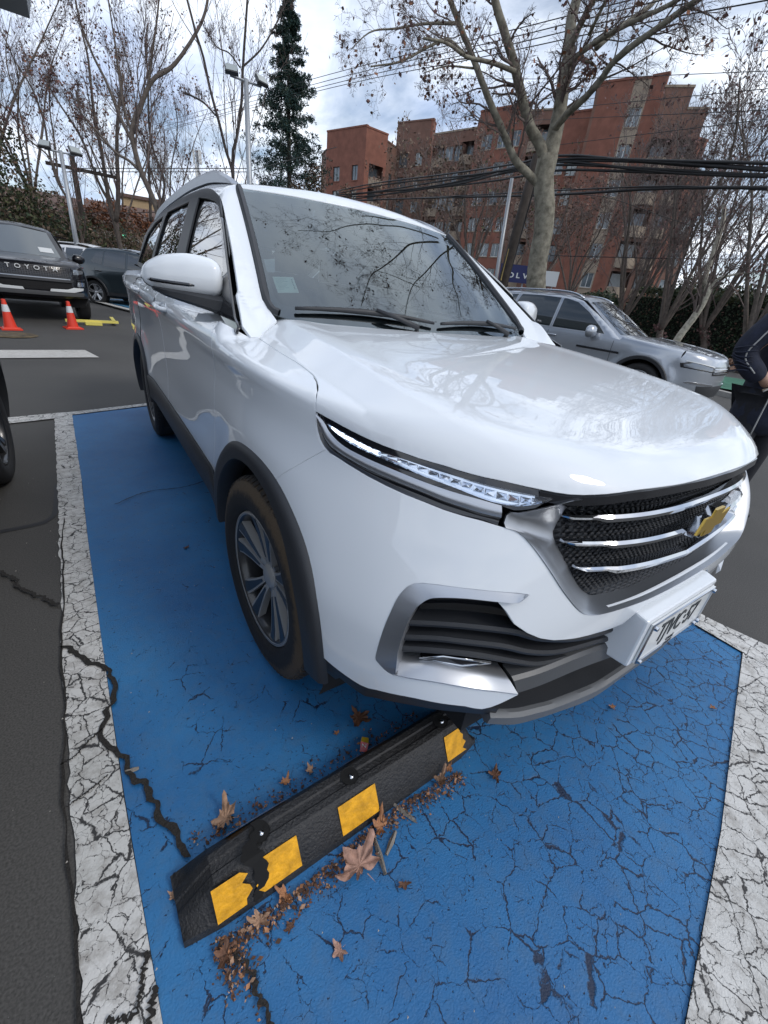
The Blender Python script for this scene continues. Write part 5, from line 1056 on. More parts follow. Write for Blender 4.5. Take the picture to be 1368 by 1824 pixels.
LV = [((-1.165, .335), .052, 0, 'large curled tan leaf beside the far flank of the wheel stop near its broken end', 1.9, 1.1),
      ((-.925, .080), .075, 3, 'largest pinkish dry leaf lying in front of the wheel stop', 1.2, .3),
      ((-1.093, .120), .030, 2, 'small orange leaf fragment under the second yellow patch of the wheel stop', 1.6, 2.),
      ((-.834, .125), .042, 2, 'orange folded leaf against the middle of the wheel stop', 2.2, .8),
      ((-.727, .424), .050, 1, 'dark brown leaf in the shade behind the wheel stop', .8, 2.4),
      ((-.469, .067), .034, 1, 'brown leaf alone on the blue paint right of the wheel stop', .7, .5),
      ((-1.030, -.021), .024, 3, 'slim reddish leaf flake on the blue paint nearest the bottom of the bay', 1., 1.6),
      ((-.850, -.001), .020, 1, 'triangular brown leaf scrap on open blue paint below the wheel stop', .8, 2.9),
      ((-1.103, .065), .017, 1, 'small dark red leaf scrap below the torn end of the wheel stop', .8, .2),
      ((-1.228, .092), .028, 1, 'rust brown leaf touching the near corner of the wheel stop', 1., 1.),
      ((-1.300, .245), .017, 0, 'tiny tan leaf scrap at the left end of the wheel stop', 1., 2.),
      ((.089, .024), .017, 2, 'small orange leaf on the cracked blue paint in front of the bumper', 1., .4),
      ((.436, -.169), .015, 2, 'small orange leaf near the right front corner of the blue bay', 1., .9),
      ((-.62, .135), .032, 0, 'pale torn leaf leaning on the near side of the far yellow patch', 2.6, .4),
      ((-.575, .150), .024, 2, 'small orange leaf at the far tip of the wheel stop', 1.4, .4),
      ((-1.002, .352), .022, 2, 'curled rusty leaf behind the middle of the wheel stop', 2., .4),
      ((-.930, .345), .020, 0, 'thin beige leaf scrap behind the wheel stop beside a rusty leaf', 2., 1.4),
      ((-.811, .413), .016, 2, 'round orange scrap next to the dark leaf behind the wheel stop', 1., .4),
      ((-1.009, 1.662), .022, 1, 'single red brown leaf on the blue paint beside the front wheel', .6, .4),
      ((-1.155, .107), .030, 0, 'cream leaf flake under the torn end of the wheel stop', 1.8, 2.4)]
for i, ((x, y), s, mi_, lab, cu, rz) in enumerate(LV):
    v, f = leaf_mesh(s, 11 + i, curl=.28 * cu); o = obj('fallen_leaf', v, f, LM[mi_], None, True); o.location = (x, y, .006); o.rotation_euler = (0, 0, rz); tag(o, lab, 'leaf', 'fallen leaves around the wheel stop')
BARK = mat('dry_grey_bark', (.20, .18, .155), .9, var=.3, vscale=80, bump=.5, bscale=120)
for (x, y, L2, a, lab) in ((-.868, .078, .085, 1.35, 'grey strip of bark beside the largest leaf'), (-.762, .128, .085, 1.95, 'grey strip of bark leaning on the wheel stop'), (-.830, .083, .058, .55, 'short grey bark sliver right of the largest leaf'), (-1.346, .586, .032, -.15, 'little tan twig lying across the open crack')):
    b = MB(); n = 7; rows = []
    for i in range(n):
        t = i / (n - 1) - .5; w_ = .007 * (1 - abs(t) * .9); rows.append([(t * L2, -w_, .003 + .002 * math.sin(i)), (t * L2, 0, .010 + .001 * math.sin(i * 2)), (t * L2, w_, .003)])
    v, f = loft(np.array(rows).transpose(1, 0, 2), True); b.add(v, f); o = b.build('bark_strip', BARK, None, smooth=60); o.location = (x, y, .006); o.rotation_euler = (0, 0, a); tag(o, lab, 'bark')
wr = thing('candy_wrapper', 'crumpled red and yellow sweet wrapper tucked behind the wheel stop', 'wrapper', (-.762, .330, .02), .9)
b = MB(); b.add([(-.022, -.010, 0), (.0, -.012, .012), (.0, .012, .016), (-.022, .010, .003)], [(0, 1, 2, 3)]); b.build('red_foil', mat('red_foil', (.45, .02, .03), .3, coat=.4), wr)
b = MB(); b.add([(.0, -.012, .012), (.024, -.010, .002), (.022, .011, .006), (.0, .012, .016)], [(0, 1, 2, 3)]); b.build('yellow_foil', mat('yellow_foil', (.6, .40, .02), .3, coat=.4), wr)
text('wrapper_print', 'Z', .018, M['plate_white'], wr, (-.010, 0, .0125), (R(8), R(-28), 0), .0004)
# crumbs of leaf litter along the stop
b = MB(); rng = random.Random(21)
for i in range(2200):
    side = rng.random() < .80
    t = rng.random(); x = -1.25 + .70 * t; y = (.125 + .012 * t - abs(rng.gauss(0, .020)) + (.035 * math.sin(t * 7) * -.3)) if side else (.305 + .02 * t + abs(rng.gauss(0, .022)))
    if rng.random() < .12: x = -1.215 + rng.gauss(0, .018); y = .10 - abs(rng.gauss(0, .045))
    s = rng.uniform(.0010, .0045) if rng.random() < .85 else rng.uniform(.004, .008); a = rng.uniform(0, 6.28); z = .006 + abs(rng.gauss(0, .006)); q = [(x + s * math.cos(a + k * 1.57) * (1 if k % 2 else .5), y + s * math.sin(a + k * 1.57) * (1 if k % 2 else .6), z + rng.uniform(-.002, .003)) for k in range(4)]
    b.add(q, [(0, 1, 2, 3)], rng.choice((0, 1, 1, 1, 3, 3, 3, 2)))
o = b.build('leaf_litter', [LM[0], LM[1], LM[2], mat('dark_litter', (.060, .032, .020), .9)]); tag(o, 'crumbled brown leaf litter piled along the wheel stop', 'leaf litter', kind='stuff')
b = MB(); 
for i in range(420):
    x = rng.uniform(-1.9, 1.2); y = rng.uniform(-.7, 4); s = rng.uniform(.001, .0028); z = .014
    b.add([(x - s, y - s, z), (x + s, y - s * .6, z), (x + s * .5, y + s, z), (x, y, z + s)], [(0, 1, 3), (1, 2, 3), (2, 0, 3)])
tag(b.build('loose_grit', mat('pale_grit', (.32, .30, .27), .9)), 'scattered pale grit on the parking surface', 'grit', kind='stuff')
# ------------------------------------------------------------------ the other vehicles (same method, own tables)
def make_F(sp):
    Lc, hwid = sp['L'], sp['W'] / 2; hood = sp['hood']; at = sp['a']; y0t = sp['y0']; bw = sp.get('bw', .028)
    def Fb(p):
        x = np.abs(p[..., 0]); y = p[..., 1]; z = p[..., 2]; a = itp(z, at) * hwid
        for yc in (sp['yf'], sp['yr']):
            r = np.hypot(y - yc, z - sp['R']); a = a + bw * np.exp(-(np.maximum(r - sp['R'] - .10, 0) / .09) ** 2) * (1 - sstep(sp['R'] * 2.3, sp['R'] * 2.9, z))
        yf0 = itp(z, y0t); yr0 = Lc - itp(z, sp['y1']); nf, mf = sp.get('nm', (3.2, 2.8)); cf = .9; cr_ = Lc - .7
        u = np.maximum(x / a, 1e-4); v1 = np.maximum((cf - y) / (cf - yf0), 0); v2 = np.maximum((y - cr_) / (yr0 - cr_), 0); kk = (nf + mf) / 2
        rho = (u ** nf + v1 ** mf + v2 ** mf) ** (1 / kk); wall = (rho - 1) * .82
        h = itp(y, hood) - .02 * (x / hwid) ** 2 - .10 * np.maximum(x / hwid - .80, 0) + .012 * np.exp(-((x / hwid - .62) / .12) ** 2)
        return smax(wall, (z - h) * .95, .04)
    def Fc(p):
        x = np.abs(p[..., 0]); y = p[..., 1]; z = p[..., 2]; zb = sp['zb']; d = z - zb
        side = (x - (hwid * sp['cab'] - sp['tumble'] * d - .10 * d * d)) * .94
        roof = z - (itp(y, sp['roof']) - .05 * (x / .6) ** 2)
        yw = sp['wsy'] + d * sp['wss'] + .10 * (x / .7) ** 2; yb = sp['bky'] - d * sp['bks'] - .06 * (x / .7) ** 2
        f = smax(side, roof, .07); f = smax(f, (yw - y) * .6, .03); return smax(f, (y - yb) * .8, .05)
    return Fb, Fc
def up_cast(F, x, y, z0, off=0.0):
    P = np.c_[np.broadcast_to(x, np.shape(y)), y, np.full(len(y), z0)]; return cast(F, P, np.tile([0, 0, 1.], (len(P), 1)), 0, 1.4, off, 70)
def mp_y(sgn, y0):
    return lambda uv: (np.c_[uv[:, 0], np.full(len(uv), y0), uv[:, 1]], np.tile([0, sgn * 1., 0], (len(uv), 1)))
def mp_top(z0): return lambda uv: (np.c_[uv, np.full(len(uv), z0)], np.tile([0, 0, 1.], (len(uv), 1)))
def gcar(name, label, sp, loc, rz, group=None, cat='car'):
    t = thing(name, label, cat, loc, rz, group, sp.get('sc', 1.0)); Fb, Fc = make_F(sp); pm = sp['paint']; hw = sp['W'] / 2; Rw = sp['R']; L = sp['L']; zs = sp['sill']; yf, yr = sp['yf'], sp['yr']
    bel = lambda y: itp(y, sp['belt']); y_c = sp['wsy'] + .02
    ra = Rw + .075
    def arc(yc, r, a0=0, a1=180, n=26):
        th = np.radians(np.linspace(a0, a1, n)); return np.c_[yc - r * np.cos(th), Rw + r * np.sin(th)]
    # side skin, cast from an axis inside the car
    def mp_ax(sg):
        def f(uv):
            ph = uv[:, 1]; return np.c_[np.zeros(len(uv)), uv[:, 0], np.full(len(uv), .55)], np.c_[-sg * np.cos(ph), np.zeros(len(uv)), np.sin(ph)]
        return f
    def to_ax(yz_):
        P = on_side(Fb, yz_); P = np.where(np.isnan(P), np.c_[np.full(len(P), -hw), yz_], P); return np.c_[P[:, 1], np.arctan2(P[:, 2] - .55, -P[:, 0])]
    ys_top = np.linspace(y_c + .05, L - .25, 14); sh = up_cast(Fb, -hw * .80, np.linspace(.42, y_c, 8), .5)
    shp = np.c_[sh[:, 1], np.arctan2(sh[:, 2] - .55, -sh[:, 0])]
    yr_e = L - .28
    low = np.vstack([[(.42, zs)], arc(yf, ra + .01)[arc(yf, ra + .01)[:, 1] > zs - .02], [(yf + ra + .05, zs), (yr - ra - .05, zs)], arc(yr, ra + .01)[arc(yr, ra + .01)[:, 1] > zs - .02], [(yr_e, zs)]])
    poly = np.vstack([shp, to_ax(np.c_[ys_top, np.minimum(bel(ys_top), itp(ys_top, sp['hood']) - .03)]), to_ax(low[::-1])])
    for sg in (1, -1):
        d = skin(Fb, poly, mp_ax(sg), .07, skirt=.03); obj('side_panel', d[0], d[1], pm, t, normals=d[2])
    # hood, front, rear, roof
    hpoly = np.array([(-hw * .80, y_c), (-hw * .80, .42), (-hw * .62, .20), (-hw * .3, .12), (0, .10), (hw * .3, .12), (hw * .62, .20), (hw * .80, .42), (hw * .80, y_c), (hw * .4, y_c - .10), (0, y_c - .12), (-hw * .4, y_c - .10)])
    d = skin(Fb, hpoly, mp_top(.5), .06, gap=.001, skirt=.02); obj('hood', d[0], d[1], pm, t, normals=d[2])
    hf_ = up_cast(Fb, hpoly[1:8, 0], hpoly[1:8, 1], .5)
    fl = on_side(Fb, [(.42, .85), (.42, .6), (.42, zs)]); bot = np.array([(-hw * .75, .1, zs), (0, -.02, zs - .02), (hw * .75, .1, zs)])
    fp = np.vstack([hf_, (fl * np.array([-1, 1, 1])), bot[::-1], fl[::-1]])
    d = panel(Fb, fp, (0, 1.1, .55), sp=.06, skirt=.02); obj('front_bumper', d[0], d[1], pm, t, normals=d[2])
    rp = np.array([(-hw * .93, zs), (hw * .93, zs), (hw * .93, sp['tail']), (-hw * .93, sp['tail'])]); d = skin(Fb, rp, mp_y(1, L - 1.2), .07, skirt=.02); obj('tailgate', d[0], d[1], pm, t, normals=d[2])
    ry = np.linspace(sp['ry0'], sp['ry1'], 10); rx = hw * .62
    d = skin(Fc, np.vstack([np.c_[np.full(10, -rx), ry], np.c_[np.full(10, rx), ry[::-1]]]), mp_top(1.1), .10, skirt=.02); obj('roof', d[0], d[1], pm, t, normals=d[2])
    # cabin sides painted, windows set in
    win = sp['windows']; up = sp['cabside']
    d = side_panel(Fc, up, sp=.07, sgn=-1, skirt=.01); both('cabin_side', d, pm, t)
    for wq in win:
        d = side_panel(Fc, np.array(wq), sp=.09, off=.004, skirt=.006); both('side_window', d, sp.get('glass', M['car_glass']), t)
        if sp.get('chrome_win'):
            d = side_panel(Fc, offset_poly(dense_closed(np.array(wq), .08), -.018), sp=.12, off=.002, skirt=.004); both('window_trim', d, M['silver'], t)
    d = skin(Fc, np.array(sp['ws']), mp_y(-1, sp['wsy'] + 1.2), .08, off=.004, skirt=.008); obj('windshield', d[0], d[1], sp.get('wsglass', M['car_glass']), t, normals=d[2])
    d = skin(Fc, np.array(sp['wsf']), mp_y(-1, sp['wsy'] + 1.2), .08, off=0, skirt=.008); obj('windshield_frame', d[0], d[1], pm, t, normals=d[2])
    d = skin(Fc, np.array(sp['rw']), mp_y(1, L - 1.6), .08, off=.006, skirt=.008); obj('rear_window', d[0], d[1], M['car_glass'], t, normals=d[2])
    # arches, sills, floor
    for yc in (yf, yr):
        for mi in (False, True):
            o_, i_ = arc(yc, ra + .035, -8, 188, 30), arc(yc, ra - .02, -8, 188, 30); rows = [on_side(Fb, o_, .002), on_side(Fb, o_ * .8 + i_ * .2, .014), on_side(Fb, i_, .012)]
            rows = [np.where(np.isnan(r), np.c_[np.full(len(r), -hw * .96), o_], r) for r in rows]
            rows.append(rows[-1] + np.array([.10, 0, 0])); v, f = loft(rows); obj('arch_moulding', v * np.array([-1 if mi else 1, 1, 1]), f, sp.get('arch', M['black_plastic']), t, smooth=40)
    for sg in (-1, 1):
        yy = np.linspace(yf + ra, yr - ra, 16); rows = [on_side(Fb, np.c_[yy, np.full(16, zs + .09)], .004), on_side(Fb, np.c_[yy, np.full(16, zs)], .010)]; rows.append(rows[-1] + np.array([.12, 0, -.05])); v, f = loft(rows); obj('sill_trim', v * np.array([-sg, 1, 1]), f, M['black_plastic'], t, smooth=40)
        for k in (yf, yr):
            b = MB(); A = np.c_[np.full(20, -hw * .93), arc(k, ra - .01, -15, 195, 20)]; B = A + np.array([.34, 0, 0]); v, f = loft([A, B]); b.add(v, f); b.add([tuple(q) for q in B] + [(-hw * .93 + .34, k, .25)], [(i, i + 1, 20) for i in range(19)]); o = b.build('wheel_liner', M['dark_void'], t, smooth=True)
            if sg > 0: o.scale = (-1, 1, 1)
    b = MB(); b.box((0, L / 2, zs + .06), (hw * 1.15, L - .5, .30)); b.box((0, L / 2, zs + .2), (hw * 1.7, yr - yf - 2 * ra - .1, .5)); b.box((0, .9, .62), (hw * 1.1, 1.0, .4)); b.box((0, L - .8, .65), (hw * 1.1, .8, .5)); b.build('floor_pan', M['dark_void'], t)
    for (x, y) in ((-1, yf), (1, yf), (-1, yr), (1, yr)):
        add_wheel(t, (x * (hw - .125), y, Rw), Rw, .22, sp['Rr'], sp.get('rim', 'pair'), x, 0, {'face': sp.get('rimm', M['rim_silver'])}, lite=True)
    # mirrors
    my, mz = sp['mirror']
    for sg in (-1, 1):
        g = bpy.data.objects.new('door_mirror', None); COL.objects.link(g); g.parent = t; V = []; nu, nv = 10, 12
        for i in range(nu + 1):
            s_ = i / nu; w_ = (.35, .8, .97, 1, 1, .98, .95, .9, .8, .62, .25)[i]
            for j in range(nv):
                a = 2 * math.pi * j / nv; V.append((sg * (hw * .97 + .03 + .24 * s_), my + .085 * w_ * math.cos(a) * (1.2 if math.cos(a) < 0 else .4), mz + .10 * w_ * math.copysign(abs(math.sin(a)) ** .7, math.sin(a))))
        F_ = [(i * nv + j, i * nv + (j + 1) % nv, (i + 1) * nv + (j + 1) % nv, (i + 1) * nv + j) for i in range(nu) for j in range(nv)] + [tuple(range(nv)), tuple(nu * nv + j for j in range(nv))]
        obj('mirror_shell', V, F_, sp.get('mirror_mat', pm), g); b = MB(); b.tube([(sg * (hw * .85), my - .0, mz - .07), (sg * (hw * .97 + .06), my, mz - .05)], [.05, .035], 8); b.build('mirror_arm', M['black_plastic'], g, smooth=True)
    # handles
    for yh, zh in sp['handles']:
        for mi in (1, -1):
            P = on_side(Fb, [(yh, zh)])[0]
            if np.isnan(P[0]): continue
            b = MB(); tt = np.linspace(-1, 1, 7); b.tube(np.c_[(P[0] - .03 * (1 - tt ** 4)) * mi, yh + tt * .10, np.full(7, zh)], .014, 6); b.build('door_handle', sp.get('handle_mat', pm), t, smooth=True)
    # seams
    for yq, za, zb_ in sp['seams']:
        zz = np.linspace(za, zb_, 12); P = on_side(Fb, np.c_[np.full(12, yq) if np.isscalar(yq) else np.interp(zz, *yq), zz], .0015); P = P[~np.isnan(P[:, 0])]
        for mi in (1, -1):
            if len(P) > 2:
                Q = P * np.array([mi, 1, 1]); v, f = loft([Q - np.array([0, .0035, 0]), Q + np.array([0, .0035, 0])]); obj('door_gap', v, f if mi > 0 else [tuple(reversed(q)) for q in f], M['dark_void'], t)
    return t, Fb, Fc
def fpatch(t, F, name, poly, m, off=.006, y0=1.2, sgn=-1, skirt=.012, sp=.05, mirror=True):
    """piece lying on the front (sgn -1) or rear face, outline in (x, z)"""
    P = np.array(poly, float); d = skin(F, P, mp_y(sgn, y0), sp, off=off, skirt=skirt); obj(name, d[0], d[1], m, t, normals=d[2])
    if mirror: obj(name, d[0], d[1], m, t, normals=d[2], mirror=True)
M['car_glass'] = mat('dark_car_glass', (.018, .024, .026), .03, coat=1.0, spec=.8)
M['silver_paint'] = mat('silver_blue_paint', (.36, .39, .43), .28, metal=.55, coat=1.0)
M['grey_paint'] = mat('dark_grey_paint', (.035, .050, .060), .28, metal=.4, coat=1.0)
M['black_paint'] = mat('black_paint', (.005, .005, .008), .30, coat=.55, spec=.3)
M['white_paint2'] = mat('plain_white_paint', (.72, .73, .74), .3, coat=.8)

A0 = [(.15, .90), (.3, .965), (.5, .985), (.7, .99), (.85, 1.0), (.95, .985), (1.05, .95), (1.25, .90)]
# silver SUV in the next bay
vw = dict(L=4.70, W=1.84, R=.355, Rr=.245, yf=.90, yr=3.69, sill=.30, paint=M['silver_paint'], a=A0, y0=[(.15, .10), (.3, .03), (.5, 0), (.7, .0), (.85, .04), (1.1, .2)], y1=[(.2, .08), (.5, 0), (.9, .03), (1.2, .15)],
          hood=[(-.1, .83), (0, .86), (.12, .91), (.5, .99), (1.0, 1.05), (1.5, 1.10), (2.0, 1.13), (4.8, 1.16)], zb=1.0, cab=.955, tumble=.30, roof=[(1.8, 1.50), (2.3, 1.60), (2.8, 1.64), (3.6, 1.63), (4.3, 1.57), (4.6, 1.50)], wsy=1.26, wss=1.62, bky=4.58, bks=.45,
          belt=[(1.3, .99), (2.3, 1.02), (4.7, 1.06)], tail=1.02, ry0=2.12, ry1=4.3,
          cabside=[(1.36, .985), (1.55, 1.11), (1.9, 1.33), (2.2, 1.50), (2.5, 1.57), (3.2, 1.60), (4.0, 1.56), (4.32, 1.46), (4.48, 1.2), (4.55, 1.02), (3, 1.0)],
          windows=[[(1.62, 1.045), (1.75, 1.15), (2.02, 1.34), (2.28, 1.475), (2.50, 1.52), (2.56, 1.52), (2.56, 1.055)], [(2.62, 1.06), (2.62, 1.525), (3.0, 1.54), (3.42, 1.535), (3.50, 1.3), (3.52, 1.075)], [(3.58, 1.08), (3.50, 1.53), (3.95, 1.50), (4.15, 1.42), (4.22, 1.16)]], chrome_win=True,
          ws=[(-.66, 1.06), (.66, 1.06), (.53, 1.50), (0, 1.545), (-.53, 1.50)], wsf=[(-.78, 1.0), (.78, 1.0), (.60, 1.56), (0, 1.58), (-.60, 1.56)], rw=[(-.6, 1.1), (.6, 1.1), (.5, 1.45), (-.5, 1.45)], mirror=(1.80, 1.06), handles=[(2.52, .93), (3.50, .95)], handle_mat=M['silver_paint'],
          seams=[(1.42, .40, .97), (2.60, .40, 1.0), (3.62, .75, 1.0)], glass=M['car_glass'])
t, Fb, Fc = gcar('silver_suv', 'silver grey SUV parked beyond the white car, in front of the plane tree', vw, (6.95, 2.42, .02), .137)
fpatch(t, Fb, 'headlight', [(.45, .70), (.85, .735), (.86, .79), (.80, .83), (.46, .775)], M['gloss_black'], .004)
fpatch(t, Fb, 'headlight_lens', [(.50, .715), (.84, .75), (.845, .78), (.78, .815), (.50, .765)], mat('smoked_lens_grey', (.20, .22, .25), .12, metal=.6), .008, skirt=.006)
fpatch(t, Fb, 'running_light', [(.46, .775), (.84, .828), (.84, .840), (.46, .787)], M['plate_white'], .012, skirt=.004)
fpatch(t, Fb, 'grille', [(-.46, .66), (.46, .66), (.46, .785), (-.46, .785)], M['gloss_black'], .004, mirror=False)
for z in (.685, .715, .75): fpatch(t, Fb, 'grille_slat', [(-.45, z), (.45, z), (.45, z + .010), (-.45, z + .010)], M['chrome'], .014, mirror=False, sp=.1)
fpatch(t, Fb, 'lower_grille', [(-.60, .32), (.60, .32), (.66, .50), (-.66, .50)], M['black_plastic'], .003, mirror=False)
fpatch(t, Fb, 'bumper_trim', [(.30, .50), (.80, .53), (.78, .555), (.30, .525)], M['chrome'], .008)
for mi in (-1, 1):                                            # roof rails and the dark side strip
    yy = np.linspace(2.25, 4.3, 26); P = up_cast(Fc, -.60, yy, 1.1); s_ = np.linspace(0, 1, 26); P[:, 2] += .045 * np.clip(np.minimum(s_ / .1, (1 - s_) / .1), 0, 1) ** .7
    b = MB(); b.tube(P * np.array([mi, 1, 1]), .018, 8); b.build('roof_rail', M['chrome'], t, smooth=True)
    yy = np.linspace(1.28, 2.0, 10); P = on_side(Fb, np.c_[yy, np.full(10, .80) + .02 * (yy - 1.3)], .006); v, f = loft([P + np.array([0, 0, -.016]), P + np.array([-.01, 0, 0]), P + np.array([0, 0, .016])]); obj('fender_badge', v * np.array([mi, 1, 1]), f, M['chrome'] if False else M['gloss_black'], t)
b = MB(); b.box((-.45, 1.62, 1.16), (.12, .01, .10)); 
# black pickup-based SUV with TOYOTA grille letters
ty = dict(L=4.8, W=1.86, R=.385, Rr=.225, yf=.88, yr=3.63, sill=.46, paint=M['black_paint'], a=[(.3, .90), (.5, .97), (.7, .985), (.95, 1.0), (1.05, .985), (1.15, .95), (1.3, .90)], y0=[(.3, .16), (.45, .03), (.6, -.02), (.8, 0), (1.0, .05), (1.2, .2)], y1=[(.2, .1), (.5, 0), (1.0, .03), (1.3, .15)],
          hood=[(-.1, 1.0), (0, 1.03), (.12, 1.07), (.5, 1.13), (1.0, 1.17), (1.5, 1.20), (2.0, 1.25), (4.8, 1.28)], zb=1.12, cab=.94, tumble=.28, roof=[(1.8, 1.66), (2.3, 1.77), (2.8, 1.81), (3.6, 1.80), (4.3, 1.75), (4.6, 1.68)], wsy=1.34, wss=1.35, bky=4.68, bks=.30,
          belt=[(1.3, 1.10), (2.3, 1.14), (4.8, 1.2)], tail=1.15, ry0=2.15, ry1=4.4,
          cabside=[(1.42, 1.10), (1.6, 1.23), (1.95, 1.48), (2.2, 1.66), (2.5, 1.73), (3.2, 1.76), (4.2, 1.72), (4.5, 1.5), (4.62, 1.15), (3, 1.12)],
          windows=[[(1.72, 1.18), (2.0, 1.42), (2.25, 1.61), (2.5, 1.67), (2.6, 1.67), (2.6, 1.19)], [(2.68, 1.2), (2.68, 1.68), (3.55, 1.69), (3.6, 1.22)], [(3.68, 1.22), (3.64, 1.68), (4.2, 1.64), (4.35, 1.3)]],
          ws=[(-.68, 1.19), (.68, 1.19), (.57, 1.66), (0, 1.71), (-.57, 1.66)], wsf=[(-.80, 1.12), (.80, 1.12), (.64, 1.73), (0, 1.76), (-.64, 1.73)], rw=[(-.6, 1.2), (.6, 1.2), (.52, 1.6), (-.52, 1.6)], mirror=(1.85, 1.20), handles=[(2.5, 1.03), (3.45, 1.05)], seams=[(1.45, .6, 1.08), (2.64, .6, 1.1)], nm=(3.6, 3.2), rimm=M['rim_dark'], wsglass=mat('pale_reflecting_glass', (.08, .10, .11), .08, coat=1.0))
TL = (-1.86, 11.2)
t, Fb, Fc = gcar('black_offroader', 'black off-road SUV with TOYOTA spelled across its grille, behind the traffic cones', ty, (TL[0], TL[1], gz(*TL) + .01), .127)
fpatch(t, Fb, 'grille', [(-.62, .84), (.62, .84), (.60, 1.02), (-.60, 1.02)], M['gloss_black'], .006, mirror=False)
tm = MB()
for r_ in range(6):
    for c_ in range(30):
        x = -.58 + c_ * .04; z = .855 + r_ * .028; P = on_front(Fb, [(x, z)], .008, 1.2)[0]; tm.box((P[0], P[1], P[2]), (.028, .012, .016))
tm.build('grille_mesh', M['black_plastic'], t)['kind'] = 'stuff'
fpatch(t, Fb, 'headlight', [(.62, .87), (.91, .91), (.92, 1.0), (.80, 1.03), (.62, 1.02)], M['gloss_black'], .004)
fpatch(t, Fb, 'headlight_lens', [(.66, .90), (.86, .93), (.87, .985), (.68, .99)], mat('smoked_lens', (.30, .33, .36), .1, metal=.6), .010, skirt=.006)
fpatch(t, Fb, 'bumper_bar', [(-.60, .755), (.60, .755), (.66, .80), (-.66, .80)], M['black_plastic'], .03, mirror=False)
fpatch(t, Fb, 'bumper_strip', [(-.58, .80), (.58, .80), (.585, .815), (-.585, .815)], M['silver_dark'], .035, mirror=False)
fpatch(t, Fb, 'lower_intake', [(-.60, .60), (.60, .60), (.60, .75), (-.60, .75)], M['dark_void'], .004, mirror=False)
fpatch(t, Fb, 'bumper_corner', [(.20, .575), (.60, .575), (.78, .62), (.80, .66), (.62, .665), (.50, .625), (.22, .620)], M['plate_white'], .04)
fpatch(t, Fb, 'bumper_skid', [(-.78, .50), (.78, .50), (.80, .57), (-.80, .57)], M['grey_plastic'], .03, mirror=False)
fpatch(t, Fb, 'fog_light', [(.70, .68), (.85, .70), (.86, .76), (.72, .765)], M['lamp_chrome'], .012)
fpatch(t, Fb, 'fog_light_surround', [(.66, .66), (.90, .67), (.90, .82), (.68, .80)], M['gloss_black'], .006)
P = on_front(Fb, [(0, .985)], .02, 1.2)[0]
for k, ch in enumerate('TOYOTA'):
    x = -.36 + k * .144; P = on_front(Fb, [(x, .965)], .045, 1.2)[0]; text('grille_letter', ch, .105, M['plate_white'], t, tuple(P), (R(90), 0, 0), .004, sx=1.15, bold=.0012)
b = MB(); b.add([(.30, 1.72, 1.285), (.52, 1.72, 1.285), (.50, 1.80, 1.36), (.28, 1.80, 1.36)], [(0, 1, 2, 3)]); 
st = cast(Fc, np.array([(.33, 2.6, 1.26), (.58, 2.6, 1.26), (.56, 2.6, 1.35), (.31, 2.6, 1.35)]), np.tile([0, -1., 0], (4, 1)), 0, 2.5, .010, 60); b = MB(); b.add(st, [(0, 1, 2, 3)]); b.build('windshield_paper', M['plate_white'], t)
# dark grey crossover seen from behind its right side
gy = dict(L=4.18, W=1.76, R=.335, Rr=.225, yf=.82, yr=3.42, sill=.30, paint=M['grey_paint'], a=A0, y0=vw['y0'], y1=[(.2, .10), (.5, 0), (.9, .03), (1.2, .15)], hood=[(-.1, .86), (0, .90), (.12, .94), (.5, .99), (1.0, 1.03), (1.4, 1.08), (2.0, 1.11), (4.8, 1.15)], zb=.98, cab=.955, tumble=.30,
          roof=[(1.6, 1.46), (2.1, 1.56), (2.6, 1.60), (3.3, 1.58), (3.9, 1.50), (4.1, 1.45)], wsy=1.10, wss=1.5, bky=4.10, bks=.75, belt=[(1.2, .97), (2.3, 1.01), (4.2, 1.06)], tail=1.02, ry0=1.95, ry1=3.85,
          cabside=[(1.2, .96), (1.5, 1.18), (1.85, 1.42), (2.1, 1.50), (2.6, 1.545), (3.3, 1.53), (3.75, 1.46), (3.95, 1.22), (4.05, 1.02), (2.6, .98)],
          windows=[[(1.5, 1.04), (1.75, 1.28), (2.0, 1.42), (2.2, 1.455), (2.3, 1.46), (2.3, 1.05)], [(2.38, 1.05), (2.38, 1.465), (3.0, 1.46), (3.05, 1.08)], [(3.10, 1.09), (3.06, 1.45), (3.28, 1.40), (3.45, 1.15)]],
          ws=vw['ws'] and [(-.62, 1.03), (.62, 1.03), (.5, 1.42), (0, 1.48), (-.5, 1.42)], wsf=[(-.74, .98), (.74, .98), (.57, 1.49), (0, 1.52), (-.57, 1.49)], rw=[(-.58, 1.10), (.58, 1.10), (.5, 1.40), (-.5, 1.40)], mirror=(1.65, 1.04), handles=[(2.3, .90), (3.2, .93)], handle_mat=M['gloss_black'], seams=[(1.3, .40, .95), (2.34, .40, .98), (3.3, .75, 1.0)], arch=M['black_plastic'], bw=.035)
GL = (2.45, 14.9)
t, Fb, Fc = gcar('grey_crossover', 'dark grey crossover with silver wheels parked behind the black off-road SUV, tail to the left', gy, (GL[0], GL[1], gz(*GL)), .88)
fpatch(t, Fb, 'tail_light', [(.42, .88), (.86, .86), (.87, .96), (.45, .96)], M['red_lens'], .012, y0=3.0, sgn=1)
for sg in (-1, 1):
    b = MB(); P = on_side(Fb, [(3.9, .90), (4.02, .90), (4.02, .98), (3.85, .98)], .01); P = P[~np.isnan(P[:, 0])]
    if len(P) > 2: b.prism(P * np.array([-sg * -1, 1, 1]), (sg * .01, 0, 0)); b.build('tail_light_side', M['red_lens'], t)
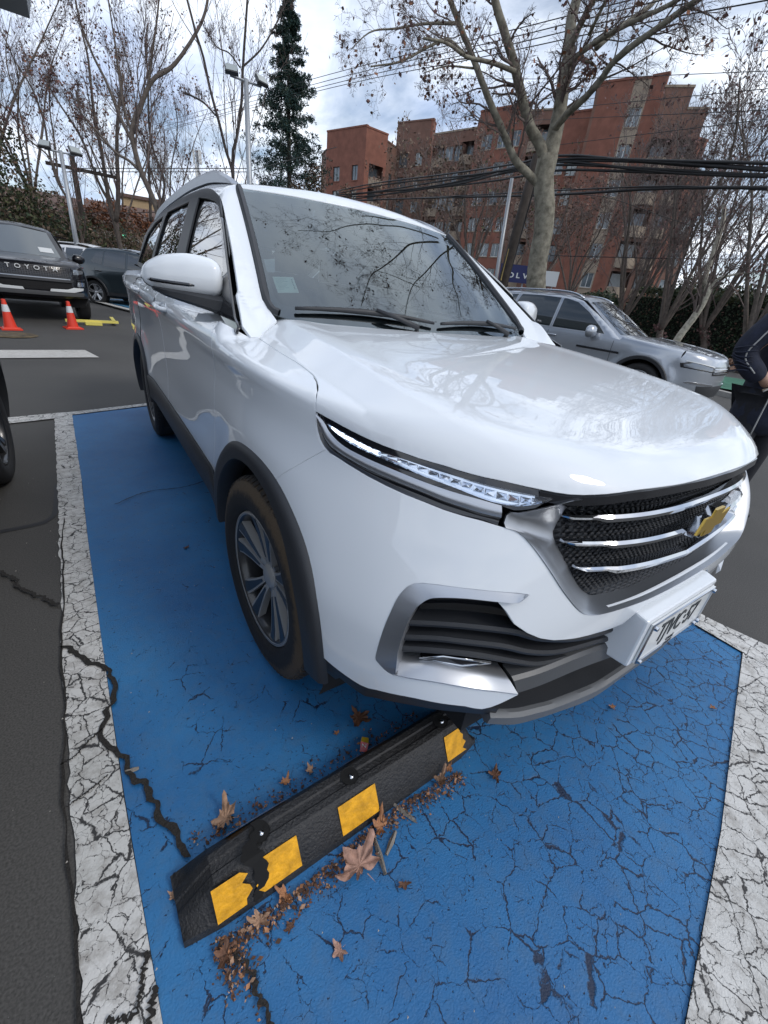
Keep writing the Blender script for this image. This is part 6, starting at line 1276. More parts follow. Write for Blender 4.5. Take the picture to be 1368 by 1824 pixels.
# white hatchback with its dark tailgate open, behind
wt_ = dict(gy); wt_.update(paint=M['white_paint2'], roof=[(1.6, 1.50), (2.1, 1.62), (2.6, 1.68), (3.3, 1.67), (3.9, 1.60), (4.1, 1.52)])
WL = (1.6, 20.5); t, Fb, Fc = gcar('white_hatchback', 'white car with raised dark tailgate behind the grey crossover', wt_, (WL[0], WL[1], gz(*WL)), .95)
b = MB(); b.box((0, 4.25, 1.78), (1.2, .85, .05)); b.build('raised_tailgate', M['black_paint'], t)
# black car in the bay on the left, only its tyres reach into the picture
bk = dict(gy); bk.update(paint=M['black_paint'], L=4.3, yf=.85, yr=3.50, rimm=M['rim_dark'])
gcar('black_car', 'black car in the left neighbouring bay, only its wheels showing at the photo edge', bk, (-2.675, -.62, 0), R(-1.0))
# small white car past the left edge of the cone row is not visible; parking sign by the grey crossover
sg_ = thing('parking_sign', 'blue parking sign on a blue post in front of the grey crossover', 'sign', (.62, 12.5, gz(.62, 12.5)), R(-40))
SB = mat('blue_sign_enamel', (.02, .16, .42), .4)
b = MB(); b.box((0, 0, .66), (.34, .03, .34)); o = b.build('sign_board', SB, sg_); o.modifiers.new('b', 'BEVEL').width = .006
b = MB(); b.box((0, .03, .30), (.10, .04, .60)); b.build('sign_post', SB, sg_)
TB = {
'plane': [([(9.06, 7.98, 1.3), (8.93, 8.12, 2.38), (8.9, 8.15, 3.11), (8.83, 8.23, 3.65), (8.72, 8.36, 4.17), (8.71, 8.37, 4.61)], 0.4, 0.33), ([(8.72, 8.36, 4.43), (8.79, 8.38, 4.94), (8.84, 8.44, 5.49), (8.85, 8.53, 6.03), (8.9, 8.59, 6.44), (8.88, 8.71, 7.05), (8.95, 8.75, 7.38), (8.96, 8.84, 7.86)], 0.3, 0.13), ([(8.67, 8.41, 6.43), (8.55, 8.18, 6.64), (8.43, 7.93, 6.82), (8.3, 7.71, 6.93), (8.13, 7.52, 7.25)], 0.12, 0.06), ([(8.71, 8.37, 4.49), (8.36, 8.5, 4.86), (8.08, 8.56, 5.04), (7.76, 8.66, 5.49), (7.46, 8.73, 5.9), (7.17, 8.8, 6.24), (6.84, 8.91, 6.65), (6.59, 8.93, 6.94)], 0.2, 0.1), ([(8.68, 8.4, 4.04), (8.27, 8.53, 4.23), (7.9, 8.63, 4.41), (7.46, 8.79, 4.88), (7.05, 8.93, 5.31), (6.61, 9.11, 5.86), (6.22, 9.21, 6.26), (5.88, 9.27, 6.59)], 0.15, 0.07), ([(7.4, 8.63, 5.78), (6.74, 8.62, 5.72), (6.04, 8.65, 5.62), (5.44, 8.56, 5.61), (4.84, 8.48, 5.47)], 0.075, 0.03), ([(6.4, 9.14, 5.87), (5.81, 9.05, 5.9), (5.27, 8.9, 5.6), (4.63, 8.86, 5.2), (3.98, 8.84, 4.94)], 0.06, 0.02), ([(8.72, 8.36, 5.1), (8.52, 7.94, 5.23), (8.37, 7.47, 5.34), (8.19, 7.03, 5.47), (7.96, 6.64, 5.6), (7.9, 6.07, 5.76), (7.87, 5.46, 5.91), (7.7, 5.01, 5.91)], 0.12, 0.06), ([(8.72, 8.35, 6.22), (8.37, 7.63, 6.19), (8.13, 6.77, 6.15), (7.99, 5.8, 6.11), (7.56, 5.17, 5.98)], 0.09, 0.04), ([(6.67, 9.14, 5.75), (5.97, 9.17, 5.59), (5.36, 9.1, 5.3)], 0.035, 0.012), ([(6.1, 9.18, 6.26), (5.5, 9.47, 6.15), (5.0, 9.65, 5.98), (4.5, 9.83, 5.83), (4.11, 9.89, 5.48)], 0.05, 0.012), ([(8.32, 7.31, 5.62), (8.2, 7.19, 5.69), (7.99, 7.18, 5.72), (7.71, 7.24, 5.7)], 0.035, 0.03)],
'slim': [([(12.97, 5.88, 0.93), (13.06, 5.7, 1.64), (13.09, 5.63, 2.05), (13.07, 5.66, 2.34), (13.01, 5.8, 2.61), (13.0, 5.82, 3.03), (12.99, 5.84, 3.35), (12.98, 5.87, 3.79), (12.92, 5.99, 4.21)], 0.13, 0.05), ([(13.11, 5.6, 2.15), (13.13, 5.55, 2.54), (13.27, 5.24, 2.7), (13.44, 4.88, 2.77)], 0.05, 0.02)],
'treeA': [([(2.34, 23.45, 2.61), (2.31, 23.46, 3.5), (2.12, 23.5, 4.16), (1.87, 23.55, 4.85), (1.75, 23.57, 5.54), (1.73, 23.57, 6.0), (1.96, 23.53, 6.56), (2.32, 23.46, 7.19), (2.73, 23.38, 7.81), (3.42, 23.24, 8.32), (4.2, 23.09, 9.26), (4.69, 23.0, 10.05), (4.92, 22.95, 10.76)], 0.26, 0.07), ([(1.82, 23.56, 4.84), (1.47, 23.62, 5.1), (1.08, 23.7, 5.26), (0.59, 23.79, 5.77), (0.13, 23.88, 6.25), (0.1, 23.89, 6.87)], 0.1, 0.05), ([(1.73, 23.57, 5.69), (1.42, 23.63, 6.38), (1.11, 23.69, 7.37), (0.83, 23.75, 7.97), (0.6, 23.79, 8.75), (0.53, 23.81, 9.45)], 0.12, 0.04), ([(2.01, 23.52, 6.5), (2.49, 23.42, 7.54), (2.8, 23.36, 8.65), (3.09, 23.31, 9.64), (3.27, 23.27, 10.44)], 0.11, 0.04), ([(1.73, 23.57, 6.0), (1.57, 23.6, 6.84), (1.58, 23.6, 8.35), (1.56, 23.61, 9.61), (1.57, 23.6, 10.09)], 0.09, 0.03)],
'treeB': [([(4.01, 17.96, 4.11), (3.98, 17.97, 4.65), (3.85, 18.01, 5.03), (3.68, 18.06, 5.76), (3.46, 18.12, 6.61), (3.34, 18.15, 7.27), (3.21, 18.19, 7.67), (3.02, 18.25, 8.41), (2.93, 18.27, 8.78)], 0.13, 0.05), ([(4.02, 17.96, 4.59), (4.19, 17.91, 5.48), (4.37, 17.86, 6.32), (4.46, 17.83, 7.23), (4.59, 17.79, 8.26), (4.66, 17.77, 8.8), (4.71, 17.76, 9.22)], 0.14, 0.05), ([(4.43, 17.84, 7.25), (5.01, 17.67, 7.8), (5.46, 17.54, 8.46), (5.68, 17.48, 8.88), (5.75, 17.46, 9.27)], 0.05, 0.03), ([(4.38, 17.85, 7.24), (4.08, 17.94, 7.51), (3.74, 18.04, 7.58), (3.43, 18.13, 7.94)], 0.04, 0.02), ([(3.6, 18.08, 5.93), (3.28, 18.17, 6.17), (3.01, 18.25, 6.26), (2.74, 18.32, 6.32)], 0.05, 0.045)],
'treeC': [([(2.75, 25.43, 2.74), (2.76, 25.43, 3.72), (3.03, 25.37, 4.87), (2.75, 25.43, 5.88), (2.69, 25.45, 6.87), (2.86, 25.41, 8.47), (2.87, 25.41, 9.21), (3.06, 25.37, 9.97)], 0.15, 0.04), ([(2.28, 25.53, 3.26), (2.46, 25.5, 5.13), (2.53, 25.48, 6.13)], 0.1, 0.09)],
'treeD': [([(1.04, 27.66, 2.05), (0.96, 27.67, 3.17), (0.87, 27.68, 4.14), (0.89, 27.68, 5.98), (0.84, 27.68, 7.25), (0.95, 27.67, 8.86), (0.87, 27.68, 9.81)], 0.24, 0.05), ([(1.01, 27.66, 3.18), (1.3, 27.62, 4.31), (1.53, 27.59, 6.11), (1.77, 27.55, 7.29), (2.19, 27.49, 8.78)], 0.2, 0.08), ([(0.92, 27.67, 3.86), (0.57, 27.72, 4.65), (0.19, 27.78, 6.18), (-0.4, 27.86, 7.21), (-0.7, 27.9, 7.8)], 0.12, 0.05)],
'treeE': [([(-0.61, 24.7, 2.23), (-0.81, 24.71, 3.4), (-1.05, 24.73, 4.01), (-1.14, 24.73, 4.92), (-1.1, 24.73, 5.82), (-1.26, 24.74, 6.76), (-1.61, 24.76, 7.4)], 0.13, 0.04), ([(-0.96, 24.72, 3.86), (-1.17, 24.73, 4.77), (-1.75, 24.76, 5.24), (-2.05, 24.78, 5.81), (-2.44, 24.8, 6.19)], 0.08, 0.03), ([(-1.05, 24.73, 4.01), (-0.9, 24.72, 5.13), (-0.81, 24.71, 6.46), (-0.48, 24.7, 7.7)], 0.07, 0.03)],
'treeF': [([(-1.5, 26.7, 2.17), (-1.47, 26.7, 3.97), (-1.49, 26.7, 4.48), (-1.44, 26.7, 5.31)], 0.14, 0.06)],
}
WR = {
'hi0': [(8.29, 58.94, 14.22), (11.09, 27.05, 10.97), (11.01, 14.22, 8.92), (10.51, 9.01, 7.9), (10.04, 6.15, 7.25)],
'hi1': [(8.25, 58.95, 13.87), (11.09, 27.05, 10.75), (11.04, 14.2, 8.76), (10.54, 8.98, 7.77), (10.06, 6.11, 7.14)],
'hi2': [(8.21, 58.95, 13.6), (11.1, 27.04, 10.58), (11.06, 14.18, 8.61), (10.57, 8.94, 7.64), (10.09, 6.06, 7.0)],
'hi3': [(8.2, 58.95, 13.51), (11.1, 27.04, 10.45), (11.08, 14.16, 8.47), (10.66, 8.82, 7.5), (10.4, 5.47, 6.83)],
'thin0': [(16.16, 24.14, 11.7), (15.26, 14.25, 9.13), (13.31, 6.33, 6.89)],
'thin1': [(15.87, 16.52, 8.78), (13.37, 6.21, 6.57)],
'thin2': [(15.92, 16.48, 8.51), (13.43, 6.06, 6.17)],
'thin3': [(14.78, 14.77, 7.07), (13.46, 5.99, 6.0)],
'bun0': [(14.17, 30.0, 6.74), (12.29, 17.04, 5.64), (10.43, 10.64, 5.03), (10.31, 9.26, 4.94), (9.99, 6.23, 4.42), (9.44, 3.94, 3.93)],
'bun1': [(14.17, 30.0, 6.8), (12.28, 17.05, 5.69), (10.43, 10.64, 5.05), (10.31, 9.27, 4.98), (9.98, 6.25, 4.46), (9.44, 3.96, 3.96)],
'bun2': [(14.18, 30.0, 6.68), (12.3, 17.04, 5.6), (10.44, 10.62, 4.96), (10.32, 9.25, 4.89), (10.0, 6.22, 4.38), (9.45, 3.93, 3.9)],
'bun3': [(14.17, 30.01, 6.89), (12.28, 17.05, 5.73), (10.43, 10.64, 5.06), (10.3, 9.27, 5.01), (10.0, 6.21, 4.35), (9.45, 3.92, 3.87)],
'bun4': [(14.18, 30.0, 6.62), (12.3, 17.03, 5.54), (10.46, 10.61, 4.89), (10.33, 9.24, 4.84), (10.01, 6.2, 4.31), (9.45, 3.91, 3.84)],
'bun5': [(14.16, 30.01, 7.01), (12.26, 17.07, 5.88), (10.42, 10.65, 5.1), (10.29, 9.28, 5.05), (9.98, 6.25, 4.47), (9.43, 3.96, 3.98)],
'bun6': [(14.16, 30.01, 7.09), (12.24, 17.08, 6.03), (10.41, 10.66, 5.16), (10.29, 9.29, 5.08), (10.0, 6.23, 4.4), (9.44, 3.94, 3.91)],
'cab0': [(14.83, 29.66, 6.68), (12.71, 16.71, 5.28), (10.63, 9.66, 4.33), (10.06, 6.11, 4.01), (9.48, 3.85, 3.68)],
'cab1': [(15.48, 29.3, 6.73), (12.71, 16.71, 5.32), (10.67, 9.62, 4.43), (10.06, 6.12, 4.05), (9.48, 3.84, 3.65)],
'drop0': [(11.06, 9.92, 4.46), (12.78, 9.3, 4.63), (14.54, 8.35, 4.38), (17.37, 7.02, 4.07), (18.75, 6.12, 3.93)],
'low0': [(15.98, 13.39, 3.55), (18.28, 9.84, 3.72), (19.57, 6.81, 3.84)],
'l0': [(-0.17, 29.68, 3.46), (3.72, 29.29, 4.13)],
'l1': [(-1.25, 31.7, 3.9), (3.67, 29.3, 3.69)],
'l2': [(-0.78, 27.7, 4.89), (6.58, 24.5, 5.99)],
'l3': [(-0.8, 27.7, 4.76), (6.57, 24.5, 5.86)],
'l4': [(6.57, 24.5, 5.86), (12.26, 26.49, 8.36)],
}
PT = {'lampA_top': (3.93, 15.9, 6.4), 'lampA_mid': (3.88, 15.91, 4.27), 'lampB_top': (-0.81, 21.7, 4.61), 'lampB_bot': (-0.9, 21.7, 1.88), 'pole_top': (-0.28, 26.69, 5.34), 'pole_b': (-0.44, 26.69, 2.35), 'tower': (18.57, 87.49, 18.75), 'towerb': (18.45, 87.52, 15.77), 'dark_top': (9.48, 9.45, 4.46), 'dark_bot': (9.36, 9.59, 2.03), 'grey_top': (8.93, 9.61, 4.37), 'grey_bot': (8.99, 9.54, 2.11), 'sign_l': (16.33, 16.04, 3.18), 'sign_r': (17.01, 15.28, 3.27), 'sign_b': (16.44, 15.93, 2.53), 'box_l': (17.34, 14.89, 3.29), 'box_r': (17.89, 14.19, 3.29), 'box_b': (17.45, 14.75, 2.6), 'tl': (1.7, 32.57, 3.43), 'tlb': (1.62, 32.58, 2.93), 'canopy': (-1.21, 13.7, 5.61), 'canopy2': (-1.35, 13.7, 5.38), 'canopy3': (-1.51, 13.7, 5.34), 'house1': (3.28, 44.47, 4.87), 'house2': (5.26, 44.23, 2.86), 'person': (2.24, 0.58, 0.94), 'branch': (23.24, 8.43, 0.74), 'verge1': (26.7, 10.61, 0.97), 'conifer_top': (11.2, 31.34, 15.44), 'conifer_b': (11.55, 31.2, 7.3)}
# ------------------------------------------------------------------ trees
def fast_mesh(name, V, quads, m, parent=None, mi=None, smooth=False):
    me = bpy.data.meshes.new(name); V = np.asarray(V, np.float32); Q = np.asarray(quads, np.int32); n = len(Q); k = Q.shape[1]
    me.vertices.add(len(V)); me.vertices.foreach_set('co', V.ravel()); me.loops.add(n * k); me.loops.foreach_set('vertex_index', Q.ravel()); me.polygons.add(n); me.polygons.foreach_set('loop_start', np.arange(0, n * k, k, dtype=np.int32))
    for x in (m if isinstance(m, (list, tuple)) else [m]): me.materials.append(x)
    if mi is not None: me.polygons.foreach_set('material_index', np.asarray(mi, np.int32))
    me.update(calc_edges=True)
    if smooth: me.polygons.foreach_set('use_smooth', [True] * n)
    o = bpy.data.objects.new(name, me); COL.objects.link(o)
    if parent: o.parent = parent
    return o
def tubes(P, Rd, k=3):
    """P (M,n,3) paths, Rd (M,n) radii -> verts, quads"""
    M_, n, _ = P.shape; t = np.gradient(P, axis=1); t /= np.linalg.norm(t, axis=2, keepdims=True) + 1e-9
    up = np.where(np.abs(t[..., 2:3]) < .9, np.array([0, 0, 1.]), np.array([1., 0, 0])); a = np.cross(t, up); a /= np.linalg.norm(a, axis=2, keepdims=True) + 1e-9; b = np.cross(t, a)
    an = 2 * np.pi * np.arange(k) / k; V = P[:, :, None, :] + Rd[:, :, None, None] * (np.cos(an)[:, None] * a[:, :, None, :] + np.sin(an)[:, None] * b[:, :, None, :])
    base = (np.arange(M_) * n * k)[:, None, None]; i = (np.arange(n - 1) * k)[None, :, None]; j = np.arange(k)[None, None, :]; j2 = (j + 1) % k
    Q = np.stack([base + i + j, base + i + j2, base + i + k + j2, base + i + k + j], -1).reshape(-1, 4); return V.reshape(-1, 3), Q
def children(P, Rd, per, rng, ang=(35, 65), lr=(.35, .6), rr=.5, t0=.25, up=.15, n=6, wob=.10, rmin=.002, droop=0.0):
    """new branches along the given ones"""
    M_, m, _ = P.shape; L = np.linalg.norm(np.diff(P, axis=1), axis=2).sum(1); idx = np.repeat(np.arange(M_), per); K_ = len(idx)
    t = t0 + (1 - t0) * rng.random(K_) ** .85; f = t * (m - 1); i = np.minimum(f.astype(int), m - 2); w_ = (f - i)[:, None]
    o = P[idx, i] * (1 - w_) + P[idx, i + 1] * w_; d = P[idx, i + 1] - P[idx, i]; d /= np.linalg.norm(d, axis=1, keepdims=True) + 1e-9
    r0 = Rd[idx, i] * (1 - w_[:, 0]) + Rd[idx, i + 1] * w_[:, 0]
    q_ = rng.normal(size=(K_, 3)); q_ -= d * (q_ * d).sum(1, keepdims=True); q_ /= np.linalg.norm(q_, axis=1, keepdims=True) + 1e-9
    a = np.radians(rng.uniform(*ang, K_))[:, None]; dr = d * np.cos(a) + q_ * np.sin(a); dr[:, 2] += up; dr /= np.linalg.norm(dr, axis=1, keepdims=True)
    ln = L[idx] * rng.uniform(*lr, K_) * (1.15 - .6 * t); C = np.zeros((K_, n, 3)); C[:, 0] = o; cur = dr.copy()
    for s in range(1, n):
        cur = cur + rng.normal(size=(K_, 3)) * wob; cur[:, 2] += (up * .25 - droop * s / n); cur /= np.linalg.norm(cur, axis=1, keepdims=True); C[:, s] = C[:, s - 1] + cur * (ln / (n - 1))[:, None]
    rs_ = np.maximum(r0 * rr * rng.uniform(.7, 1.1, K_), rmin); R_ = rs_[:, None] * np.linspace(1, .30, n)[None]; return C, np.maximum(R_, rmin * .8)
def leaf_quads(P, count, size, rng, jitter=.03):
    """count small leaves hung along the given twigs"""
    M_, n, _ = P.shape; i = rng.integers(0, M_, count); j = rng.integers(1, n, count); c = P[i, j] + rng.normal(size=(count, 3)) * jitter; c[:, 2] -= size * .5
    a = rng.normal(size=(count, 3)); a /= np.linalg.norm(a, axis=1, keepdims=True); b = np.cross(a, rng.normal(size=(count, 3))); b /= np.linalg.norm(b, axis=1, keepdims=True); s = (size * rng.uniform(.5, 1.2, count))[:, None]
    V = np.stack([c - a * s * .5, c + b * s * .42 - a * s * .06, c + a * s * .55, c - b * s * .42 + a * s * .05], 1).reshape(-1, 3); return V, np.arange(count * 4).reshape(-1, 4)
def join(parts):
    V = []; Q = []; b = 0
    for v, q in parts: V.append(v); Q.append(q + b); b += len(v)
    return np.vstack(V), np.vstack(Q)
BK = {'plane': mat('mottled_plane_bark', (.120, .108, .080), .85, var=.2, col2=(.29, .27, .21), vscale=7, bump=.4, bscale=30, detail=8),
      'grey': mat('grey_bark', (.115, .095, .080), .9, var=.3, vscale=9, bump=.4, bscale=40), 'dark': mat('dark_bark', (.060, .050, .045), .9, var=.3, vscale=9),
      'twig': mat('brown_twig', (.135, .105, .095), .9, var=.25, vscale=3), 'pale': mat('pale_birch_bark', (.34, .31, .25), .85, var=.35, vscale=14), 'twigdark': mat('dark_twig', (.05, .042, .038), .9)}
LF = {'brown': mat('dead_brown_leaf', (.145, .085, .06), .8, var=.45, vscale=2.5), 'rust': mat('rust_leaf', (.21, .085, .040), .8, var=.4, vscale=2.5), 'plum': mat('faded_plum_leaf', (.13, .070, .065), .8, var=.4, vscale=2.5), 'green': mat('dull_evergreen_leaf', (.022, .042, .018), .7, var=.5, vscale=2.0), 'olive': mat('olive_leaf', (.055, .062, .022), .7, var=.5, vscale=2.0),
      'blue': mat('blue_green_needles', (.014, .040, .036), .75, var=.5, vscale=1.5), 'buff': mat('buff_dry_foliage', (.145, .105, .072), .85, var=.45, vscale=1.2)}
def build_tree(name, label, limbs, seed, levels, leaves=(), bark='grey', twig='twig', group=None, k0=8, trunk_n=1, twig_rmin=.003):
    """limbs: [(points, r0, r1)] traced main limbs; levels: per-level kwargs; leaves: [(material, count, size)]"""
    rng = np.random.default_rng(seed); x0, y0, _ = limbs[0][0][0]; root = thing(name, label, 'tree', (0, 0, 0), 0, group); root.location = (x0, y0, gz(x0, y0)); off = np.array([x0, y0, gz(x0, y0)])
    bx = MB(); tr = MB(); cur = []; crd = []
    for i, (pts, r0, r1) in enumerate(limbs):
        p = np.array(pts, float)
        if i < trunk_n and p[0][2] > off[2]: p = np.vstack([[p[0][0], p[0][1], off[2] - .1], p])
        if name == 'bare_tree' and group is None: r0, r1 = r0 * .58, r1 * .62
        elif name == 'plane_tree': r0, r1 = r0 * .66, r1 * .70
        q = cr(p, max(12, len(p) * 4)); n = len(q); rr = r0 + (r1 - r0) * np.linspace(0, 1, n) ** .8
        q = q + rng.normal(size=q.shape) * min(r1, .05) * .05; (tr if i < trunk_n else bx).tube(q - off, rr, k0 if r0 > .05 else 6)
        cur.append(rs(q, 12)); crd.append(np.interp(np.linspace(0, 1, 12), np.linspace(0, 1, n), rr))
    tr.build('trunk', BK[bark], root, smooth=True)
    if bx.v: bx.build('limbs', BK[bark], root, smooth=True)
    P = np.array(cur); Rd = np.array(crd); parts = []; last = P
    if levels and levels[0].get('skip'): P = P[levels[0]['skip']:]; Rd = Rd[levels[0]['skip']:]
    for lv in levels:
        kw = {a: b for a, b in lv.items() if a not in ('skip', 'k')}
        P, Rd = children(P, Rd, rng=rng, **kw); parts.append(tubes(P - off, Rd, lv.get('k', 3))); last = P
    if parts:
        V, Q = join(parts); fast_mesh('twigs', V, Q, BK[twig], root)
    if leaves:
        vs = []; mi = []
        for m_i, (mm, cnt, size) in enumerate(leaves):
            v, q = leaf_quads(last, cnt, size, rng, size * .6); vs.append((v - off, q)); mi += [m_i] * cnt
        V, Q = join(vs); fast_mesh('leaves', V, Q, [LF[a[0]] for a in leaves], root, mi)
    return root
lv = lambda per, **k: dict(per=per, **k)
# the big plane tree, with the upper crown above the picture
extra = [([(8.9, 8.75, 7.6), (8.6, 8.9, 9.5), (8.9, 9.3, 11.8), (8.5, 9.6, 14)], .10, .03), ([(8.4, 7.6, 8.0), (7.0, 6.6, 9.8), (5.8, 5.0, 11.2), (5.0, 3.6, 12.2)], .07, .02), ([(9.2, 8.0, 8.0), (10.4, 6.6, 9.8), (11.0, 4.8, 11.0)], .10, .03), ([(8.6, 7.9, 6.5), (7.4, 5.9, 7.9), (6.2, 4.3, 8.6), (5.4, 2.6, 9.2), (4.9, 1.6, 9.3)], .055, .015), ([(7.9, 7.4, 7.5), (6.0, 6.9, 8.8), (4.2, 6.1, 9.3), (2.6, 5.6, 9.2)], .05, .015), ([(6.2, 4.3, 8.6), (4.6, 4.4, 8.8), (3.4, 3.7, 8.2)], .03, .012), ([(9.3, 8.2, 6.6), (11.2, 8.0, 8.4), (13.0, 7.2, 9.8)], .10, .03)]
rg_ = np.random.default_rng(77); extra = [((lambda q: [tuple(a) for a in (q + np.vstack([[0, 0, 0], np.cumsum(rg_.normal(size=(len(q) - 1, 3)) * .09, axis=0)]))])(cr(np.array(p), 9)), a_, b_) for p, a_, b_ in extra]
build_tree('plane_tree', 'large pale barked plane tree with few leaves rising behind the silver SUV', TB['plane'] + extra, 3,
           [lv(14, skip=1, ang=(30, 70), lr=(.22, .5), rr=.38, t0=.18, up=.05, n=8, wob=.16), lv(10, ang=(30, 70), lr=(.3, .55), rr=.5, n=6, wob=.20, droop=.10), lv(5, ang=(30, 75), lr=(.35, .6), rr=.55, n=5, wob=.2, rmin=.0032, droop=.25)],
           [('plum', 900, .085), ('rust', 350, .09), ('brown', 500, .08)], bark='plane', twig='twig', k0=14)
build_tree('slim_tree', 'slender leaning pale trunk in front of the clipped hedge on the right', TB['slim'], 8, [lv(14, ang=(25, 60), lr=(.25, .6), rr=.4, t0=.3, up=.25, n=6, wob=.12), lv(7, ang=(25, 60), lr=(.3, .6), rr=.5, n=5, up=.2), lv(3, ang=(25, 60), lr=(.4, .6), rr=.5, n=4, rmin=.004)], [('plum', 300, .07)], bark='pale')
WIN = [lv(12, ang=(20, 50), lr=(.25, .55), rr=.42, t0=.15, up=.28, n=7, wob=.10, rmin=.004), lv(8, ang=(20, 55), lr=(.3, .6), rr=.5, up=.22, n=6, wob=.12, rmin=.0042), lv(4, ang=(25, 60), lr=(.35, .65), rr=.5, up=.15, n=5, wob=.14, rmin=.0045)]
build_tree('bare_tree', 'tall forked grey tree left of the white car roof, its trunk leaning left', TB['treeA'], 12, WIN, [('plum', 700, .09), ('brown', 300, .08)], group=None)
build_tree('bare_tree', 'bare tree of two dark crossing stems just left of the slim floodlight mast', TB['treeB'], 13, WIN, [('plum', 160, .08)], bark='dark', trunk_n=2)
build_tree('bare_tree', 'dark thin stemmed bare tree with a snapped side stem close behind the white car roof', TB['treeC'], 14, WIN, [('plum', 200, .09)], bark='dark')
build_tree('bare_tree', 'thick forked bare tree with rusty leaves low down, left of the traffic light', TB['treeD'], 15, WIN, [('rust', 500, .11), ('plum', 500, .10)])
build_tree('bare_tree', 'leaning bare tree between the black off-road SUV and the street lamp', TB['treeE'], 16, WIN, [('plum', 700, .10), ('rust', 150, .10)])
def free_tree(name, label, x, y, h, seed, spread=.3, levels=WIN, leaves=(), bark='grey', group=None, r=.16, stems=5, fork=.3, twig='twig'):
    rng = random.Random(seed); g = gz(x, y); limbs = [([(x, y, g), (x + rng.uniform(-.1, .1), y, g + h * fork * .5), (x + rng.uniform(-.2, .2), y + rng.uniform(-.2, .2), g + h * fork)], r, r * .8)]
    tx, ty, tz = limbs[0][0][-1]
    for i in range(stems):
        a = 2 * math.pi * i / stems + rng.uniform(-.4, .4); s = spread * h * rng.uniform(.5, 1.1); hh = h * rng.uniform(.75, 1.0) - (tz - g)
        limbs.append(([(tx, ty, tz - .1), (tx + .35 * s * math.cos(a), ty + .35 * s * math.sin(a), tz + hh * .4), (tx + .7 * s * math.cos(a + .2), ty + .7 * s * math.sin(a + .2), tz + hh * .75), (tx + s * math.cos(a), ty + s * math.sin(a), tz + hh)], r * .55, r * .12))
    return build_tree(name, label, limbs, seed, levels, leaves, bark, twig, group)
pol = lambda az, D: (CX + D * math.sin(R(az)), CY + D * math.cos(R(az)))
W2 = [lv(9, ang=(20, 50), lr=(.3, .6), rr=.42, t0=.1, up=.25, n=6, wob=.12, rmin=.006), lv(7, ang=(20, 55), lr=(.35, .6), rr=.5, up=.2, n=5, wob=.14, rmin=.007), lv(4, ang=(25, 60), lr=(.4, .65), rr=.5, up=.15, n=4, wob=.14, rmin=.0075)]
GL_, GR_ = 'bare winter trees standing far behind the parked cars', 'bare winter trees massed in front of the brick flats'
LAB_L = ['bare tree at the left edge above the dull evergreen', 'pale bare tree behind the evergreen, left of the street lamp', 'bare tree with rusty leaves behind the brown shrub', 'far bare tree whose crown shows between the forked trees', 'low wide bare tree just left of the cell tower']
LAB_R = ['bare tree rising left of the slender pale trunk before the curved balconies', 'bare shrubby tree directly behind the slender pale trunk', 'tall bare tree over the middle of the clipped hedge', 'bare spreading tree nearest the right edge', 'bare tree above the right end of the clipped hedge', 'tall bare tree against the stepped right end of the brick flats',
         'leafy brown tree before the beige window strip of the flats', 'brown leaved tree just right of the plane tree trunk, before the blank brick wall', 'bare tree left of the steel pole before the lower flats', 'bare tree before the middle of the brick flats', 'bare tree before the left wing of the brick flats', 'far bare tree seen between the dark pole and the plane trunk']
for i, (az, D, h, sp_, lvv) in enumerate(((-5, 27, 11, .34, [('plum', 600, .11)]), (-1.5, 33, 12, .3, [('plum', 500, .11)]), (5.5, 36, 10, .35, [('rust', 600, .13), ('plum', 300, .12)]), (9.5, 38, 11, .3, [('rust', 250, .13), ('plum', 400, .12)]), (13.5, 40, 8, .4, [('plum', 700, .15)]))):
    x, y = pol(az, D); free_tree('bare_tree', LAB_L[i], x, y, h, 40 + i, sp_, WIN, lvv, 'grey', GL_, r=.12)
for i, (az, D, h, sp_, lvv) in enumerate(((60.5, 24, 8.6, .34, [('plum', 400, .12)]), (65, 21, 8.2, .36, [('plum', 900, .11)]), (69, 24, 9, .34, [('plum', 1100, .11)]), (73, 19, 7.2, .36, [('plum', 600, .11)]), (76, 25, 8, .34, [('plum', 600, .12)]), (62.5, 30, 9.5, .34, [('plum', 500, .12)]), (54.5, 36, 8.5, .42, [('brown', 1500, .16)]), (51, 40, 9.5, .4, [('brown', 1600, .17), ('olive', 200, .2)]), (43, 33, 10.5, .36, [('brown', 1000, .16), ('olive', 150, .2)]), (38.5, 40, 10.5, .38, [('buff', 1500, .2)]), (34.5, 44, 10, .36, [('brown', 1000, .2)]), (47, 46, 11, .36, [('brown', 900, .18)]))):
    x, y = pol(az, D); free_tree('bare_tree', LAB_R[i], x, y, h, 60 + i, sp_, W2, lvv, 'grey', GR_, r=.15, stems=6, fork=.12 if az > 59 else .25)
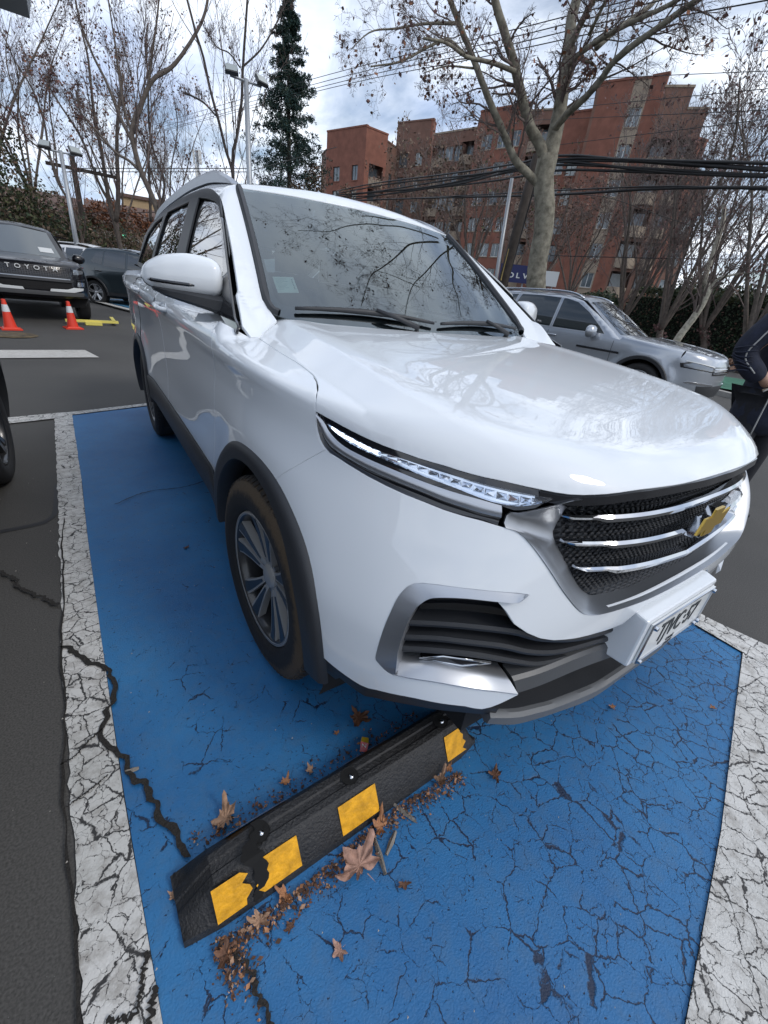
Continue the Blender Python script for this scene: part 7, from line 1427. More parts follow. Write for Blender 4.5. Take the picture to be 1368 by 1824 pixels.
# foliage masses
def clump(name, label, blobs, n, size, mats, seed, group=None, cat='shrub', base=(0, 0)):
    """leafy plant: thousands of leaf faces spread through uneven blobs, with a few stems"""
    rng = np.random.default_rng(seed); root = thing(name, label, cat, (base[0], base[1], gz(*base)), 0, group); off = np.array([base[0], base[1], gz(*base)]); C = []
    w_ = np.array([b[3] * b[4] * b[5] for b in blobs]) ** .8; w_ /= w_.sum()
    for b, k in zip(blobs, (w_ * n).astype(int)):
        d = rng.normal(size=(k, 3)); d /= np.linalg.norm(d, axis=1, keepdims=True); rad = rng.random(k) ** .45 * (1 + .22 * np.sin(d[:, 0] * 7 + b[0]) * np.cos(d[:, 2] * 6 + b[1])); C.append(np.array(b[:3]) + d * rad[:, None] * np.array(b[3:6]))
    c = np.vstack(C); k = len(c); a = rng.normal(size=(k, 3)); a /= np.linalg.norm(a, axis=1, keepdims=True); bb = np.cross(a, rng.normal(size=(k, 3))); bb /= np.linalg.norm(bb, axis=1, keepdims=True); s = (size * rng.uniform(.5, 1.3, k))[:, None]
    V = np.stack([c - a * s * .6, c + bb * s * .35, c + a * s * .6, c - bb * s * .35], 1).reshape(-1, 3) ; fast_mesh('foliage', V, np.arange(k * 4).reshape(-1, 4), [LF[m] for m in mats], root, rng.integers(0, len(mats), k))
    st = MB()
    for b in blobs[:6]: st.tube([(b[0] * .3, b[1] * .3, -.05), (b[0] * .8, b[1] * .8, b[2] * .5), (b[0], b[1], b[2] + b[5] * .3)], [.07, .05, .015], 5)
    st.build('stems', BK['dark'], root, smooth=True); return root
x, y = pol(-4.5, 25); clump('evergreen_tree', 'dull green evergreen at the left edge behind the black off-road SUV', [(0, 0, 3.0, 1.6, 1.4, 1.7), (1.3, .5, 2.4, 1.3, 1.2, 1.4), (-1.4, .3, 3.6, 1.4, 1.3, 1.5), (2.4, .8, 2.0, 1.1, 1.0, 1.1), (.3, .5, 4.6, 1.0, .9, 1.0)], 8500, .12, ['olive', 'green', 'buff'], 5, cat='tree', base=(x, y))
x, y = pol(1.5, 29); clump('shrub', 'scruffy brown shrub behind the street lamp on the left', [(0, 0, 1.9, 2.2, 1.2, 1.2), (2.2, .4, 1.8, 1.8, 1.1, 1.1), (-2.2, 0, 2.3, 1.8, 1.1, 1.5)], 6000, .12, ['buff', 'olive', 'buff'], 6, base=(x, y))
x, y = pol(6, 36); clump('shrub', 'brown leafy shrub below the rusty tree, before the low houses', [(0, 0, 1.9, 2.2, 1.2, 1.1), (2.4, .4, 1.7, 1.8, 1.1, 1.0), (-2.4, 0, 1.9, 2.0, 1.1, 1.2)], 5500, .13, ['buff', 'brown', 'buff'], 7, base=(x, y))
x, y = pol(4.2, 31); clump('shrub', 'rust coloured oak leaves hanging in a cluster beside the thick forked tree', [(0, 0, 3.2, 1.5, .8, .8), (1.8, .2, 3.0, 1.1, .7, .7), (-1.3, .2, 3.0, 1.0, .6, .6)], 2400, .15, ['rust', 'rust', 'brown'], 77, base=(x, y))
x, y = pol(24.5, 34); clump('shrub', 'russet bushy tree at the foot of the dark conifer', [(0, 0, 4.6, 1.5, 1.1, 1.6), (1.2, .4, 3.6, 1.4, 1.1, 1.6), (-1.1, 0, 5.4, 1.0, .9, 1.5), (2.2, -.5, 5.6, .9, .8, 1.7), (0, 0, 7.0, .8, .7, 1.1)], 9000, .14, ['buff', 'brown', 'buff'], 8, base=(x, y), cat='tree')
# clipped hedge on the right and the dark planting behind it
def hedge(name, label, a0, a1, D0, D1, h, th, n, seed):
    rng = np.random.default_rng(seed); A = np.array(pol(a0, D0)); B = np.array(pol(a1, D1)); d = (B - A); Lh = np.linalg.norm(d); d /= Lh; nn_ = np.array([-d[1], d[0]]); g = gz(*A); root = thing(name, label, 'hedge', (A[0], A[1], g), math.atan2(d[1], d[0]))
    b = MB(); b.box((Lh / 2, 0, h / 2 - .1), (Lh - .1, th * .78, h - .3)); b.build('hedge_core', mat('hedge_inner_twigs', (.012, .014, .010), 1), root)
    u = rng.random((n, 3)); face = rng.random(n); c = np.zeros((n, 3)); c[:, 0] = u[:, 0] * Lh; top = face < .35
    c[:, 1] = np.where(top, (u[:, 1] - .5) * th, np.sign(u[:, 1] - .5) * th * .5); c[:, 2] = np.where(top, h, u[:, 2] * h); c += rng.normal(size=(n, 3)) * .06; c[:, 2] += .10 * np.sin(c[:, 0] * .9) + .06 * np.sin(c[:, 0] * 2.7)
    a = rng.normal(size=(n, 3)); a /= np.linalg.norm(a, axis=1, keepdims=True); bb = np.cross(a, rng.normal(size=(n, 3))); bb /= np.linalg.norm(bb, axis=1, keepdims=True); s = (.10 * rng.uniform(.5, 1.3, n))[:, None]
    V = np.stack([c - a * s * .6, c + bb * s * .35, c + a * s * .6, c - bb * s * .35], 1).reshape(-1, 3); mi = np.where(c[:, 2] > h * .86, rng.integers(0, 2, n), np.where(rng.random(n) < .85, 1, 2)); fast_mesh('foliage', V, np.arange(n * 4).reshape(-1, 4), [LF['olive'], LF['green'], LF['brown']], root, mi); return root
hedge('clipped_hedge', 'long dark clipped hedge across the street on the right', 61.5, 84, 27.5, 24, 2.5, 1.5, 22000, 4)
for i, (az, D, hh, lab) in enumerate(((66.5, 29, 3.6, 'dark green bush standing behind the left part of the clipped hedge'), (70.5, 29, 3.4, 'dark green bush behind the middle of the clipped hedge'), (75, 28, 3.8, 'dark green bush behind the right end of the clipped hedge'), (57.8, 32, 2.6, 'dark bush at the foot of the brick flats behind the silver SUV'))):
    x, y = pol(az, D); clump('bush', lab, [(0, 0, hh * .5, 2.0, 1.6, hh * .5), (1.4, 1, hh * .6, 1.6, 1.4, hh * .38), (-1.4, -1, hh * .55, 1.5, 1.3, hh * .4)], 7000, .16, ['green', 'green', 'olive'] if i != 1 else ['green', 'brown', 'olive'], 20 + i, base=(x, y))
# conifer: whorls of drooping boughs carrying needle sprays
def conifer(x, y, h, seed, label):
    rng = np.random.default_rng(seed); root = thing('conifer', label, 'tree', (x, y, gz(x, y))); b = MB(); b.tube([(0, 0, 0), (.05, 0, h * .4), (0, .05, h * .8), (0, 0, h)], [.24, .17, .07, .015], 8); b.build('trunk', BK['dark'], root, smooth=True)
    K_ = 340; z = h * (.16 + .83 * rng.random(K_) ** .9); fr = 1 - z / h; ln = (.15 + 5.0 * fr) * rng.uniform(.55, 1.12, K_); a = rng.random(K_) * 2 * np.pi; n = 8; t = np.linspace(0, 1, n)
    rise = rng.uniform(.05, .45, K_); P = np.zeros((K_, n, 3)); P[..., 0] = np.cos(a)[:, None] * ln[:, None] * t; P[..., 1] = np.sin(a)[:, None] * ln[:, None] * t; P[..., 2] = z[:, None] + ln[:, None] * (rise[:, None] * t - .45 * t ** 2 + .20 * t ** 4)
    V, Q = tubes(P, np.maximum(.028 * (1 - t) * (fr[:, None] + .2), .006), 3); fast_mesh('boughs', V, Q, BK['dark'], root)
    C2, R2 = children(P, np.full((K_, n), .02), 16, rng, ang=(40, 75), lr=(.12, .28), rr=.4, t0=.15, up=-.12, n=4, wob=.1, droop=.2, rmin=.004); parts = []
    m = len(C2); cnt = m * 9; i = np.repeat(np.arange(m), 9); j = rng.random(cnt) * 2.99; k = j.astype(int); w_ = (j - k)[:, None]; c = C2[i, k] * (1 - w_) + C2[i, k + 1] * w_; d = C2[i, k + 1] - C2[i, k]; d /= np.linalg.norm(d, axis=1, keepdims=True) + 1e-9
    s = rng.normal(size=(cnt, 3)) * .8 + d * .7; s[:, 2] -= .15; s /= np.linalg.norm(s, axis=1, keepdims=True); w2 = np.cross(s, rng.normal(size=(cnt, 3))); w2 /= np.linalg.norm(w2, axis=1, keepdims=True); L_ = rng.uniform(.10, .22, cnt)[:, None]
    V = np.stack([c, c + s * L_ * .5 + w2 * .026, c + s * L_, c + s * L_ * .5 - w2 * .026], 1).reshape(-1, 3); fast_mesh('needles', V, np.arange(cnt * 4).reshape(-1, 4), [LF['blue'], LF['green']], root, (rng.random(cnt) < .25).astype(int)); return root
conifer(11.35, 31.25, 15.3, 3, 'tall dark blue green conifer between the floodlight mast and the brick flats')
# ------------------------------------------------------------------ buildings
BR = mat('red_brick', (.215, .088, .060), .9, var=.18, vscale=1.2, bump=.3, bscale=14, detail=8)
BR2 = mat('brown_brick', (.175, .095, .070), .9, var=.18, vscale=1.2, bump=.3, bscale=14, detail=8)
BEI = mat('beige_render', (.30, .24, .18), .9, var=.12, vscale=1.5)
WFR = mat('white_window_frame', (.62, .63, .62), .5); DFR = mat('dark_window_frame', (.05, .05, .05), .5)
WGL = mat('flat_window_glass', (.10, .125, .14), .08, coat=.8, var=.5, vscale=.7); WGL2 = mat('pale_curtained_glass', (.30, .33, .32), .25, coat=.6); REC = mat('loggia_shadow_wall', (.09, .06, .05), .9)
def P2(az, D): return np.array(pol(az, D))
def facade(parent, a, b, z1, m, cols, z0=0.0, floor=2.75, base=.9, th=.5, top=None, frame=WFR):
    """wall slab from a to b (outer face), with windows and loggias set into it; cols: (t centre, width, kind)"""
    a = np.asarray(a); b = np.asarray(b); d = b - a; L = np.linalg.norm(d); d /= L; n = np.array([d[1], -d[0]])
    if n.dot(np.array([CX, CY]) - a) < 0: n = -n
    def W(u, o, z): return (a[0] + d[0] * u + n[0] * o, a[1] + d[1] * u + n[1] * o, z)
    def slab(mb, u0, u1, o0, o1, zz0, zz1):
        v = [W(u0, o0, zz0), W(u1, o0, zz0), W(u1, o1, zz0), W(u0, o1, zz0), W(u0, o0, zz1), W(u1, o0, zz1), W(u1, o1, zz1), W(u0, o1, zz1)]
        mb.add(v, [(0, 1, 2, 3), (7, 6, 5, 4), (0, 4, 5, 1), (1, 5, 6, 2), (2, 6, 7, 3), (3, 7, 4, 0)])
    nf = int((z1 - 1.0 - base) / floor); holes = []
    for t, wd, kind in cols:
        for k in range(nf):
            zb = z0 + base + k * floor
            if kind == 'w': holes.append((t * L - wd / 2, t * L + wd / 2, zb + .1, zb + 1.55, kind))
            elif kind == 'p': holes.append((t * L - wd / 2, t * L + wd / 2, zb - .1, zb + 1.6, kind))
            elif kind == 's': holes.append((t * L - wd / 2, t * L + wd / 2, zb + .35, zb + 1.35, kind))
            elif kind == 'b': holes.append((t * L - wd / 2, t * L + wd / 2, zb - .25, zb + 1.85, kind))
    # wall as vertical and horizontal pieces round the openings
    us = sorted({0.0, L} | {h[0] for h in holes} | {h[1] for h in holes}); mb = MB()
    for u0, u1 in zip(us[:-1], us[1:]):
        if u1 - u0 < 1e-4: continue
        hs = sorted([h for h in holes if h[0] <= u0 + 1e-6 and h[1] >= u1 - 1e-6], key=lambda h: h[2]); z = z0 - .5
        for h in hs:
            if h[2] > z: slab(mb, u0, u1, 0, -.28, z, h[2])
            z = h[3]
        slab(mb, u0, u1, 0, -.28, z, z1)
    mb.build('wall', m, parent)
    mb = MB(); slab(mb, -.05, L + .05, .06, -.4, z1, z1 + .18); mb.build('parapet', top or m, parent)
    for (u0, u1, zz0, zz1, kind) in holes:
        if kind == 'b':
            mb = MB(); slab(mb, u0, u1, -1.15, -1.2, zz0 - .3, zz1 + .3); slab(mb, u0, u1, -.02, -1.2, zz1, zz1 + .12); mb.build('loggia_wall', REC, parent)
            mb = MB(); bow = []
            for i in range(7):
                t = i / 6; bow.append((u0 + (u1 - u0) * t, .55 * math.sin(math.pi * t) + .05))
            for (ua, oa), (ub, ob) in zip(bow[:-1], bow[1:]):
                mb.add([W(ua, oa, zz0 - .35), W(ub, ob, zz0 - .35), W(ub, ob, zz0 + .62), W(ua, oa, zz0 + .62), W(ua, oa - .12, zz0 - .35), W(ub, ob - .12, zz0 - .35), W(ub, ob - .12, zz0 + .62), W(ua, oa - .12, zz0 + .62)], [(0, 1, 2, 3), (7, 6, 5, 4), (3, 2, 6, 7), (0, 4, 5, 1)])
            mb.add([W(u, o, zz0 - .34) for u, o in bow], [tuple(range(7))]); mb.build('balcony', BEI, parent)
            f = MB(); slab(f, u0 + .3, u1 - .3, -1.10, -1.14, zz0 + .0, zz1 - .15); f.build('balcony_door', WGL, parent)
            continue
        fr = MB(); t_ = .07
        for q in ((u0, u1, zz0, zz0 + t_), (u0, u1, zz1 - t_, zz1), (u0, u0 + t_, zz0 + t_, zz1 - t_), (u1 - t_, u1, zz0 + t_, zz1 - t_), ((u0 + u1) / 2 - .03, (u0 + u1) / 2 + .03, zz0 + t_, zz1 - t_)): slab(fr, q[0], q[1], -.14, -.20, q[2], q[3])
        wo = fr.build('window', frame if kind != 'p' else DFR, parent)
        g = MB(); slab(g, u0 + .02, u1 - .02, -.18, -.19, zz0 + .02, zz1 - .02); g.build('pane', WGL2 if (int(u0 * 7 + zz0 * 3) % 4 == 0) else WGL, wo)
        s = MB(); slab(s, u0 - .06, u1 + .06, .07, -.14, zz0 - .10, zz0); s.build('sill', BEI if kind != 'p' else m, parent)
bl = thing('brick_flats', 'red and brown brick apartment block with curved balconies behind the plane tree', 'building', (0, 0, 0))
g0 = .8
TA, TB_, TC, TD, TE, TF, TG, TH = P2(52.4, 58.2), P2(55.3, 57.5), P2(56.7, 57.3), P2(58.0, 56.9), P2(60.4, 57.3), P2(62.1, 57.6), P2(62.9, 58.4), P2(64.3, 59.4)
facade(bl, TA, TB_, 21.8, BR, [], g0); facade(bl, TB_, TC, 21.7, BEI, [(.5, 1.15, 'w')], g0, top=BR); facade(bl, TC, TD, 21.8, BR, [], g0)
facade(bl, TD, TE, 20.9, BR2, [(.5, 2.0, 'b')], g0, top=BEI); facade(bl, TE, TF, 19.4, BR2, [(.5, 1.3, 'b')], g0, top=BEI); facade(bl, TF, TG, 17.3, BR, [], g0); facade(bl, TG, TH, 15.0, BR2, [(.5, 1.2, 'w')], g0)
facade(bl, P2(52.5, 63), TA, 21.7, BR2, [], g0)
# middle part, stepped flat tops
M0, M1, M2 = P2(33.0, 77), P2(36.7, 74), P2(37.0, 75.5); M3, M4, M5, M6, M7, M8 = P2(36.9, 72.8), P2(41.3, 69.0), P2(41.4, 66.4), P2(46.1, 63.2), P2(49.2, 62.4), P2(52.4, 61.2)
facade(bl, M0, M1, 23.1, BR2, [(.25, 1.5, 'p'), (.7, 1.1, 'w')], g0); facade(bl, M1, M2, 23.0, BR, [], g0)
facade(bl, M3, M4, 21.2, BR2, [(.16, 1.9, 'b'), (.42, 1.3, 'w'), (.62, 1.1, 'p'), (.84, 1.9, 'b')], g0, top=BEI); facade(bl, M4, M5, 21.3, BR, [], g0)
facade(bl, M5, M6, 21.9, BR, [(.23, 1.45, 'w'), (.58, 1.45, 'w'), (.85, 1.1, 'w')], g0); facade(bl, M6, M7, 21.2, BR2, [(.5, 2.2, 'b')], g0, top=BEI); facade(bl, M7, M8, 20.8, BR, [(.3, 1.2, 'w'), (.72, 1.2, 'p')], g0)
# left wing
L0, L1, L2, L3 = P2(25.7, 77), P2(29.8, 72), P2(32.1, 74.0), P2(33.2, 76.5)
facade(bl, L0, L1, 21.0, BR, [(.28, 1.3, 'p'), (.76, 1.1, 'p')], g0, frame=DFR); facade(bl, L1, L2, 20.9, BR, [(.55, 2.4, 'b')], g0); facade(bl, L2, L3, 20.2, BR2, [(.5, .9, 'p')], g0); facade(bl, P2(25.2, 80), L0, 19.0, BR2, [(.4, .9, 'p')], g0)
def core(name, pts, z, m):
    b = MB(); n = len(pts); b.add([(p[0], p[1], 0) for p in pts] + [(p[0], p[1], z) for p in pts], [tuple(range(n, 2 * n))] + [(i, (i + 1) % n, n + (i + 1) % n, n + i) for i in range(n)]); b.build(name, m, bl)
pb_ = lambda az, D: P2(az, D + 1.5)
core('core_wall', [pb_(52.7, 58.4), pb_(58.0, 57.2), pb_(60.2, 57.6), pb_(60.2, 66), pb_(53, 72)], 20.8, BR2); core('core_wall', [pb_(60, 57.8), pb_(62.0, 58), pb_(62.0, 66), pb_(60, 66)], 19.2, BR2); core('core_wall', [pb_(61.9, 58.2), pb_(64.2, 60), pb_(62, 68)], 14.8, BR2)
core('core_wall', [pb_(33.2, 77), pb_(36.8, 75.5), pb_(41.3, 69.3), pb_(41.5, 80), pb_(35, 90)], 20.9, BR2); core('core_wall', [pb_(41.5, 66.6), pb_(46, 63.4), pb_(52.3, 61.5), pb_(52, 72), pb_(42, 80)], 20.6, BR2); core('core_wall', [pb_(25.9, 77), pb_(29.8, 72.2), pb_(33, 76.5), pb_(33, 88), pb_(27, 92)], 19.4, BR2)
# low houses on the left
def house(name, label, az, D, w_, dep, h, m, rz, roofm, wins, flat=False):
    x, y = pol(az, D); t = thing(name, label, 'building', (x, y, gz(x, y)), rz); b = MB(); b.box((0, dep / 2, h / 2), (w_, dep, h)); b.build('wall', m, t); b = MB()
    if flat: b.box((0, dep / 2, h + .1), (w_ + .3, dep + .3, .22))
    else: b.add([(-w_ / 2 - .3, -.4, h), (w_ / 2 + .3, -.4, h), (w_ / 2 + .3, dep + .4, h), (-w_ / 2 - .3, dep + .4, h), (-w_ / 2 - .3, dep / 2, h + dep * .28), (w_ / 2 + .3, dep / 2, h + dep * .28)], [(0, 1, 5, 4), (2, 3, 4, 5), (0, 4, 3), (1, 2, 5), (3, 2, 1, 0)])
    b.build('roof', roofm, t)
    for (x_, z_, ww, hh) in wins:
        b = MB()
        for q in (((x_, z_ - hh / 2), (ww, .07)), ((x_, z_ + hh / 2), (ww, .07)), ((x_ - ww / 2, z_), (.07, hh)), ((x_ + ww / 2, z_), (.07, hh)), ((x_, z_), (.05, hh))): b.box((q[0][0], -.03, q[0][1]), (q[1][0], .08, q[1][1]))
        wo = b.build('window', WFR, t); b = MB(); b.box((x_, -.012, z_), (ww, .02, hh)); b.build('pane', WGL, wo)
    return t
RT = mat('dark_tiled_roof', (.13, .085, .07), .9, var=.3, vscale=8)
YR_ = mat('sand_render', (.42, .31, .18), .9, var=.1); GYR = mat('grey_render', (.30, .28, .25), .9, var=.12)
house('house', 'sand coloured two storey house between the trees left of the white car', 8.2, 46, 4.4, 6, 5.6, YR_, R(-8), RT, [(-1.2, 4.2, 1.0, 1.1), (.9, 4.2, 1.0, 1.1)], flat=True)
house('house', 'grey low house with white framed windows beside the sand coloured house', 6.6, 42, 6.2, 6, 3.3, GYR, R(-6), RT, [(-2.2, 1.9, 1.2, 1.2), (-.2, 1.9, 1.2, 1.2), (1.9, 1.9, 1.1, 1.2)])
house('house', 'brown low house behind the brown shrub on the left', 2.6, 44, 9.0, 6, 3.0, mat('brown_render', (.22, .16, .12), .9, var=.15), R(-3), RT, [(-2.5, 1.7, 1.1, 1.1), (1.5, 1.7, 1.1, 1.1)])
house('house', 'plain low house at the far left behind the evergreen', -4.5, 42, 9.0, 6, 3.2, GYR, 0, RT, [(-2.5, 1.7, 1.1, 1.1), (1.5, 1.7, 1.1, 1.1)])
# dealership canopy whose corner enters at the top left
dl = thing('dealership', 'grey dealership building whose canopy corner shows at the top left', 'building', (-9.0, 13.7, 0)); FM = mat('grey_fascia_panel', (.25, .27, .28), .45)
b = MB(); b.box((.5, 3.5, 5.62), (14.6, 7.0, .42)); 
b = MB(); b.add([(-6, -7, 5.36), (7.95, -7, 5.40), (7.95, 0, 5.40), (-6, 0, 5.36), (-6, -7.1, 5.95), (8.1, -7.1, 5.95), (8.1, .1, 5.95), (-6, .1, 5.95)], [(3, 2, 1, 0), (4, 5, 6, 7), (0, 1, 5, 4), (1, 2, 6, 5), (2, 3, 7, 6), (3, 0, 4, 7)]); b.build('canopy', FM, dl)
b = MB(); b.box((-2.4, -3.6, 2.6), (5.0, 7, 5.3)); b.build('wall', mat('white_panel_wall', (.6, .6, .6), .5), dl)
for i in range(4):
    b = MB(); b.box((.13, -.9 - 1.75 * i, 2.4), (.06, 1.5, 3.8)); b.build('window', WGL, dl)
for y_ in (-.5, -6.2):
    b = MB(); b.tube([(3.4, y_, 0), (3.4, y_, 5.36)], .12, 12); b.build('column', FM, dl, smooth=True)
# neighbouring brick house seen only as a reflection in the side windows
house('brick_house', 'brick house left of the car park, seen reflected in the side windows', -78, 13, 8, 7, 5.0, BR, R(95), RT, [(-2.2, 3.6, 1.3, 1.3), (1.6, 3.6, 1.3, 1.3), (-2.2, 1.4, 1.3, 1.3), (1.6, 1.4, 1.3, 1.3)])

# ------------------------------------------------------------------ poles, lamps, cables, signs
GM = mat('galvanised_steel', (.36, .38, .40), .45, metal=.5); WD = mat('dark_tarred_wood', (.045, .036, .030), .9, var=.3, vscale=6); CB = mat('black_cable', (.010, .010, .011), .6)
def lamp_post(name, label, top, r0, heads, lean=(0, 0)):
    x, y, z = top; g = gz(x, y); t = thing(name, label, 'lamp post', (x + lean[0], y + lean[1], g)); b = MB(); b.tube([(0, 0, -.1), (-lean[0], -lean[1], z - g)], [r0, r0 * .6], 10); b.build('mast', GM, t, smooth=True)
    b = MB(); b.tube([(-lean[0] - .45, -lean[1], z - g - .05), (-lean[0] + .45, -lean[1], z - g - .05)], .03, 6); b.build('cross_arm', GM, t)
    for s in heads:
        h = MB(); h.box((0, 0, 0), (.36, .10, .26), taper=.85); o = h.build('floodlight', DFR, t); o.location = (-lean[0] + s * .42, -lean[1] - .08, z - g + .06); o.rotation_euler = (R(-38), 0, R(18 * s)); h = MB(); h.box((0, -.055, 0), (.30, .01, .2)); h.build('floodlight_glass', WGL2, o)
lamp_post('floodlight_mast', 'slim grey mast with two floodlights rising behind the white car roof', PT['lampA_top'], .11, (-1, 1))
lamp_post('street_lamp', 'pale grey lamp post with two floodlights behind the black off-road SUV', PT['lampB_top'], .10, (-1, 1), (-.12, 0))
t = thing('utility_pole', 'dark wooden utility pole with a cross arm left of the thick forked tree', 'pole', (PT['pole_b'][0], PT['pole_b'][1], gz(*PT['pole_b'][:2]))); zt_ = PT['pole_top'][2] - t.location.z
b = MB(); b.tube([(0, 0, -.1), (.1, 0, zt_)], [.15, .10], 8); b.build('pole', WD, t, smooth=True); b = MB(); b.box((.4, 0, zt_ - .5), (2.6, .12, .12), rz=0); b.build('cross_arm', WD, t)
for x in (-.5, .2, .9, 1.5):
    b = MB(); b.lathe([(.0001, .16), (.045, .14), (.05, .06), (.03, 0)], c=(x, 0, zt_ - .43), k=8); b.build('insulator', DFR, t, smooth=True)
dt, db = np.array(PT['dark_top']), np.array(PT['dark_bot']); up_ = (dt - db) / (dt[2] - db[2]); t = thing('utility_pole', 'thick dark cable pole leaning beside the plane tree trunk', 'pole', tuple(db - up_ * (db[2] - gz(db[0], db[1])))); b = MB(); b.tube([(0, 0, 0), tuple(up_ * (dt[2] - t.location.z + .5))], [.15, .12], 10); b.build('pole', WD, t, smooth=True)
b = MB(); b.tube([(.17, -.05, .3), tuple(up_ * 4.2 + np.array([.16, -.05, 0]))], .025, 6); b.build('cable_riser', CB, t); b = MB(); b.tube([(-.02, -.14, 1.9), (.03, -.16, 2.7)], .028, 6); b.build('marker_strip', mat('faded_yellow_marker', (.42, .30, .10), .7), t)
gt, gb_ = np.array(PT['grey_top']), np.array(PT['grey_bot']); up_ = (gt - gb_) / (gt[2] - gb_[2]); t = thing('steel_pole', 'thin grey steel pole just left of the thick dark cable pole', 'pole', tuple(gb_ - up_ * (gb_[2] - gz(gb_[0], gb_[1])))); b = MB(); b.tube([(0, 0, 0), tuple(up_ * (gt[2] - t.location.z))], [.06, .045], 8); b.build('pole', GM, t, smooth=True)
for k, P in WR.items():
    q = cr(np.array(P), 28); r_ = .030 if k.startswith('bun') else (.032 if k == 'cab0' else .018 if k.startswith('cab') else .013 if k.startswith('hi') else .016 if k.startswith('l') else .009)
    ln = np.linspace(0, 1, 28); 
    if k.startswith('bun'): rg = random.Random(hash(k) % 97 if False else int(k[3:]) * 7); q[:, 2] += .05 * np.sin(ln * 9 + int(k[3:]))
    b = MB(); b.tube(q, r_, 5); o = b.build('overhead_cable', CB, None, smooth=True)
    lab = {'hi': 'thin power line crossing the sky diagonally above the plane tree branches', 'th': 'faint thin wire stretched over the brick flats roof line', 'bu': 'black cable in the heavy sagging bundle strung past the plane tree', 'ca': 'separate black cable hung just below the heavy bundle', 'dr': 'slack drop wire curving down to the right from the plane tree', 'lo': 'low thin wire across the lower floors of the brick flats'}.get(k[:2], 'dark wire between the poles among the left trees')
    extra_l = {'hi0': 'uppermost of the four thin power lines crossing the sky above the plane tree', 'hi1': 'second from top of the four thin power lines above the plane tree', 'hi2': 'third from top of the four thin power lines above the plane tree', 'hi3': 'lowest of the four thin power lines above the plane tree',
           'thin0': 'faint wire just above the roof of the tallest brick flats', 'thin1': 'faint wire across the top floor of the tallest brick flats', 'thin2': 'faint wire one floor below the top of the tallest flats', 'thin3': 'faint wire crossing the upper middle floors of the tallest flats',
           'cab0': 'thick single cable hung below the heavy bundle', 'cab1': 'thinner cable twisting about the thick single cable below the bundle', 'l0': 'short dark wire low between the left tree trunks', 'l1': 'dark wire sloping down right behind the thick forked tree', 'l2': 'upper wire of the pair running from the utility pole cross arm', 'l3': 'lower wire of the pair running from the utility pole cross arm', 'l4': 'wire rising from the floodlight mast towards the conifer'}
    lab = extra_l.get(k, lab); grp = {'hi': 'power lines over the plane tree', 'th': 'thin wires over the flats', 'bu': 'bundled black cables', 'ca': 'cables below the bundle'}.get(k[:2], 'wires among the left trees' if k[0] == 'l' and k[:2] != 'lo' else None); tag(o, lab, 'cable', grp)
# cell tower far away
x, y, z = PT['tower']; t = thing('cell_tower', 'distant white cell tower above the white car roof', 'tower', (x, y, 0)); b = MB(); b.tube([(0, 0, 0), (0, 0, z)], [.35, .2], 8); b.build('mast', GM, t)
for k in range(5):
    a = k * 1.3; b = MB(); b.box((.5 * math.cos(a), .5 * math.sin(a), z - .8 - (k % 2) * 1.8), (.3, .3, 1.7)); b.build('antenna', WFR, t)
# traffic light
x, y, z = PT['tl']; g = gz(x, y); t = thing('traffic_light', 'green traffic light on a pole in front of the low houses', 'traffic light', (x, y, g)); b = MB(); b.tube([(0, .1, 0), (0, .1, z - g + .4)], .06, 8); b.build('pole', GM, t); b = MB(); b.box((0, 0, z - g - .25), (.30, .22, .95)); b.build('signal_box', mat('dark_green_housing', (.01, .05, .035), .5), t)
b = MB(); b.lathe([(.0001, 0), (.09, .0)], c=(0, 0, 0), k=12); o = b.build('green_lamp', mat('green_lamp', (.1, .7, .4), .4, emit=(.15, 1, .6, 1.2)), t); o.location = (0, -.12, z - g - .55); o.rotation_euler = (R(90), 0, 0)
# signs by the showroom across the street
sl, sr, sb = [np.array(PT[k]) for k in ('sign_l', 'sign_r', 'sign_b')]; d = (sr - sl); d[2] = 0; d /= np.linalg.norm(d); ang_ = math.atan2(d[1], d[0]); t = thing('blue_sign', 'dark blue sign board with white letters between the dark pole and the plane tree', 'sign', (sl[0], sl[1], gz(*sl[:2])), ang_); z0_ = sb[2] - t.location.z; z1_ = sr[2] - t.location.z
b = MB(); b.box((.60, 0, (z0_ + z1_) / 2), (1.75, .12, z1_ - z0_)); b.build('sign_board', mat('navy_sign', (.012, .018, .10), .4), t); b = MB(); b.tube([(.0, .08, 0), (.0, .08, z1_)], .04, 6); b.tube([(.9, .08, 0), (.9, .08, z1_)], .04, 6); b.build('sign_legs', GM, t)
for k, ch in enumerate('VOLVO'): text('sign_letter', ch, .30, M['plate_white'], t, (-.08 + k * .345, -.066, (z0_ + z1_) / 2 - .08), (R(90), 0, 0), .006, sx=1.25, bold=.008)
bl_, br_, bb_ = [np.array(PT[k]) for k in ('box_l', 'box_r', 'box_b')]; t = thing('white_sign_box', 'plain white box sign right of the plane tree trunk', 'sign', (bl_[0], bl_[1], gz(*bl_[:2])), ang_); b = MB(); b.box((.45, 0, 2.55), (.95, .3, .62)); b.build('box', M['plate_white'], t); b = MB(); b.tube([(.15, 0, 0), (.15, 0, 2.3)], .04, 6); b.tube([(.75, 0, 0), (.75, 0, 2.3)], .04, 6); b.build('legs', GM, t)
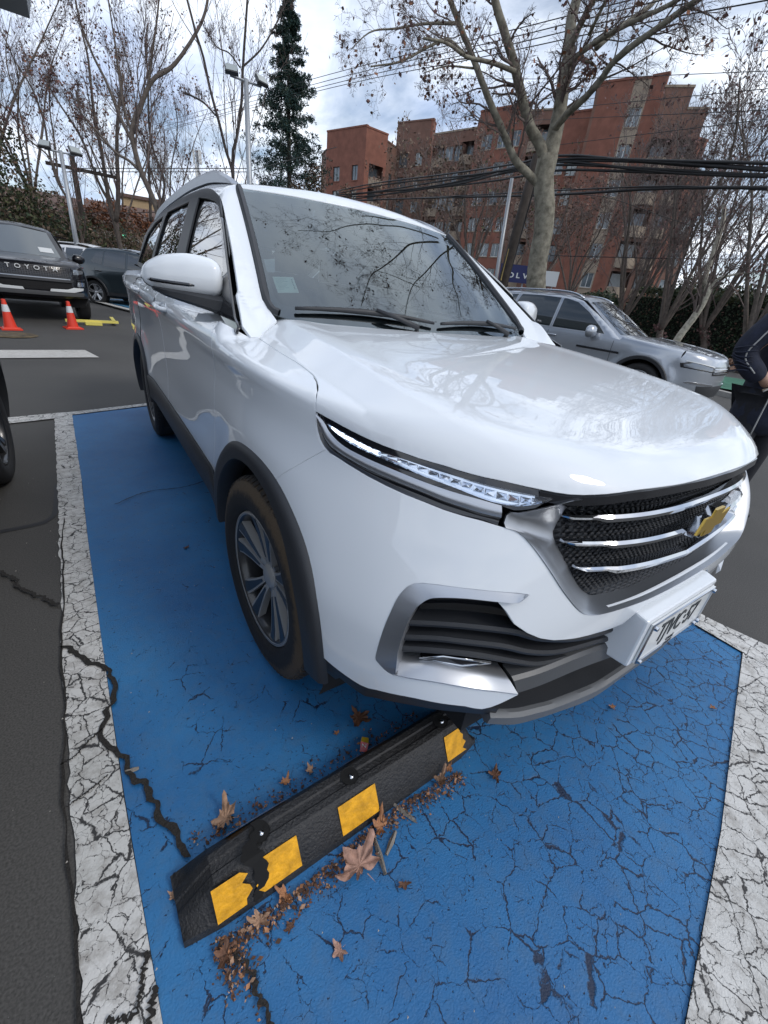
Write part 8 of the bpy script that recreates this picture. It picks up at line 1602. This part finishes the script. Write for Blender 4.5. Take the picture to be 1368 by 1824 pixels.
# ------------------------------------------------------------------ street side
KB = mat('concrete_kerb', (.30, .29, .27), .9, var=.15, vscale=6); EARTH = mat('leafy_earth', (.075, .055, .040), .95, var=.5, vscale=8, bump=.5, bscale=20)
def ribbon(name, a0, D0, a1, D1, w_, h, m, kind='structure'):
    A = P2(a0, D0); B = P2(a1, D1); P = rs(np.array([A, B]), 30); d = (B - A) / np.linalg.norm(B - A); n_ = np.array([-d[1], d[0]]); 
    if n_.dot(A - np.array([CX, CY])) < 0: n_ = -n_
    z = np.array([gz(*p) for p in P]) + h; b = MB(); rows = [np.c_[P, z - h - .02], np.c_[P, z], np.c_[P + n_ * w_, z], np.c_[P + n_ * w_, z - h - .02]]; v, f = loft(rows); b.add(v, f); o = b.build(name, m); o['kind'] = kind
ribbon('kerb', 58, 24.0, 86, 17.0, .22, .15, KB); ribbon('verge', 58, 24.3, 86, 17.3, 3.4, .13, EARTH); ribbon('street', 55, 16.2, 89, 11.4, 6.2, .018, ASPH2); ribbon('street_line', 58, 19.6, 86, 13.9, .14, .026, WHITE2); ribbon('kerb', 60, 14.4, 88, 10.2, .2, .10, KB)
sheet('cycle_lane_paint', [(10.2, 5.0), (11.3, 2.2), (14.5, 2.6), (13.5, 5.6)], .03, mat('green_lane_paint', (.035, .14, .085), .7, var=.3, vscale=3), follow=True)
rng = np.random.default_rng(5); n = 5200; c = np.zeros((n, 3)); u = rng.random(n); v_ = rng.random(n)
Akb, Bkb = P2(58, 24.4), P2(86, 17.4); dk = (Bkb - Akb) / np.linalg.norm(Bkb - Akb); nk = np.array([-dk[1], dk[0]]); nk = nk if nk.dot(Akb - np.array([CX, CY])) > 0 else -nk
xy = Akb + np.outer(u, Bkb - Akb) + np.outer(v_ * 3.2 - rng.random(n) ** 6 * 2, nk); c[:, :2] = xy; c[:, 2] = [gz(*p) + .16 for p in xy]; a = rng.normal(size=(n, 3)); a[:, 2] *= .3; a /= np.linalg.norm(a, axis=1, keepdims=True); bb = np.cross(a, rng.normal(size=(n, 3))); bb /= np.linalg.norm(bb, axis=1, keepdims=True); s = rng.uniform(.04, .13, n)[:, None]
V = np.stack([c - a * s, c + bb * s * .7, c + a * s, c - bb * s * .7], 1).reshape(-1, 3); o = fast_mesh('verge_leaf_litter', V, np.arange(n * 4).reshape(-1, 4), [LF['rust'], LF['buff'], LF['brown']], None, rng.integers(0, 3, n)); tag(o, 'fallen brown leaves covering the verge in front of the hedge', 'leaf litter', kind='stuff')
x, y, _ = PT['branch']; b = MB(); b.tube([(-.5, .2, .06), (0, 0, .10), (.45, -.1, .14), (.8, -.05, .22)], [.07, .06, .05, .03], 7); o = b.build('fallen_log', BK['pale'], None, smooth=True); o.location = (x, y, gz(x, y) + .13); o.scale = (1.3, 1.3, 1.3); tag(o, 'pale fallen branch lying on the leafy verge before the hedge', 'log')
# ------------------------------------------------------------------ traffic cones and yellow wheel guide
OR = mat('orange_red_cone_plastic', (.72, .045, .018), .45); RF = mat('cone_reflective_band', (.66, .67, .68), .4)
def cone(x, y, label, sc=1.0):
    t = thing('traffic_cone', label, 'traffic cone', (x, y, gz(x, y)), R(12), 'traffic cones in front of the black off-road SUV', sc); b = MB(); b.box((0, 0, .015), (.36, .36, .03)); b.box((0, 0, .04), (.28, .28, .02), taper=.9); b.build('base', OR, t)
    r = lambda z: .115 - (z - .05) * .145
    b = MB(); b.lathe([(r(.05), .05), (r(.36), .36)], k=24); b.lathe([(r(.50), .50), (r(.60), .60), (r(.60) - .01, .605), (.012, .60)], k=24); b.build('cone_body', OR, t, smooth=40); b = MB(); b.lathe([(r(.36) + .001, .36), (r(.50) + .001, .50)], k=24); b.build('white_band', RF, t, smooth=True)
cone(-2.30, 9.95, 'left orange red traffic cone at the photo edge beside the manhole cover', .80); cone(-1.40, 10.45, 'right orange red traffic cone beside the yellow wheel guide', .80)
t = thing('wheel_guide', 'yellow angled metal wheel guide on the ground under the black off-road SUV front wheel', 'wheel guide', (-.80, 11.2, gz(-1, 11.5)), .15); YM = mat('pale_yellow_metal', (.72, .62, .14), .5)
b = MB(); b.box((-.25, 0, .07), (.95, .07, .05)); b.build('front_bar', YM, t); b = MB(); b.box((.22, .45, .07), (.07, .95, .05), rz=-.15); b.build('side_bar', YM, t); b = MB(); b.box((-.25, -.05, .03), (.30, .12, .06)); b.build('foot', YM, t)
# ------------------------------------------------------------------ the person at the right edge
def person(loc, rz):
    t = thing('person', 'person in navy jacket with pale piping, standing at the right edge beyond the hood', 'person', loc, rz)
    SK = mat('skin', (.42, .25, .18), .5); NV = mat('navy_jacket_cloth', (.010, .014, .030), .85, var=.3, vscale=20, bump=.3, bscale=60); TR_ = mat('black_trouser_cloth', (.012, .013, .018), .9, bump=.2, bscale=60); HR = mat('dark_hair', (.015, .011, .009), .6); SH = mat('black_shoe', (.01, .01, .01), .5); TN = mat('tan_lining', (.33, .26, .18), .8); WP = mat('pale_piping', (.36, .36, .35), .7)
    def skinned(name, verts, edges, rad, m, sub=2, root=0):
        me = bpy.data.meshes.new(name); me.from_pydata(verts, edges, []); o = bpy.data.objects.new(name, me); COL.objects.link(o); md = o.modifiers.new('s', 'SKIN')
        for i, r in enumerate(rad): me.skin_vertices[0].data[i].radius = (r if isinstance(r, tuple) else (r, r)); me.skin_vertices[0].data[i].use_root = (i == root)
        md.use_smooth_shade = True; s = o.modifiers.new('u', 'SUBSURF'); s.levels = sub; s.render_levels = sub
        dg = bpy.context.evaluated_depsgraph_get(); me2 = bpy.data.meshes.new_from_object(o.evaluated_get(dg)); bpy.data.objects.remove(o); me2.materials.clear(); me2.materials.append(m); o = bpy.data.objects.new(name, me2); COL.objects.link(o); o.parent = t; return o
    # body: hips, chest, neck, head, arms with hands, legs  (facing -y)
    B = [(0, 0, .93), (0, .01, 1.15), (0, 0, 1.36), (0, -.01, 1.47), (0, -.02, 1.54), (0, -.03, 1.64), (0, -.02, 1.72),
         (-.17, 0, 1.40), (-.27, .08, 1.14), (-.21, -.06, 1.0), (-.15, -.05, .96), (.17, 0, 1.40), (.27, .08, 1.14), (.21, -.06, 1.0), (.15, -.05, .96),
         (-.10, 0, .86), (-.11, -.02, .48), (-.12, .02, .09), (-.12, -.12, .04), (.10, 0, .86), (.11, -.02, .48), (.12, .02, .09), (.12, -.12, .04)]
    E_ = [(0, 1), (1, 2), (2, 3), (3, 4), (4, 5), (5, 6), (2, 7), (7, 8), (8, 9), (9, 10), (2, 11), (11, 12), (12, 13), (13, 14), (0, 15), (15, 16), (16, 17), (17, 18), (0, 19), (19, 20), (20, 21), (21, 22)]
    Rr_ = [(.15, .11), (.14, .10), (.16, .11), .065, .058, (.078, .095), (.065, .085), .065, .045, .032, .030, .065, .045, .032, .030, .085, .055, .040, .035, .085, .055, .040, .035]
    skinned('body', B, E_, Rr_, SK)
    J = [(0, 0, .60), (0, 0, 1.0), (0, .01, 1.16), (0, 0, 1.36), (0, .0, 1.46), (-.19, 0, 1.40), (-.27, .05, 1.26), (-.315, .09, 1.15), (-.29, .01, 1.06), (-.235, -.07, .985), (.19, 0, 1.40), (.27, .05, 1.26), (.315, .09, 1.15), (.29, .01, 1.06), (.235, -.07, .985)]
    JE = [(0, 1), (1, 2), (2, 3), (3, 4), (3, 5), (5, 6), (6, 7), (7, 8), (8, 9), (3, 10), (10, 11), (11, 12), (12, 13), (13, 14)]
    JR = [(.215, .18), (.20, .165), (.19, .155), (.195, .145), (.09, .085), .095, .085, .080, .072, .060, .095, .085, .080, .072, .060]
    skinned('jacket', J, JE, JR, NV)
    T_ = [(0, 0, .90), (-.10, 0, .84), (-.115, -.02, .50), (-.12, .02, .12), (.10, 0, .84), (.115, -.02, .50), (.12, .02, .12)]
    skinned('trousers', T_, [(0, 1), (1, 2), (2, 3), (0, 4), (4, 5), (5, 6)], [(.155, .125), .105, .080, .075, .105, .080, .075], TR_)
    for s in (-1, 1):
        skinned('shoe', [(s * .12, .05, .05), (s * .12, -.06, .05), (s * .125, -.19, .035)], [(0, 1), (1, 2)], [(.05, .05), (.05, .05), (.045, .032)], SH, 2)
        hx, hy, hz = (-.12, -.03, .95) if s < 0 else (.12, -.03, .95)
        hnd = [(hx, hy, hz), (hx + .01 * s, hy - .01, hz - .055)]; skinned('palm', hnd, [(0, 1)], [(.022, .036), (.020, .040)], SK, 2)
        for k in range(4):
            y0 = hy - .032 + .020 * k; L_ = (.060, .074, .078, .066)[3 - k]; skinned('finger', [(hx + .01 * s, y0, hz - .05), (hx + .012 * s, y0 - .004, hz - .05 - L_ * .5), (hx - .008 * s, y0 - .008, hz - .05 - L_)], [(0, 1), (1, 2)], [.0095, .0088, .007], SK, 1)
        skinned('thumb', [(hx, hy - .03, hz - .01), (hx - .012 * s, hy - .055, hz - .045), (hx - .018 * s, hy - .055, hz - .075)], [(0, 1), (1, 2)], [.012, .0105, .008], SK, 1)
    hb = MB(); V = []; F_ = []
    nu, nv = 14, 20
    for i in range(nu + 1):
        th = .62 * math.pi * i / nu
        for j in range(nv):
            a = 2 * math.pi * j / nv; back = .5 + .5 * math.sin(a); r = th * (.55 + .55 * back) / 1.0; V.append((.088 * math.sin(r) * math.cos(a), -.018 + .108 * math.sin(r) * math.sin(a) + .012, 1.665 + .105 * math.cos(r)))
    F_ = [(i * nv + j, i * nv + (j + 1) % nv, (i + 1) * nv + (j + 1) % nv, (i + 1) * nv + j) for i in range(nu) for j in range(nv)]; obj('hair', V, F_, HR, t)
    for s in (-1, 1):
        b = MB(); b.lathe([(.0001, .011), (.007, .009), (.011, .0)], k=12); o = b.build('eye', M['plate_white'], t, smooth=True); o.location = (s * .030, -.118, 1.645); o.rotation_euler = (R(90), 0, 0); b = MB(); b.lathe([(.0001, .0125), (.005, .0115)], k=10); o = b.build('pupil', M['plate_ink'], t); o.location = (s * .030, -.119, 1.645); o.rotation_euler = (R(90), 0, 0)
        skinned('ear', [(s * .078, -.02, 1.655), (s * .083, -.012, 1.625)], [(0, 1)], [(.010, .018), (.008, .012)], SK, 1)
    skinned('nose', [(0, -.122, 1.645), (0, -.138, 1.612)], [(0, 1)], [.009, .014], SK, 1); b = MB(); b.tube([(-.022, -.112, 1.582), (0, -.120, 1.580), (.022, -.112, 1.582)], [.003, .006, .003], 6); b.build('mouth', mat('lips', (.35, .14, .12), .5), t, smooth=True)
    # piping: sleeve line, side seams, pocket edge; folds of the sleeve; pale collar lining
    for pts in ([(-.30, -.06, 1.36), (-.345, -.02, 1.24), (-.365, .01, 1.12), (-.33, -.07, 1.03)], [(-.17, -.10, 1.42), (-.192, -.135, 1.2), (-.205, -.14, .98), (-.21, -.145, .64)], [(-.06, -.150, 1.42), (-.08, -.175, 1.15), (-.09, -.19, .64)], [(-.25, -.115, .93), (-.17, -.15, 1.0), (-.10, -.178, 1.0)], [(.19, -.13, 1.3), (.20, -.14, .9)]):
        b = MB(); b.tube(cr(pts, 14), .0045, 5); b.build('piping', WP, t, smooth=True)
    for k in range(7):
        z = 1.03 + k * .024; b = MB(); th = np.linspace(-.9 + .2 * (k % 3), 1.1 + .25 * (k % 2), 12); b.tube(np.c_[-.306 - .078 * np.cos(th), .05 - (k < 3) * .02 - .078 * np.sin(th), z + .012 * np.sin(th * 2 + k)], np.r_[.001, np.full(10, .005), .001], 5); b.build('sleeve_fold', NV, t, smooth=True)
    b = MB(); b.add([(-.10, -.13, 1.46), (.02, -.165, 1.30), (.03, -.14, 1.46), (-.06, -.10, 1.50)], [(0, 1, 2, 3)]); b.build('collar_lining', TN, t)
    b = MB(); b.tube([(-.245, -.105, .935), (-.215, -.13, .955), (-.18, -.148, .975)], .009, 6); b.build('pocket_edge', TN, t, smooth=True)
    return t
person((2.62, .66, 0), R(-20))
